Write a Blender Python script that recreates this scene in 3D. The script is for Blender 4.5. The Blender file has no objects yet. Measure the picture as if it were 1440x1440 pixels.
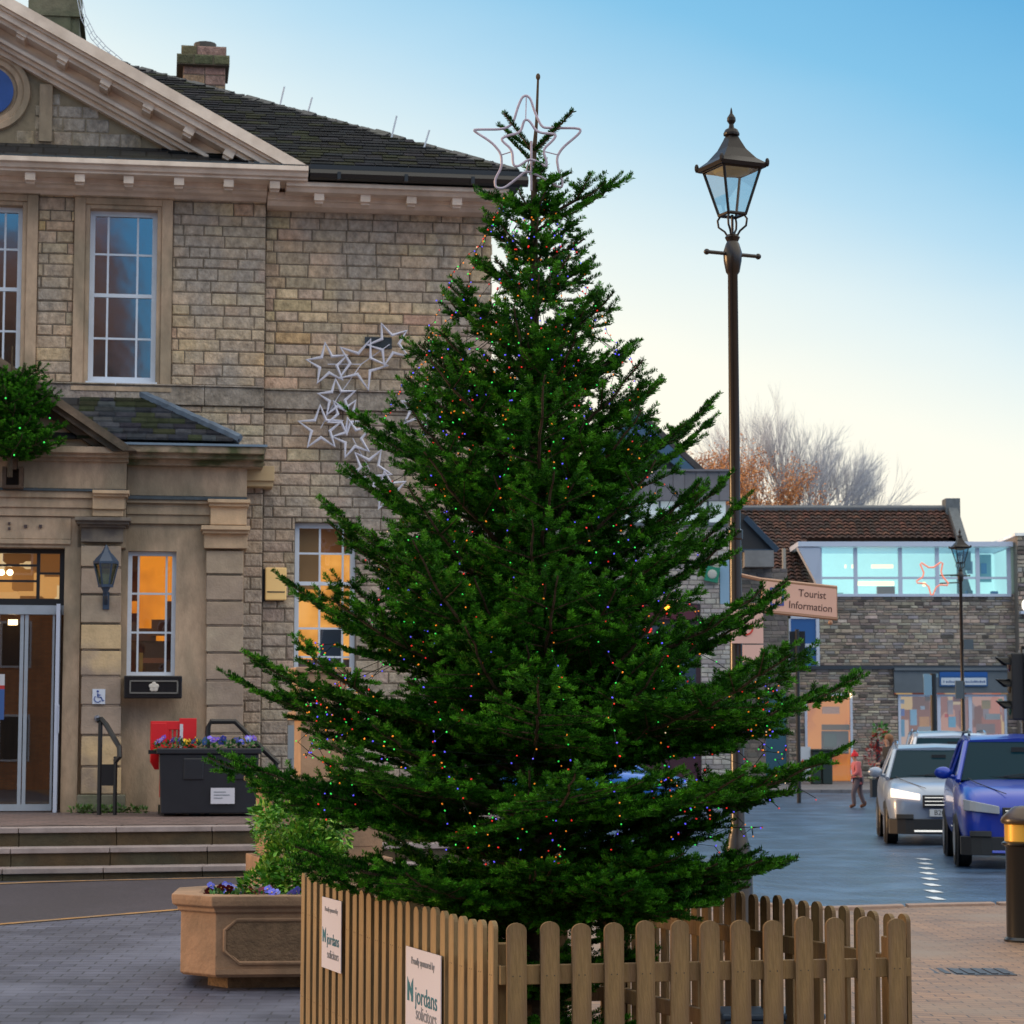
import bpy, math, random
import numpy as np
from mathutils import Vector, Matrix
random.seed(7)
R = math.radians
scn = bpy.context.scene
COL = scn.collection
# ------------------------------------------------------------------ camera
F = 3300.0                      # focal length in pixels of a 1440 px frame
PITCH = math.atan(320.0 / F)
EYE = 1.6
cam_d = bpy.data.cameras.new('camera'); cam = bpy.data.objects.new('camera', cam_d); COL.objects.link(cam)
cam_d.sensor_width = 36; cam_d.lens = 36 * F / 1440
cam.location = (0, 0, EYE); cam.rotation_euler = (R(90) + PITCH, 0, 0)
cam_d.clip_start = .1; cam_d.clip_end = 2000
cam_d.dof.use_dof = True; cam_d.dof.focus_distance = 11.0; cam_d.dof.aperture_fstop = 11.0
scn.camera = cam
# ------------------------------------------------------------------ world
w = bpy.data.worlds.new('World'); scn.world = w; w.use_nodes = True
nt = w.node_tree; nt.nodes.clear()
def N(t, kind, **kw):
    n = t.nodes.new(kind)
    for k, v in kw.items(): setattr(n, k, v)
    return n
SUN_AZ = R(-80)      # measured from +Y towards +X : sun low over the left side of the street
SUN_EL = R(7)
sky = N(nt, 'ShaderNodeTexSky', sky_type='NISHITA', sun_disc=False, sun_elevation=SUN_EL, sun_rotation=SUN_AZ)
tc = N(nt, 'ShaderNodeTexCoord')
dt = N(nt, 'ShaderNodeVectorMath', operation='DOT_PRODUCT'); dt.inputs[1].default_value = (.35, -.10, 1.0)
ad = N(nt, 'ShaderNodeMath', operation='ADD'); ad.inputs[1].default_value = .10
rp = N(nt, 'ShaderNodeValToRGB')
def srgb(*c): return tuple(((v / 255.) / 12.92 if v / 255. <= .04045 else ((v / 255. + .055) / 1.055) ** 2.4) for v in c)
st = [(-.6, (205, 150, 105)), (0.0, (250, 222, 180)), (.13, (250, 240, 220)), (.19, (240, 239, 226)), (.235, (214, 228, 230)), (.28, (172, 208, 228)),
      (.33, (122, 184, 220)), (.385, (92, 164, 210)), (.47, (80, 158, 216)), (.60, (180, 205, 235)), (.8, (238, 234, 222)), (1.0, (240, 236, 224))]
mp = N(nt, 'ShaderNodeMapRange'); mp.inputs['From Min'].default_value = -.6; mp.inputs['From Max'].default_value = 1.0
el = rp.color_ramp.elements
def setramp(el, items):
    el[0].position = 0; el[1].position = 1; el[0].color = tuple(items[0][1]) + (1,); el[1].color = tuple(items[-1][1]) + (1,)
    for p, c in items[1:-1]:
        e = el.new(p); e.color = tuple(c) + (1,)
setramp(el, [((p + .6) / 1.6, srgb(*c)) for p, c in st])
bg1 = N(nt, 'ShaderNodeBackground'); bg1.inputs['Strength'].default_value = 1.0
bg2 = N(nt, 'ShaderNodeBackground'); bg2.inputs['Strength'].default_value = .012
ash = N(nt, 'ShaderNodeAddShader'); wo = N(nt, 'ShaderNodeOutputWorld')
L = nt.links.new
bst = N(nt, 'ShaderNodeMapRange'); bst.inputs['From Min'].default_value = .48; bst.inputs['From Max'].default_value = .85; bst.inputs['To Min'].default_value = .98; bst.inputs['To Max'].default_value = 1.75
L(tc.outputs['Generated'], dt.inputs[0]); L(dt.outputs['Value'], ad.inputs[0]); cn_ = N(nt, 'ShaderNodeTexNoise'); cn_.inputs['Scale'].default_value = 2.2; cn_.inputs['Detail'].default_value = 5; cm_ = N(nt, 'ShaderNodeMapping'); cm_.inputs['Scale'].default_value = (1, 1, 3.5); L(tc.outputs['Generated'], cm_.inputs[0]); L(cm_.outputs[0], cn_.inputs[0])
ma_ = N(nt, 'ShaderNodeMath', operation='MULTIPLY_ADD'); ma_.inputs[1].default_value = .045; L(cn_.outputs[0], ma_.inputs[0]); L(ad.outputs[0], ma_.inputs[2]); ms_ = N(nt, 'ShaderNodeMath', operation='SUBTRACT'); ms_.inputs[1].default_value = .0225; L(ma_.outputs[0], ms_.inputs[0])
L(ms_.outputs[0], mp.inputs['Value']); L(ad.outputs[0], bst.inputs['Value']); L(bst.outputs[0], bg1.inputs['Strength']); L(mp.outputs[0], rp.inputs[0])
L(rp.outputs[0], bg1.inputs['Color']); L(sky.outputs[0], bg2.inputs['Color'])
L(bg1.outputs[0], ash.inputs[0]); L(bg2.outputs[0], ash.inputs[1]); L(ash.outputs[0], wo.inputs['Surface'])
# ------------------------------------------------------------------ sun (dusk, soft)
sd = bpy.data.lights.new('sun', 'SUN'); sd.energy = 2.0; sd.angle = R(12); sd.color = (1, .58, .27)
so = bpy.data.objects.new('sun', sd); COL.objects.link(so)
sv = Vector((math.sin(SUN_AZ) * math.cos(SUN_EL), math.cos(SUN_AZ) * math.cos(SUN_EL), math.sin(SUN_EL)))
so.rotation_euler = sv.to_track_quat('Z', 'Y').to_euler()
scn.view_settings.view_transform = 'Standard'; scn.view_settings.look = 'None'
scn.view_settings.exposure = 0.2; scn.view_settings.gamma = 1
scn.cycles.max_bounces = 6; scn.cycles.transparent_max_bounces = 24
scn.cycles.use_denoising = True
# ------------------------------------------------------------------ pixel helpers
def ray(px, py):
    a, b = (px - 720) / F, (720 - py) / F
    return Vector((a, math.cos(PITCH) - b * math.sin(PITCH), math.sin(PITCH) + b * math.cos(PITCH)))
def P(px, py, Y):
    d = ray(px, py); t = Y / d.y
    return Vector((d.x * t, Y, EYE + d.z * t))
# ------------------------------------------------------------------ materials
MATS = {}
def mat(name, col=(.5, .5, .5), rough=.6, metal=0., noise=0., nscale=6., bump=0., bscale=40., spec=.5, attr=False, emit=None, estr=0., coat=0., col2=None, mixscale=3., stretch=(1, 1, 1)):
    if name in MATS: return MATS[name]
    m = bpy.data.materials.new(name); m.use_nodes = True; t = m.node_tree
    b = t.nodes['Principled BSDF']; l = t.links.new
    b.inputs['Roughness'].default_value = rough; b.inputs['Metallic'].default_value = metal
    b.inputs['Specular IOR Level'].default_value = spec; b.inputs['Coat Weight'].default_value = coat
    c = N(t, 'ShaderNodeRGB'); c.outputs[0].default_value = tuple(col) + (1,); cur = c.outputs[0]
    co = N(t, 'ShaderNodeTexCoord'); mpg = N(t, 'ShaderNodeMapping'); mpg.inputs['Scale'].default_value = stretch
    l(co.outputs['Object'], mpg.inputs[0])
    if attr:
        a = N(t, 'ShaderNodeVertexColor', layer_name='Col'); cur = a.outputs[0]
    if col2:
        n0 = N(t, 'ShaderNodeTexNoise'); n0.inputs['Scale'].default_value = mixscale; n0.inputs['Detail'].default_value = 6
        l(mpg.outputs[0], n0.inputs[0]); r0 = N(t, 'ShaderNodeMapRange'); r0.inputs[1].default_value = .42; r0.inputs[2].default_value = .6
        l(n0.outputs[0], r0.inputs[0]); mx = N(t, 'ShaderNodeMix', data_type='RGBA'); l(r0.outputs[0], mx.inputs[0]); l(cur, mx.inputs[6]); mx.inputs[7].default_value = tuple(col2) + (1,)
        cur = mx.outputs[2]
    if noise:
        n1 = N(t, 'ShaderNodeTexNoise'); n1.inputs['Scale'].default_value = nscale; n1.inputs['Detail'].default_value = 8; n1.inputs['Roughness'].default_value = .65
        l(mpg.outputs[0], n1.inputs[0])
        r1 = N(t, 'ShaderNodeMapRange'); r1.inputs[1].default_value = .25; r1.inputs[2].default_value = .75; r1.inputs[3].default_value = 1 - noise; r1.inputs[4].default_value = 1 + noise
        l(n1.outputs[0], r1.inputs[0]); v = N(t, 'ShaderNodeVectorMath', operation='SCALE'); l(cur, v.inputs[0]); l(r1.outputs[0], v.inputs['Scale']); cur = v.outputs[0]
    l(cur, b.inputs['Base Color'])
    if bump:
        n2 = N(t, 'ShaderNodeTexNoise'); n2.inputs['Scale'].default_value = bscale; n2.inputs['Detail'].default_value = 5
        l(mpg.outputs[0], n2.inputs[0]); bp = N(t, 'ShaderNodeBump'); bp.inputs['Strength'].default_value = bump; bp.inputs['Distance'].default_value = .02
        l(n2.outputs[0], bp.inputs['Height']); l(bp.outputs[0], b.inputs['Normal'])
    if emit:
        b.inputs['Emission Color'].default_value = tuple(emit) + (1,); b.inputs['Emission Strength'].default_value = estr
    MATS[name] = m; return m
def brickmat(name, c1, c2, mortar, bw, bh, ms=.01, rough=.7, noise=.3, nscale=2., bump=.3, plane='xy', coord='Object', spec=.5, squash=1., stain_sheen=None, wav=0):
    if name in MATS: return MATS[name]
    m = bpy.data.materials.new(name); m.use_nodes = True; t = m.node_tree; l = t.links.new
    b = t.nodes['Principled BSDF']; b.inputs['Roughness'].default_value = rough; b.inputs['Specular IOR Level'].default_value = spec
    co = N(t, 'ShaderNodeTexCoord'); src = co.outputs[coord]
    sp = N(t, 'ShaderNodeSeparateXYZ'); l(src, sp.inputs[0]); cb = N(t, 'ShaderNodeCombineXYZ')
    l(sp.outputs[0 if plane[0] == 'x' else 1], cb.inputs[0]); l(sp.outputs[{'y': 1, 'z': 2}[plane[1]]], cb.inputs[1])
    wn = N(t, 'ShaderNodeTexNoise'); wn.inputs['Scale'].default_value = 3; l(cb.outputs[0], wn.inputs[0])
    ws = N(t, 'ShaderNodeVectorMath', operation='SCALE'); ws.inputs['Scale'].default_value = wav; l(wn.outputs['Color'], ws.inputs[0])
    wa = N(t, 'ShaderNodeVectorMath', operation='ADD'); l(cb.outputs[0], wa.inputs[0]); l(ws.outputs[0], wa.inputs[1])
    br = N(t, 'ShaderNodeTexBrick'); br.inputs['Scale'].default_value = 1; br.inputs['Brick Width'].default_value = bw; br.inputs['Row Height'].default_value = bh
    br.inputs['Mortar Size'].default_value = ms; br.inputs['Color1'].default_value = tuple(c1) + (1,); br.inputs['Color2'].default_value = tuple(c2) + (1,); br.inputs['Mortar'].default_value = tuple(mortar) + (1,)
    br.inputs['Mortar Smooth'].default_value = .3
    l(wa.outputs[0], br.inputs['Vector'])
    n1 = N(t, 'ShaderNodeTexNoise'); n1.inputs['Scale'].default_value = nscale; n1.inputs['Detail'].default_value = 9; n1.inputs['Roughness'].default_value = .7; l(src, n1.inputs[0])
    r1 = N(t, 'ShaderNodeMapRange'); r1.inputs[1].default_value = .3; r1.inputs[2].default_value = .7; r1.inputs[3].default_value = 1 - noise; r1.inputs[4].default_value = 1 + noise
    l(n1.outputs[0], r1.inputs[0]); v = N(t, 'ShaderNodeVectorMath', operation='SCALE'); l(br.outputs['Color'], v.inputs[0]); l(r1.outputs[0], v.inputs['Scale'])
    cur = v.outputs[0]
    if stain_sheen:
        n3 = N(t, 'ShaderNodeTexNoise'); n3.inputs['Scale'].default_value = .8; n3.inputs['Detail'].default_value = 5; l(src, n3.inputs[0])
        r3 = N(t, 'ShaderNodeMapRange'); r3.inputs[1].default_value = .5; r3.inputs[2].default_value = .68; l(n3.outputs[0], r3.inputs[0])
        mx = N(t, 'ShaderNodeMix', data_type='RGBA'); l(r3.outputs[0], mx.inputs[0]); l(cur, mx.inputs[6]); mx.inputs[7].default_value = tuple(stain_sheen) + (1,); cur = mx.outputs[2]
    l(cur, b.inputs['Base Color'])
    r2 = N(t, 'ShaderNodeMapRange'); r2.inputs[3].default_value = rough - .12; r2.inputs[4].default_value = rough + .15; l(n1.outputs[0], r2.inputs[0]); l(r2.outputs[0], b.inputs['Roughness'])
    mth = N(t, 'ShaderNodeMath', operation='MULTIPLY_ADD'); mth.inputs[1].default_value = -1.; l(br.outputs['Fac'], mth.inputs[0]); l(n1.outputs[0], mth.inputs[2])
    bp = N(t, 'ShaderNodeBump'); bp.inputs['Strength'].default_value = bump; bp.inputs['Distance'].default_value = .012; l(mth.outputs[0], bp.inputs['Height']); l(bp.outputs[0], b.inputs['Normal'])
    MATS[name] = m; return m
def glassmat(name, refl=.35, tint=(1, 1, 1), rough=.0, wav=.0):
    if name in MATS: return MATS[name]
    m = bpy.data.materials.new(name); m.use_nodes = True; t = m.node_tree; l = t.links.new
    for n in list(t.nodes):
        if n.type != 'OUTPUT_MATERIAL': t.nodes.remove(n)
    o = t.nodes[0]; tr = N(t, 'ShaderNodeBsdfTransparent'); tr.inputs[0].default_value = tuple(tint) + (1,)
    gl = N(t, 'ShaderNodeBsdfGlossy'); gl.inputs['Roughness'].default_value = rough; mx = N(t, 'ShaderNodeMixShader'); mx.inputs[0].default_value = refl
    if wav:
        n2 = N(t, 'ShaderNodeTexNoise'); n2.inputs['Scale'].default_value = 2.5; co = N(t, 'ShaderNodeTexCoord'); l(co.outputs['Object'], n2.inputs[0])
        bp = N(t, 'ShaderNodeBump'); bp.inputs['Strength'].default_value = wav; bp.inputs['Distance'].default_value = .02; l(n2.outputs[0], bp.inputs['Height']); l(bp.outputs[0], gl.inputs['Normal'])
    l(tr.outputs[0], mx.inputs[1]); l(gl.outputs[0], mx.inputs[2]); l(mx.outputs[0], o.inputs['Surface'])
    MATS[name] = m; return m
def glowmat(name, ramp, scale=(1, 1, 1), nscale=2.5, strength=1., kind='noise'):
    """light given off by a lit room, seen through its window: furniture and walls as blocks of tone"""
    if name in MATS: return MATS[name]
    m = bpy.data.materials.new(name); m.use_nodes = True; t = m.node_tree; l = t.links.new
    b = t.nodes['Principled BSDF']; b.inputs['Base Color'].default_value = (.2, .12, .06, 1); b.inputs['Roughness'].default_value = .8
    co = N(t, 'ShaderNodeTexCoord'); mg = N(t, 'ShaderNodeMapping'); mg.inputs['Scale'].default_value = scale; l(co.outputs['Object'], mg.inputs[0])
    if kind == 'noise':
        n = N(t, 'ShaderNodeTexNoise'); n.inputs['Scale'].default_value = nscale; n.inputs['Detail'].default_value = 3; l(mg.outputs[0], n.inputs[0]); out = n.outputs[0]
    else:
        n = N(t, 'ShaderNodeTexVoronoi', distance='CHEBYCHEV'); n.inputs['Scale'].default_value = nscale; l(mg.outputs[0], n.inputs[0])
        s = N(t, 'ShaderNodeSeparateColor'); l(n.outputs['Color'], s.inputs[0]); out = s.outputs[0]
    r = N(t, 'ShaderNodeValToRGB'); e = r.color_ramp.elements
    setramp(e, ramp)
    l(out, r.inputs[0]); l(r.outputs[0], b.inputs['Emission Color']); b.inputs['Emission Strength'].default_value = strength
    MATS[name] = m; return m
# ------------------------------------------------------------------ mesh builder
class MB:
    def __init__(s): s.v = []; s.f = []; s.c = []; s.m = []
    def add(s, vs, fs, col=None, mi=0):
        o = len(s.v); s.v += [tuple(p) for p in vs]
        for f in fs: s.f.append([i + o for i in f]); s.c.append(col or (1, 1, 1)); s.m.append(mi)
        return s
    def box(s, x0, x1, y0, y1, z0, z1, col=None, mi=0, M=None):
        if x0 > x1: x0, x1 = x1, x0
        if y0 > y1: y0, y1 = y1, y0
        if z0 > z1: z0, z1 = z1, z0
        vs = [Vector((x, y, z)) for z in (z0, z1) for y in (y0, y1) for x in (x0, x1)]
        if M: vs = [M @ v for v in vs]
        return s.add(vs, [(0, 2, 3, 1), (4, 5, 7, 6), (0, 1, 5, 4), (2, 6, 7, 3), (0, 4, 6, 2), (1, 3, 7, 5)], col, mi)
    def prism(s, pts, d, col=None, mi=0, axis='y', o=0.):
        """closed polygon pts (2D) extruded: axis y -> pts are (x,z), from y=o to o+d ; axis x -> pts (y,z) ; axis z -> (x,y)"""
        n = len(pts)
        def q(p, t): return {'y': (p[0], t, p[1]), 'x': (t, p[0], p[1]), 'z': (p[0], p[1], t)}[axis]
        vs = [q(p, o) for p in pts] + [q(p, o + d) for p in pts]
        fs = [list(range(n)), list(range(2 * n - 1, n - 1, -1))] + [(i, (i + 1) % n + 0, (i + 1) % n + n, i + n)[::-1] for i in range(n)]
        return s.add(vs, fs, col, mi)
    def quad(s, a, b, c, d, col=None, mi=0): return s.add([a, b, c, d], [(0, 1, 2, 3)], col, mi)
    def tube(s, pts, r, n=8, closed=False, col=None, mi=0, cap=True):
        pts = [Vector(p) for p in pts]; m = len(pts)
        rr = r if isinstance(r, (list, tuple)) else [r] * m
        vs = []; up = None
        for i, p in enumerate(pts):
            a = pts[(i - 1) % m] if (closed or i > 0) else p; b = pts[(i + 1) % m] if (closed or i < m - 1) else p
            t = (b - a).normalized() if (b - a).length > 1e-9 else Vector((0, 0, 1))
            if up is None:
                up = t.orthogonal().normalized()
            x = (up - t * up.dot(t))
            x = x.normalized() if x.length > 1e-6 else t.orthogonal().normalized()
            up = x; y = t.cross(x)
            for k in range(n):
                an = 2 * math.pi * k / n
                vs.append(p + (x * math.cos(an) + y * math.sin(an)) * rr[i])
        fs = []
        for i in range(m if closed else m - 1):
            j = (i + 1) % m
            for k in range(n): fs.append((i * n + k, i * n + (k + 1) % n, j * n + (k + 1) % n, j * n + k))
        if cap and not closed: fs += [list(range(n))[::-1], [(m - 1) * n + k for k in range(n)]]
        return s.add(vs, fs, col, mi)
    def lathe(s, prof, c=(0, 0, 0), n=20, col=None, mi=0, a0=0., M=None):
        c = Vector(c); vs = []
        for r, z in prof:
            for k in range(n):
                a = a0 + 2 * math.pi * k / n; p = Vector((r * math.cos(a), r * math.sin(a), z))
                vs.append((M @ p if M else p) + c)
        fs = []
        for i in range(len(prof) - 1):
            for k in range(n): fs.append((i * n + k, i * n + (k + 1) % n, (i + 1) * n + (k + 1) % n, (i + 1) * n + k))
        fs += [list(range(n))[::-1], [(len(prof) - 1) * n + k for k in range(n)]]
        return s.add(vs, fs, col, mi)
    def ball(s, c, r, nu=10, nv=7, sc=(1, 1, 1), col=None, mi=0):
        prof = [(max(1e-4, r * math.sin(math.pi * i / nv)), -r * math.cos(math.pi * i / nv)) for i in range(nv + 1)]
        return s.lathe(prof, c, nu, col, mi, M=Matrix.Diagonal(Vector(sc)).to_4x4())
    def build(s, name, mats, parent=None, smooth=False, bevel=0., loc=None, subsurf=0):
        me = bpy.data.meshes.new(name); me.from_pydata(s.v, [], s.f)
        if not isinstance(mats, (list, tuple)): mats = [mats]
        for m in mats: me.materials.append(m)
        if any(s.m): me.polygons.foreach_set('material_index', s.m)
        if any(c != (1, 1, 1) for c in s.c):
            ca = me.color_attributes.new('Col', 'FLOAT_COLOR', 'CORNER'); arr = []
            for f, c in zip(s.f, s.c): arr += list(c) + ([1.] if len(c) == 3 else []) if len(f) == 1 else (list(c) + [1.]) * len(f)
            ca.data.foreach_set('color', arr)
        me.update()
        o = bpy.data.objects.new(name, me); COL.objects.link(o)
        if smooth:
            me.shade_smooth()
            try: me.set_sharp_from_angle(angle=R(38))
            except Exception: pass
        if bevel:
            b = o.modifiers.new('bevel', 'BEVEL'); b.width = bevel; b.segments = 2; b.limit_method = 'ANGLE'; b.angle_limit = R(40)
        if subsurf:
            b = o.modifiers.new('sub', 'SUBSURF'); b.levels = b.render_levels = subsurf
        if parent: o.parent = parent
        if loc: o.location = loc
        return o
def tag(o, label=None, cat=None, group=None, kind=None):
    for k, v in (('label', label), ('category', cat), ('group', group), ('kind', kind)):
        if v: o[k] = v
    return o
def empty(name, loc=(0, 0, 0), rz=0., label=None, cat=None, group=None):
    o = bpy.data.objects.new(name, None); COL.objects.link(o); o.location = loc; o.rotation_euler = (0, 0, rz); o.empty_display_size = .2
    return tag(o, label, cat, group)
def text(name, body, size, M, m, parent, ext=.002, align='CENTER', sx=1.):
    cu = bpy.data.curves.new(name, 'FONT'); cu.body = body; cu.size = size; cu.extrude = ext; cu.align_x = align; cu.align_y = 'CENTER'; cu.resolution_u = 3
    t = bpy.data.objects.new(name + '_tmp', cu); COL.objects.link(t)
    bpy.context.view_layer.update()
    me = bpy.data.meshes.new_from_object(t.evaluated_get(bpy.context.evaluated_depsgraph_get())); me.name = name
    bpy.data.objects.remove(t); me.transform(Matrix.Diagonal((sx, 1, 1, 1))); me.transform(M)
    me.materials.clear(); me.materials.append(m)
    o = bpy.data.objects.new(name, me); COL.objects.link(o)
    if parent: o.parent = parent
    return o
def basis(o, x, z):     # local X along x, local Z along z (text faces +z)
    x = Vector(x).normalized(); z = Vector(z).normalized(); y = z.cross(x)
    M = Matrix((x, y, z)).transposed().to_4x4(); M.translation = Vector(o); return M
def jit(c, a): 
    k = 1 + random.uniform(-a, a); return tuple(max(0, v * k * (1 + random.uniform(-a, a) * .25)) for v in c)
def subtract(rects, h):
    out = []
    for (a, b, c, d) in rects:
        x0, x1, z0, z1 = h
        if x1 <= a or x0 >= b or z1 <= c or z0 >= d: out.append((a, b, c, d)); continue
        if a < x0: out.append((a, x0, c, d))
        if x1 < b: out.append((x1, b, c, d))
        m0, m1 = max(a, x0), min(b, x1)
        if c < z0: out.append((m0, m1, c, z0))
        if z1 < d: out.append((m0, m1, z1, d))
    return out
def stonewall(mb, x0, x1, z0, z1, holes, pal, ch=(.12, .17), cw=(.22, .48), joint=.011, proud=.013, y=0., inside=None, thick=.3, back=True, var=.16):
    """coursed stone: every stone its own bevelled block standing proud of the mortar; mi 0 stone, 1 mortar"""
    if back:
        rs = [(x0, x1, z0, z1)]
        for h in holes: rs = subtract(rs, h)
        for (a, b, c, d) in rs:
            if inside is None: mb.box(a, b, y, y + thick, c, d, mi=1)
    z = z0
    while z < z1 - .02:
        h = random.uniform(*ch); zt = min(z + h, z1)
        if z1 - zt < ch[0] * .5: zt = z1
        x = x0 - random.uniform(0, cw[0])
        while x < x1:
            wd = random.uniform(*cw); a, b = max(x, x0), min(x + wd, x1); x += wd
            if x1 - b < cw[0] * .4: b = x1; x = x1
            if b - a < .03: continue
            rs = [(a, b, z, zt)]
            for hh in holes: rs = subtract(rs, hh)
            rs = [r for r in rs if r[1] - r[0] > .03 and r[3] - r[2] > .03]
            pc = pal((a + b) / 2, (z + zt) / 2)
            for (p, q, r, t) in rs:
                j = joint * .5 * random.uniform(.7, 1.3)
                p += j; q -= j; r += j; t -= j
                if inside and not all(inside(xx, zz) for xx in (p, q) for zz in (r, t)): continue
                i = min(.012, (q - p) * .2, (t - r) * .2); pr = proud * random.uniform(.5, 1.3)
                c = jit(pc, var); e = lambda: random.uniform(-.004, .004)
                vs = [(p, y, r), (q, y, r), (q, y, t), (p, y, t), (p + i, y - pr + e(), r + i), (q - i, y - pr + e(), r + i), (q - i, y - pr + e(), t - i), (p + i, y - pr + e(), t - i)]
                mb.add(vs, [(4, 5, 6, 7), (0, 1, 5, 4), (1, 2, 6, 5), (2, 3, 7, 6), (3, 0, 4, 7)], c, 0)
        z = zt
# ================================================================== GROUND
def sm(a, b, x):
    t = min(1, max(0, (x - a) / (b - a))); return t * t * (3 - 2 * t)
def gz(x, y): return .40 * min(1, max(0, (y - 11) / 9)) * (1 - sm(-.3, 3.4, x)) * (1 - sm(27.5, 36, y))
def yb(x):      # edge of the paved square along the road
    return min(17.0 + (x + 3.7) * .78, 23.1) if x < 4.1 else 23.1
def ys(x): return 20.05 + (x + 4.3) * .42     # far edge of the side road, along the steps
def sheet(name, xs, fy0, fy1, ny, off, m, kind='structure', p=1.):
    mb = MB(); n = len(xs)
    for x in xs:
        a, b = fy0(x), fy1(x)
        for j in range(ny + 1):
            y = a + (b - a) * (j / ny) ** p; mb.v.append((x, y, gz(x, y) + off))
    for i in range(n - 1):
        for j in range(ny):
            q = i * (ny + 1) + j; mb.f.append([q, q + ny + 1, q + ny + 2, q + 1]); mb.c.append((1, 1, 1)); mb.m.append(0)
    o = mb.build(name, m, smooth=True); o['kind'] = kind; return o
def lin(a, b, s):
    n = max(1, int(round((b - a) / s))); return [a + (b - a) * i / n for i in range(n + 1)]
m_far = mat('far asphalt', (.045, .06, .085), .55, noise=.3, nscale=.6, bump=.2, bscale=8)
xs0 = [-400, -150, -60] + lin(-30, 30, 1.) + [60, 150, 400]
sheet('ground', xs0, lambda x: -120, lambda x: 600, 360, -.012, m_far, p=1.0)
m_sett = brickmat('sky tinted setts', (.030, .070, .15), (.010, .028, .065), (.006, .012, .025), .22, .12, .012, .34, .6, 1.3, .7, wav=.05, stain_sheen=(.055, .11, .21))  # blue of the reflected sky put into the sett and patch colours
sheet('road', lin(-1.0, 16, .5) + [30, 60], yb, lambda x: 88., 140, 0., m_sett)
m_asph = mat('side road asphalt', (.040, .034, .046), .62, noise=.45, nscale=30, bump=.3, bscale=120, col2=(.052, .044, .06), mixscale=.7)
sheet('side_road', lin(-30, -.6, .5), yb, ys, 16, .004, m_asph)
m_pavl = brickmat('grey block paving', (.095, .10, .145), (.06, .064, .10), (.03, .034, .048), .22, .11, .007, .55, .45, 1.1, .45, wav=.01, stain_sheen=(.14, .15, .21))
m_pavr = brickmat('sun tinted buff paving', (.29, .165, .095), (.20, .115, .072), (.09, .06, .045), .21, .105, .007, .6, .32, 1.3, .5, wav=.01, stain_sheen=(.24, .165, .115))  # warm tone of the low sun added to the buff colours
sheet('square_paving', lin(-30, -.4, .5), lambda x: -30, yb, 90, .004, m_pavl)
sheet('pavement', lin(-.4, 30, .5), lambda x: -30, lambda x: yb(x), 90, .004, m_pavr)
m_kerb = mat('kerb stone', (.30, .20, .155), .7, noise=.3, nscale=5, bump=.2)
k = MB()
for x in lin(1.0, 14, .9):
    a, b = x, x + .885; za = gz(a, yb(a)); zb_ = gz(b, yb(b))
    vs = [(a, yb(a) - .16, za), (b, yb(b) - .16, zb_), (b, yb(b) + .02, zb_), (a, yb(a) + .02, za)]
    k.add([(v[0], v[1], v[2] - .08) for v in vs] + [(v[0], v[1], v[2] + .03) for v in vs], [(3, 2, 1, 0), (4, 5, 6, 7), (0, 1, 5, 4), (1, 2, 6, 5), (2, 3, 7, 6), (3, 0, 4, 7)])
k.build('kerb', m_kerb, bevel=.008)['kind'] = 'structure'
m_yel = mat('worn yellow line', (.38, .20, .07), .7, noise=.45, nscale=12, col2=(.22, .14, .08), mixscale=6)
sheet('road_marking_line', lin(-12, -.8, .4), lambda x: yb(x) + .03, lambda x: yb(x) + .12, 1, .009, m_yel)
sheet('road_marking_line', lin(-12, -.8, .4), lambda x: ys(x) - .26, lambda x: ys(x) - .17, 1, .009, m_yel)
m_white = mat('white road paint', (.72, .74, .76), .6, noise=.2, nscale=20)
dm = MB(); A, B_ = P(1322, 1262, 23.8), P(1300, 1204, 32.4)
for i in range(8):
    t = i / 7.6; c = Vector((A.x + (B_.x - A.x) * t, 23.75 + (32.2 - 23.75) * t, 0)); dx = .055 + .012 * t
    dm.quad((c.x - dx, c.y, .006), (c.x + dx, c.y, .006), (c.x + dx - .03, c.y + .42, .006), (c.x - dx - .03, c.y + .42, .006))
o = dm.build('road_marking_dashes', m_white); o['kind'] = 'structure'
# a drain cover patch in the buff paving
mc = mat('iron', (.07, .07, .08), .5, metal=.6, noise=.3)
c0 = P(1342, 1362, 16.4); mh = MB(); mh.box(c0.x - .38, c0.x + .38, 16.15, 16.6, .006, .012)
for i in range(9): mh.box(c0.x - .34 + i * .08, c0.x - .30 + i * .08, 16.19, 16.56, .012, .018)
tag(mh.build('drain_cover', mc), 'flat dark iron drain cover set in the buff paving near the bollard', 'drain cover')
# far pavement
pv = MB(); pv.box(-30, 60, 71, 88, -.1, .10)
tag(pv.build('far_pavement', brickmat('far slabs', (.16, .15, .17), (.12, .12, .14), (.07, .07, .08), .6, .6, .02, .6, .3)), kind='structure')

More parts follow.
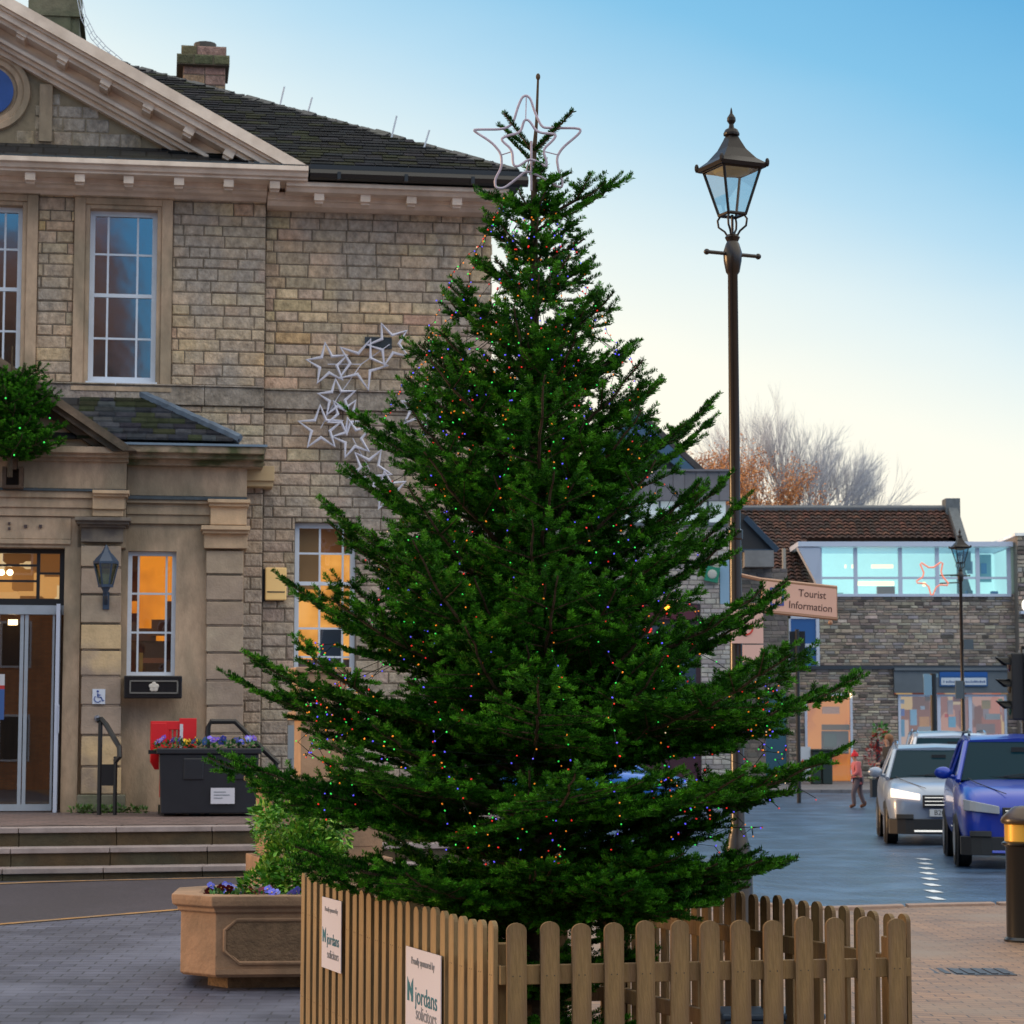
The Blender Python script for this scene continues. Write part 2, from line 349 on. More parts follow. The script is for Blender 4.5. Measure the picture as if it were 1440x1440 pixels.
# ================================================================== TOWN HALL
PHI = math.atan(.15)
HO = P(690, 1040, 26.6); HO.z = 0
EU = Vector((math.cos(PHI), math.sin(PHI), 0)); EN = Vector((math.sin(PHI), -math.cos(PHI), 0))
CAM = Vector((0, 0, EYE))
def hp(px, py, w=0.):
    d = ray(px, py); t = (w - (CAM - HO).dot(EN)) / d.dot(EN); p = CAM + d * t - HO
    return p.dot(EU), p.z
def hr(x0, y0, x1, y1, w=0.):
    ym, xm = (y0 + y1) / 2, (x0 + x1) / 2
    return hp(x0, ym, w)[0], hp(x1, ym, w)[0], hp(xm, y1, w)[1], hp(xm, y0, w)[1]
hall = empty('town_hall', HO, PHI, 'stone town hall with white-painted pediment, slate roof and a lower columned porch with glass doors', 'town hall')
m_stone = mat('coursed stone', attr=True, rough=.9, spec=.2, noise=.5, nscale=13, bump=1., bscale=34, col2=(.36, .31, .27), mixscale=1.1, stretch=(1, 1, .8))
m_mort = mat('dark mortar', (.13, .105, .08), .95, noise=.3, nscale=20, bump=.3)
m_ash = mat('weathered ashlar', (.50, .355, .25), .8, noise=.28, nscale=5, bump=.25, bscale=45, col2=(.31, .24, .17), mixscale=1.3, stretch=(1.6, 1, .7))
m_ash2 = mat('pale ashlar', (.60, .42, .27), .8, noise=.22, nscale=5, bump=.2, bscale=45, col2=(.47, .335, .225), mixscale=2)
m_paint = mat('cream painted timber', (.80, .66, .56), .6, noise=.14, nscale=4, bump=.1, col2=(.66, .53, .44), mixscale=3)
m_slate = brickmat('hall slates', (.022, .024, .030), (.04, .04, .042), (.008, .008, .01), .28, .12, .012, .55, .5, 3, .8, plane='xz', wav=.03, stain_sheen=(.045, .045, .035))
m_white = mat('white window paint', (.66, .72, .84), .45, noise=.08)
m_black = mat('black paint', (.012, .012, .015), .35)
PAL = [((.50, .37, .235), 5), ((.46, .34, .23), 5), ((.42, .32, .235), 3), ((.48, .335, .235), 3), ((.54, .41, .26), 2), ((.36, .28, .21), 1.2), ((.48, .30, .22), .7), ((.50, .34, .17), .2)]
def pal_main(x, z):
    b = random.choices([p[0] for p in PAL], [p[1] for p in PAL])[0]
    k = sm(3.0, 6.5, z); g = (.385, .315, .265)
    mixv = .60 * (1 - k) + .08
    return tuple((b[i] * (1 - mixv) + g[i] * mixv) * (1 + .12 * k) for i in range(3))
def pal_ped(x, z):
    b = random.choice([(.33, .25, .14), (.29, .22, .13), (.24, .185, .115), (.34, .25, .16), (.20, .155, .10)]); return b
WL, WR = .14, 0.0
xq = hp(372, 500, WL)[0]                      # quoin edge between the two wall planes
XL = hp(-480, 600, WL)[0]
holes = []
W1 = hr(-57, 288, 30, 524, WL); W2 = hr(125, 295, 220, 537, WL); W2m = (2 * hp(-15, 420, WL)[0] - W2[1], 2 * hp(-15, 420, WL)[0] - W2[0], W2[2], W2[3])
xw3 = hr(179, 775, 247, 952, .45); W4 = hr(414, 735, 500, 965, WR)
grow = lambda r, a, b=0, t=0: (r[0] - a, r[1] + a, r[2] - b, r[3] + t)
S1, S2 = grow(W1, .17, .06, .12), grow(W2, .17, .06, .12)
S2m = grow(W2m, .17, .06, .12)
sc0, sc1 = hp(300, 571, WL)[1], hp(300, 543, WL)[1]    # string course heights
ztopL = hp(300, 276, WL)[1]; ztopR = hp(560, 299, WR)[1]
wl = MB(); BZ = -.05; XPE = 2 * hp(-15, 800, WL)[0] - hp(328, 900, WL)[0]
scband = (XL - 1, 3, sc0, sc1)
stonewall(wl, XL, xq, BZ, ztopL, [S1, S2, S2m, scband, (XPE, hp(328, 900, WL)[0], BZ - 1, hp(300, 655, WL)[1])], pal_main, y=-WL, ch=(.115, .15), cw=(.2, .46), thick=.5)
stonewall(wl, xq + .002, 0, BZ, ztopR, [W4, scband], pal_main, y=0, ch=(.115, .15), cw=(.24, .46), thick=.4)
# side wall going back (seen only from the right)
wl.box(-.35, 0.0, .02, 9.5, BZ, ztopR + .3, mi=1)
wl.box(XL, -.4, 9.2, 9.5, BZ, ztopR + .3, mi=1); wl.box(XL, XL + .3, .4, 9.2, BZ, ztopR + .3, mi=1)
wl.build('wall', [m_stone, m_mort], hall)
sw = MB()                                       # stones of the right-hand side wall
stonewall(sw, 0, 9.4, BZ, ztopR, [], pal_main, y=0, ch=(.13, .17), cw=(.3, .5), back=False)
sw.v = [(-v[1], v[0], v[2]) for v in sw.v]; sw.build('side_wall', [m_stone, m_mort], hall)
sc = MB()
x = XL
while x < -.02:
    x2 = min(x + random.uniform(.7, 1.1), 0.0 if x > xq else xq)
    if x2 - x < .02: x2 = x = xq + .003; continue
    wq = WL if x < xq - .01 else WR
    sc.box(x + .003, x2 - .003, -wq - .05, .1, sc0, sc1 - .02, col=jit((.27, .22, .19), .15)); sc.box(x + .003, x2 - .003, -wq - .075, .1, sc1 - .018, sc1, col=jit((.30, .24, .2), .15)); x = x2
sc.build('string_course', m_stone, hall, bevel=.006)
# ---- mouldings run along x : profile = [(z, w) ...] seen from the side
def run(mb, x0, x1, prof, back=-.05, mi=0):
    pts = [(-w_, z_) for z_, w_ in prof]; pts = [(-back, prof[0][0])] + pts + [(-back, prof[-1][0])]
    mb.prism(pts, x1 - x0, axis='x', o=x0, mi=mi)
zl = lambda py, w_: hp(200, py, w_)[1]
zr = lambda py, w_: hp(560, py, w_)[1]
co = MB(); xc = hp(434, 228, .8)[0]
run(co, XL - .4, xc, [(zl(225, .8), .80), (zl(232, .8), .80), (zl(233, .8), .76), (zl(240, .76), .73), (zl(241, .7), .69), (zl(246, .69), .69), (zl(246, .69), .50)])
run(co, XL - .1, hp(376, 270, .4)[0], [(zl(247.5, .5), .42), (zl(262, .4), .42), (zl(263, .4), .36), (zl(268, .34), .33), (zl(271, .3), .25), (zl(278, .2), .20)])
run(co, hp(400, 270, .2)[0], .12, [(zr(262, .55), .62), (zr(268, .55), .62), (zr(269, .55), .57), (zr(274, .55), .53), (zr(275, .5), .38)])
run(co, hp(376, 270, .2)[0], .06, [(zr(275.5, .3), .30), (zr(286, .3), .30), (zr(287, .3), .24), (zr(292, .3), .20), (zr(293, .3), .14), (zr(299.5, .1), .08)])
co.build('cornice', m_paint, hall, bevel=.006)
m_shade = m_paint
for px in (42, 112, 181, 252, 322, 387, -28, -98):
    q = MB(); x_, z_ = hp(px, 246.5, .69); zb2 = hp(px, 256.5, .66)[1]; zc = zl(246.6, .69) 
    q.box(x_ - .055, x_ + .055, -.655, -.43, zc - .085, zc + .002); q.box(x_ - .045, x_ + .045, -.60, -.43, zc - .11, zc - .084); q.build('modillion', m_paint, hall)
for px in (449, 514, 579, 643):
    q = MB(); x_ = hp(px, 278, .5)[0]; zc = zr(275, .5)
    q.box(x_ - .055, x_ + .055, -.505, -.31, zc - .085, zc + .002); q.box(x_ - .045, x_ + .045, -.46, -.31, zc - .11, zc - .084); q.build('modillion', m_paint, hall)
# ---- pediment
xe, ze = hp(433, 233, .8); xa, za = hp(-15, -20, .8); sl = (za - ze) / (xa - xe); ppm = 1 / 127.
pc_ = MB(); xm = 2 * xa - xe
def rake(mb, a, b, w_, x_lo=None):
    for s_ in (1, -1):
        e = xe if s_ == 1 else xm; f = (lambda X: ze + (X - xe) * sl) if s_ == 1 else (lambda X: ze + (xe - xa) * (-sl) * 0 + (za - (xa - X) * (-sl)))
        g = (lambda X: za + (abs(X - xa)) * sl)
        cut = min(1.0, 0)
        ex = xa + s_ * max(.2, (abs(e - xa) - b / -sl))
        pts = [(xa, g(xa) - a), (xa, g(xa) - b), (ex, ze + .0), (xa + s_ * (abs(e - xa) - a / -sl), ze)]
        if s_ == -1: pts = pts[::-1]
        mb.prism(pts, w_ - .0, axis='y', o=-w_)
rake(pc_, 0, .135, .80); rake(pc_, .137, .165, .75); rake(pc_, .167, .24, .70); rake(pc_, .242, .29, .62)
rake(pc_, .292, .41, .36); rake(pc_, .412, .455, .44); rake(pc_, .457, .50, .36); rake(pc_, .502, .555, .27)
pc_.build('pediment_cornice', m_paint, hall)
for px, py in ((33, 45), (90, 80), (150, 115), (210, 148), (267, 183), (323, 215), (-20, 10)):
    q = MB(); x_, z_ = hp(px, py, .6)
    a = math.atan(sl); M = Matrix.Translation((x_, -.5, z_)) @ Matrix.Rotation(-a, 4, 'Y')
    q.box(-.06, .06, -.13, .15, -.05, .05, M=M); q.box(-.05, .05, -.09, .15, -.08, -.049, M=M); q.build('modillion', m_paint, hall)
ty = MB(); g = lambda X: za + abs(X - xa) * sl - .5
cx, cz = hp(-16, 128, .2); rc = 50 * ppm
zt0 = zl(243, .2)
ins = lambda X, Z: Z < g(X) and (X - cx) ** 2 + (Z - cz) ** 2 > (rc + .06) ** 2
stonewall(ty, xm + .3, xe - .3, zt0, za - .3, [], pal_ped, y=-.17, ch=(.13, .17), cw=(.16, .32), inside=ins)
ty.prism([(xm, zl(240, .2)), (xe, zl(240, .2)), (xe, ze), (xa, za - .1), (xm, ze)], .3, axis='y', o=-.17, mi=1)
ty.build('tympanum', [m_stone, mat('tympanum mortar', (.24, .19, .13), .9, noise=.3)], hall)
rg = MB()
def ring(mb, cx, cz, prof, y, n=36):
    vs = []
    for r_, w_ in prof:
        for k_ in range(n):
            a = 2 * math.pi * k_ / n; vs.append((cx + r_ * math.cos(a), y - w_, cz + r_ * math.sin(a)))
    fs = [(i * n + k_, i * n + (k_ + 1) % n, (i + 1) * n + (k_ + 1) % n, (i + 1) * n + k_) for i in range(len(prof) - 1) for k_ in range(n)]
    mb.add(vs, fs)
ring(rg, cx, cz, [(rc + .07, -.01), (rc + .06, .05), (rc, .06), (rc - .02, .03), (rc - .07, .04), (rc - .09, .0), (rc - .13, .0), (rc - .14, -.08)], -.18)
rg.box(cx + .56, cx + .70, -.22, -.16, cz - .55, cz + .10); rg.box(cx - .70, cx - .56, -.22, -.16, cz - .55, cz + .10)
rg.build('round_window_frame', m_ash, hall, smooth=True)
bl = MB(); bl.lathe([(rc - .12, 0), (rc - .12, .02)], (0, 0, 0), 36, M=Matrix.Rotation(R(90), 4, 'X')); 
o = bl.build('clock_face', mat('blue clock face', (.02, .07, .30), .3, noise=.2), hall, loc=(cx, -.20, cz))
# lead flashing along the cornice top
fl = MB(); fl.box(XL - .4, xc - .02, -.80, -.12, zl(225, .8) + .002, zl(225, .8) + .014); fl.box(XL - .4, xc - .05, -.74, -.14, zl(225, .8) + .014, zl(225, .8) + .02)
for i in range(14): fl.box(xc - .6 - i * .8, xc - .54 - i * .8, -.79, -.2, zl(225, .8) + .02, zl(225, .8) + .032)
fl.build('lead_flashing', mat('lead', (.05, .065, .08), .45, noise=.4, nscale=8), hall)
# ---- roof
c0x, c0z = hp(737, 243, .6); c0y = -.62; D = 5.6; T = .52
rf = MB()
rv = [(c0x, c0y, c0z), (c0x - D, c0y + D, c0z + T * D), (XL - .5, c0y + D, c0z + T * D), (XL - .5, c0y, c0z), (c0x, c0y + 2 * D, c0z), (XL - .5, c0y + 2 * D, c0z)]
rv += [(v[0], v[1], v[2] - .10) for v in rv]
rf.add(rv, [(0, 1, 2, 3), (0, 4, 1), (4, 5, 2, 1), (3, 2, 5), (6, 9, 11, 10), (0, 3, 9, 6), (0, 6, 10, 4), (4, 10, 11, 5), (3, 5, 11, 9)])
rf.build('roof', m_slate, hall)
ht = MB()
n = 34
for i in range(n):
    t = i / n; p = Vector((c0x - D * t, c0y + D * t, c0z + T * D * t)); M = Matrix.Translation(p + Vector((-.08, .08, .035 + random.uniform(-.012, .012)))) @ Matrix.Rotation(R(135), 4, 'Z') @ Matrix.Rotation(-math.atan(T / 1.414), 4, 'Y')
    ht.prism([(-.11, -.03), (0, .03 + random.uniform(0, .01)), (.11, -.03)], .225, axis='x', o=0); 
    k0 = len(ht.v) - 6
    for j in range(k0, k0 + 6): ht.v[j] = tuple(M @ Vector(ht.v[j]))
ht.build('hip_tile_ridge', m_slate, hall)
# slates as real courses along the eaves side of the front slope
slm = MB(); th = math.atan(T)
for c in range(0, 40):
    d0 = c * .135; d1 = d0 + .15
    if d1 > D * 1.12: break
    yy0 = d0 * math.cos(th); xr_ = c0x - yy0 - .05; x = xe - .8 - c * .27
    x = max(x, XL); x -= random.uniform(0, .2)
    while x < xr_ - .05:
        wd = random.uniform(.17, .27); b = min(x + wd, xr_); u0 = random.uniform(-.006, .01); h = .016 + random.uniform(0, .010)
        def q(xx, d, up): return (xx, c0y + d * math.cos(th) - up * math.sin(th), c0z + d * math.sin(th) + up * math.cos(th))
        c_ = jit(random.choice([(.010, .011, .014), (.008, .008, .010), (.017, .017, .020), (.018, .019, .009)]), .3)
        slm.add([q(x + .004, d0 + u0, h), q(b - .004, d0 + u0, h), q(b - .004, d1 + .06, .005), q(x + .004, d1 + .06, .005), q(x + .004, d0 + u0, .002), q(b - .004, d0 + u0, .002)], [(0, 1, 2, 3), (4, 5, 1, 0)], c_)
        x += wd
slm.build('roof_slates', mat('slate', attr=True, rough=.9, spec=.15, noise=.5, nscale=10, bump=.4), hall)
gt = MB(); gx0 = hp(436, 245, .7)[0]
gt.box(gx0, c0x + .02, c0y - .09, c0y + .05, c0z - .13, c0z - .015); gt.tube([(gx0, c0y - .06, c0z - .12), (c0x + .03, c0y - .06, c0z - .12)], .065, 8)
for i in range(5): gt.box(gx0 + .3 + i * .75, gx0 + .34 + i * .75, c0y - .13, c0y + .05, c0z - .18, c0z - .10)
gt.build('gutter', m_black, hall)
# chimneys
def chimney(px0, px1, py0, py1, yb_, kind):
    w_ = -yb_; x0, zt = hp(px0, py0, w_); x1, _ = hp(px1, py0, w_); zb_ = hp(px0, py1 + 60, w_)[1]
    mb = MB(); dx = (x1 - x0)
    if kind == 1:
        i = dx * .12; zt2 = hp(px0, 64, w_)[1]; z3 = hp(px0, 78, w_)[1]; z4 = hp(px0, 92, w_)[1]
        pal_ = lambda x, z: random.choice([(.22, .15, .11), (.30, .21, .14), (.18, .14, .11), (.33, .20, .17), (.14, .12, .07)])
        stonewall(mb, x0 + i, x1 - i * .6, zb_, z4, [], pal_, y=yb_, ch=(.13, .17), cw=(.2, .4), thick=.7)
        stonewall(mb, x0, x1, z4, z3, [], lambda x, z: (.12, .12, .07), y=yb_ - .1, ch=(.1, .12), cw=(.2, .4), thick=.9)
        stonewall(mb, x0 + i * .7, x1 - i * .5, z3, zt2, [], pal_, y=yb_ - .03, ch=(.1, .13), cw=(.2, .4), thick=.8)
        sv_ = MB(); sv_.v = [(v[1] - yb_ + x1, v[0], v[2]) for v in []]
        mb.lathe([(.16, 0), (.17, .06), (.15, .07), (.155, .14)], ((x0 + x1) / 2 + .03, yb_ + .35, zt2), 12, mi=2)
    else:
        mb.box(x0, x1, yb_, yb_ + 1.0, zb_, zt + .9); mb.box(x0 + .14, x1 - .1, yb_ - .03, yb_, zb_ + .5, hp(px0, 14, w_)[1])
        mb.box(x0 - .05, x1 + .05, yb_ - .05, yb_ + 1.05, hp(px0, 22, w_)[1], hp(px0, 18, w_)[1])
        for v in range(0): pass
    mb.build('chimney', [m_stone, m_mort, mat('chimney pot', (.08, .075, .07), .8)] if kind == 1 else [mat('mossy stone', (.16, .15, .105), .85, noise=.4, nscale=6, bump=.4, col2=(.10, .11, .07), mixscale=2)], hall)
chimney(249, 323, 55, 125, 5.2, 1); chimney(40, 112, 0, 60, 1.3, 2)
# thin pale rods along the hip and the sagging net beside the square stack
m_rod = mat('pale rod', (.55, .6, .7), .5)
for px, py, pt in ((392, 150, 122), (431, 160, 137), (550, 190, 163), (596, 203, 183)):
    rw = -(c0y + (c0x - hp(px, py, -2)[0])); rw = min(-.2, rw + .0)
    a = hp(px, py + 6, rw); b = hp(px + 8, pt, rw)
    MB().tube([(a[0], -rw, a[1]), (b[0], -rw, b[1])], .011, 5).build('roof_rod', m_rod, hall)
nm = MB(); pts = [(112, -20), (120, 20), (134, 48), (150, 66), (172, 84)]
for off in (0, 5, 10):
    nm.tube([(hp(x - off * .6, y + off * .6, -1.2)[0], 1.2, hp(x - off * .6, y + off * .6, -1.2)[1]) for x, y in pts], .006, 4)
for i in range(12):
    t = i / 11 * 3.99; j = int(t); f = t - j; x = pts[j][0] * (1 - f) + pts[j + 1][0] * f; y = pts[j][1] * (1 - f) + pts[j + 1][1] * f
    a, b = hp(x, y, -1.2), hp(x - 6, y + 6, -1.2); nm.tube([(a[0], 1.2, a[1]), (b[0], 1.2, b[1])], .004, 4)
nm.build('bird_net', m_rod, hall)
# ---- windows
g_up = glassmat('old window glass', .45, (.75, .8, .85), .07, .06)
g_lit = glassmat('lit window glass', .10, (1, .97, .92), .0, .1)
m_dark = mat('dark room', (.035, .025, .02), .9, noise=.5, nscale=2)
O1, O2 = (1., .36, .035), (.85, .30, .04)
room_lit = glowmat('lit orange room', [(.0, (.10, .03, .01)), (.40, (.35, .11, .012)), (.47, (.50, .15, .010)), (.56, (.72, .24, .015)), (.7, (.60, .20, .015)), (1, (.8, .35, .06))], (1, 1, .7), 1.7, .85)
room_lit2 = glowmat('lit amber room', [(.0, (.12, .06, .03)), (.36, (.28, .12, .04)), (.46, (.62, .27, .05)), (.56, (.85, .42, .10)), (1, (.95, .6, .28))], (1, 1, 1), 1.6, .8)
def window(parent, rect, cols, rows, y, m_fr, m_gl, m_room, fw=.055, bar=.022, thick_rows=(), sill=True, surround=None, depth=.14, room=True, ext=.5, rd=1.1):
    """rect x0,x1,z0,z1 ; cols / rows are fractions where glazing bars stand"""
    x0, x1, z0, z1 = rect; W, H = x1 - x0, z1 - z0; f = MB(); yf = y + depth
    f.box(x0, x0 + fw, yf - .03, yf + .04, z0, z1); f.box(x1 - fw, x1, yf - .03, yf + .04, z0, z1)
    f.box(x0 + fw, x1 - fw, yf - .03, yf + .04, z1 - fw, z1); f.box(x0 + fw, x1 - fw, yf - .03, yf + .04, z0, z0 + fw * 1.25)
    for c in cols: f.box(x0 + W * c - bar / 2, x0 + W * c + bar / 2, yf - .012, yf + .012, z0 + fw, z1 - fw)
    for r_ in rows:
        b = bar * (1.9 if r_ in thick_rows else 1); zz = z1 - H * r_
        f.box(x0 + fw, x1 - fw, yf - (.02 if r_ in thick_rows else .009), yf + .010, zz - b / 2, zz + b / 2)
    win = f.build('window', m_fr, parent)
    MB().quad((x0 + .01, yf + .004, z0 + .01), (x1 - .01, yf + .004, z0 + .01), (x1 - .01, yf + .004, z1 - .01), (x0 + .01, yf + .004, z1 - .01)).build('pane', m_gl, win)
    if room:
        q = MB(); d = yf + rd; e = ext
        q.quad((x0 - e, d, z0 - e), (x1 + e, d, z0 - e), (x1 + e, d, z1 + .3), (x0 - e, d, z1 + .3)); q.quad((x0 - e, yf + .1, z0 - e), (x0 - e, yf + .1, z1 + .3), (x0 - e, d, z1 + .3), (x0 - e, d, z0 - e))
        q.quad((x1 + e, yf + .1, z0 - e), (x1 + e, yf + .1, z1 + .3), (x1 + e, d, z1 + .3), (x1 + e, d, z0 - e)); q.quad((x0 - e, yf + .1, z1 + .3), (x1 + e, yf + .1, z1 + .3), (x1 + e, d, z1 + .3), (x0 - e, d, z1 + .3))
        q.quad((x0 - e, yf + .1, z0 - e), (x1 + e, yf + .1, z0 - e), (x1 + e, d, z0 - e), (x0 - e, d, z0 - e))
        q.build('room', m_room, win)
    if sill:
        q = MB(); q.box(x0 - .02, x1 + .02, y - .03, yf, z0 - .05, z0 - .002); q.build('sill', m_fr, win)
    return win
def surround(parent, r, s, y, m):
    """moulded stone architrave between opening r and outer rect s"""
    q = MB(); p1 = y - .05; p2 = y - .025
    q.box(s[0], r[0] - .05, p1, y + .2, s[2], s[3]); q.box(r[1] + .05, s[1], p1, y + .2, s[2], s[3]); q.box(r[0] - .05, r[1] + .05, p1, y + .2, r[3] + .045, s[3])
    q.box(r[0] - .05, r[0], p2, y + .2, s[2], r[3] + .045); q.box(r[1], r[1] + .05, p2, y + .2, s[2], r[3] + .045); q.box(r[0], r[1], p2, y + .2, r[3], r[3] + .045)
    q.box(s[0] - .02, s[1] + .02, p1 - .02, y + .1, s[3] + .001, s[3] + .03)
    q.box(s[0] - .01, s[1] + .01, p1 - .012, y + .2, s[2] - .055, s[2] - .001)
    q.build('window_surround', m, parent, bevel=.006)
cw = (.27, .71)
for r_, s_ in ((W1, S1), (W2, S2), (W2m, S2m)):
    surround(hall, r_, s_, -WL, m_ash); window(hall, r_, cw, (.25, .49, .74), -WL, m_white, g_up, m_dark, thick_rows=(.49,))
w4 = window(hall, W4, (.42, .80), (.185, .37, .645, .82), 0, m_white, g_lit, room_lit2, thick_rows=(.37,))
m_furn4 = mat('room furniture', attr=True, rough=.7)
q = MB(); xa_, xb_ = W4[0], W4[1]; hh = W4[3] - W4[2]
for a, b, c, d, col in ((0, .42, .60, .98, (.30, .19, .09)), (.42, 1, .82, 1, (.40, .16, .05)), (0, 1, .0, .17, (.16, .13, .15)), (.42, .8, .17, .36, (.03, .06, .12))): q.box(xa_ + (xb_ - xa_) * a, xa_ + (xb_ - xa_) * b, .3, .33, W4[2] + hh * c, W4[2] + hh * d, col=col)
q.build('furniture', m_furn4, w4)
q = MB(); q.box(W4[0] - .08, W4[1] + .08, -.05, .1, W4[2] - .17, W4[2] - .055); q.build('stone_sill', m_ash2, hall, bevel=.006)
# ---- porch
porch = MB(); rust = MB(); WP = .50; WC = .72
def pb(mb, x0, y0, x1, y1, wf, wb=.10, mi=0, col=None):
    a = hr(x0, y0, x1, y1, wf); mb.box(a[0], a[1], -wf, -wb, a[2], a[3], mi=mi, col=col)
zp = lambda py, w_, px=260: hp(px, py, w_)[1]
XPL = hp(-380, 900, WP)[0]; x_pr = hp(343, 800, WP)[0]
W3 = hr(179, 775, 247, 952, WP)
# wall of the right bay with the lit window opening
zb = .82; zA = zp(655, WP)
for (a, b, c, d) in subtract([(hp(110, 900, WP)[0], x_pr, zb - .3, zA)], W3): porch.box(a, b, -WP, -.1, c, d)
# centre bay around the doorway
DR = hr(-118, 769, 88, 1140, WC)
DR = (DR[0], DR[1], zb - .02, DR[3])
xcr = hp(176, 800, WC)[0]
xcl = 2 * hp(-15, 800, WC)[0] - xcr
for (a, b, c, d) in subtract([(xcl, hp(112, 900, WC)[0], zb - .3, zA + .15)], DR): porch.box(a, b, -WC, -.1, c, d)
porch.box(hp(110, 700, WC)[0], xcr, -WC, -.1, zp(770, WC, 140), zA + .15)
# left bay mirrored
xmir = lambda X: 2 * (xcr + xcl) / 2 - X
porch.box(xmir(x_pr), xcl, -WP, -.1, zb - .3, zA)
porch.build('porch_wall', m_ash, hall)
# rusticated pilasters : blocks with joints
def pil(mb, px0, px1, tops, wf, light=()):
    for i in range(len(tops) - 1):
        a = hr(px0, tops[i], px1, tops[i + 1], wf); g_ = .012
        c = (.60, .43, .25) if i in light else jit((.42, .32, .24), .14)
        mb.box(a[0], a[1], -wf, -wf + .12, a[2] + g_, a[3] - g_, col=c); mb.box(a[0] + .012, a[1] - .012, -wf + .012, -wf + .12, a[2] - g_, a[2] + g_, col=(.10, .08, .06))
m_rust = mat('rusticated stone', attr=True, rough=.85, noise=.2, nscale=6, bump=.3, col2=(.33, .25, .20), mixscale=1.6)
pil(rust, 290, 342, [773, 808, 845, 880, 918, 957, 993, 1032, 1070, 1106, 1142], WP + .1)
rust.build('pilaster', m_rust, hall, bevel=.008); rust = MB()
pil(rust, 114, 170, [766, 798, 836, 877, 914, 951, 992, 1034, 1078, 1118, 1134], WC + .1, light=(3, 4, 7, 8, 9))
rust.build('pilaster', m_rust, hall, bevel=.008)
pl = MB(); pb(pl, 108, 1118, 176, 1142, WC + .16); pl.build('plinth', mat('plinth', (.17, .16, .12), .9, noise=.4, col2=(.06, .10, .03), mixscale=4, bump=.3), hall, bevel=.01)
cp = MB()
for (a, b, c, d, e) in ((283, 739, 352, 745, .30), (285, 745, 350, 750, .25), (287, 750, 348, 771, .16)): pb(cp, a, b, c, d, WP + e)
for (a, b, c, d, e) in ((292, 702, 352, 707, .22), (294, 707, 350, 712, .18), (296, 712, 347, 738, .12)): pb(cp, a, b, c, d, WP + e)
cp.build('pilaster_cap', m_ash2, hall, bevel=.006)
cp = MB()
for (a, b, c, d, e) in ((105, 727, 184, 732, .32), (108, 732, 181, 737, .26), (112, 737, 176, 741, .2), (114, 741, 173, 762, .13)): pb(cp, a, b, c, d, WC + e)
cp.build('pilaster_cap', mat('dark cap stone', (.20, .165, .135), .85, noise=.3, col2=(.13, .11, .10), mixscale=5, bump=.2), hall, bevel=.006)
cp = MB()
for (a, b, c, d, e) in ((130, 689, 182, 694, .24), (131, 694, 180, 698, .2), (130, 698, 175, 716, .14), (130, 716, 173, 726, .1)): pb(cp, a, b, c, d, WC + e)
cp.build('pilaster_block', m_ash2, hall, bevel=.006)
en = MB(); x1 = x_pr
def prun(mb, a, b, lst, back, ref):    # lst of (py0, py1, w) bands
    for (p0, p1, w_) in lst: mb.box(a, b, -w_, -back, zp(p1, w_, ref), zp(p0, w_, ref))
prun(en, xcr + .002, x1 + .02, [(656, 697.7, WP + .06), (703, 708, WP + .14), (708.2, 724, WP + .08), (724.2, 737, WP + .05)], .1, 260)
prun(en, xmir(x1), xcl - .002, [(656, 697.7, WP + .06), (703, 708, WP + .14), (708.2, 724, WP + .08), (724.2, 737, WP + .05)], .1, 260)
prun(en, xcl, xcr, [(648, 686.8, WC + .06), (690.5, 699.8, WC + .12), (700, 713.8, WC + .08), (714, 726, WC + .05)], .1, 80)
prun(en, hp(-125, 745, WC)[0], hp(100, 745, WC)[0], [(727, 758, WC + .02), (758.2, 765, WC + .04)], .1, 60)
en.build('entablature', m_ash, hall, bevel=.006)
led = MB(); prun(led, xcr + .01, x1 + .02, [(698, 702.6, WP + .17)], .1, 260); prun(led, xcl, xcr, [(687, 690.2, WC + .15)], .1, 80)
led.build('lead_ledge', MATS['lead'], hall)
cn = MB(); xcor = hp(372, 638, WP + .45)[0]
prun(cn, xcr - .05, xcor, [(627, 637, WP + .45), (637.2, 645, WP + .36), (645.2, 655, WP + .2)], .1, 280)
m_mc = mat('mossy cornice', (.38, .28, .20), .85, noise=.3, nscale=8, bump=.3, col2=(.085, .095, .04), mixscale=3.2)
cn.build('porch_cornice', m_mc, hall, bevel=.008); cn = MB()
prun(cn, xmir(xcor), xcl + .05, [(627, 637, WP + .45), (637.2, 645, WP + .36), (645.2, 655, WP + .2)], .1, 280)
cn.build('porch_cornice', m_mc, hall, bevel=.008)
lf = MB(); prun(lf, xcr - .05, xcor + .03, [(623.5, 626.7, WP + .48)], .1, 280); lf.build('lead_flashing', mat('wet lead', (.16, .22, .30), .3, noise=.2), hall)
# gablet over the doors
gp = MB(); gx1, gz1 = hp(192, 634, WC + .4); gxa, gza = hp(-15, 492, WC + .4); gs = (gza - gz1) / (gxa - gx1)
def gr(mb, a, b, w_):
    for s_ in (1, -1):
        pts = [(gxa, gza - a), (gxa, gza - b), (gxa + s_ * (gx1 - gxa - b / -gs * 1.0), gz1), (gxa + s_ * (gx1 - gxa - a / -gs), gz1)]
        mb.prism(pts if s_ == 1 else pts[::-1], w_ - .1, axis='y', o=-w_)
gr(gp, 0, .10, WC + .42); gr(gp, .102, .17, WC + .34); gr(gp, .172, .25, WC + .2)
gp.build('porch_gable', mat('sooty stone', (.17, .12, .085), .85, noise=.35, nscale=7, bump=.3, col2=(.075, .06, .045), mixscale=2.5), hall)
gt2 = MB(); gt2.prism([(gxa - (gx1 - gxa) + .3, gz1 - .05), (gx1 - .3, gz1 - .05), (gxa, gza - .25)], .3, axis='y', o=-(WC + .1)); gt2.build('porch_tympanum', m_ash2, hall)
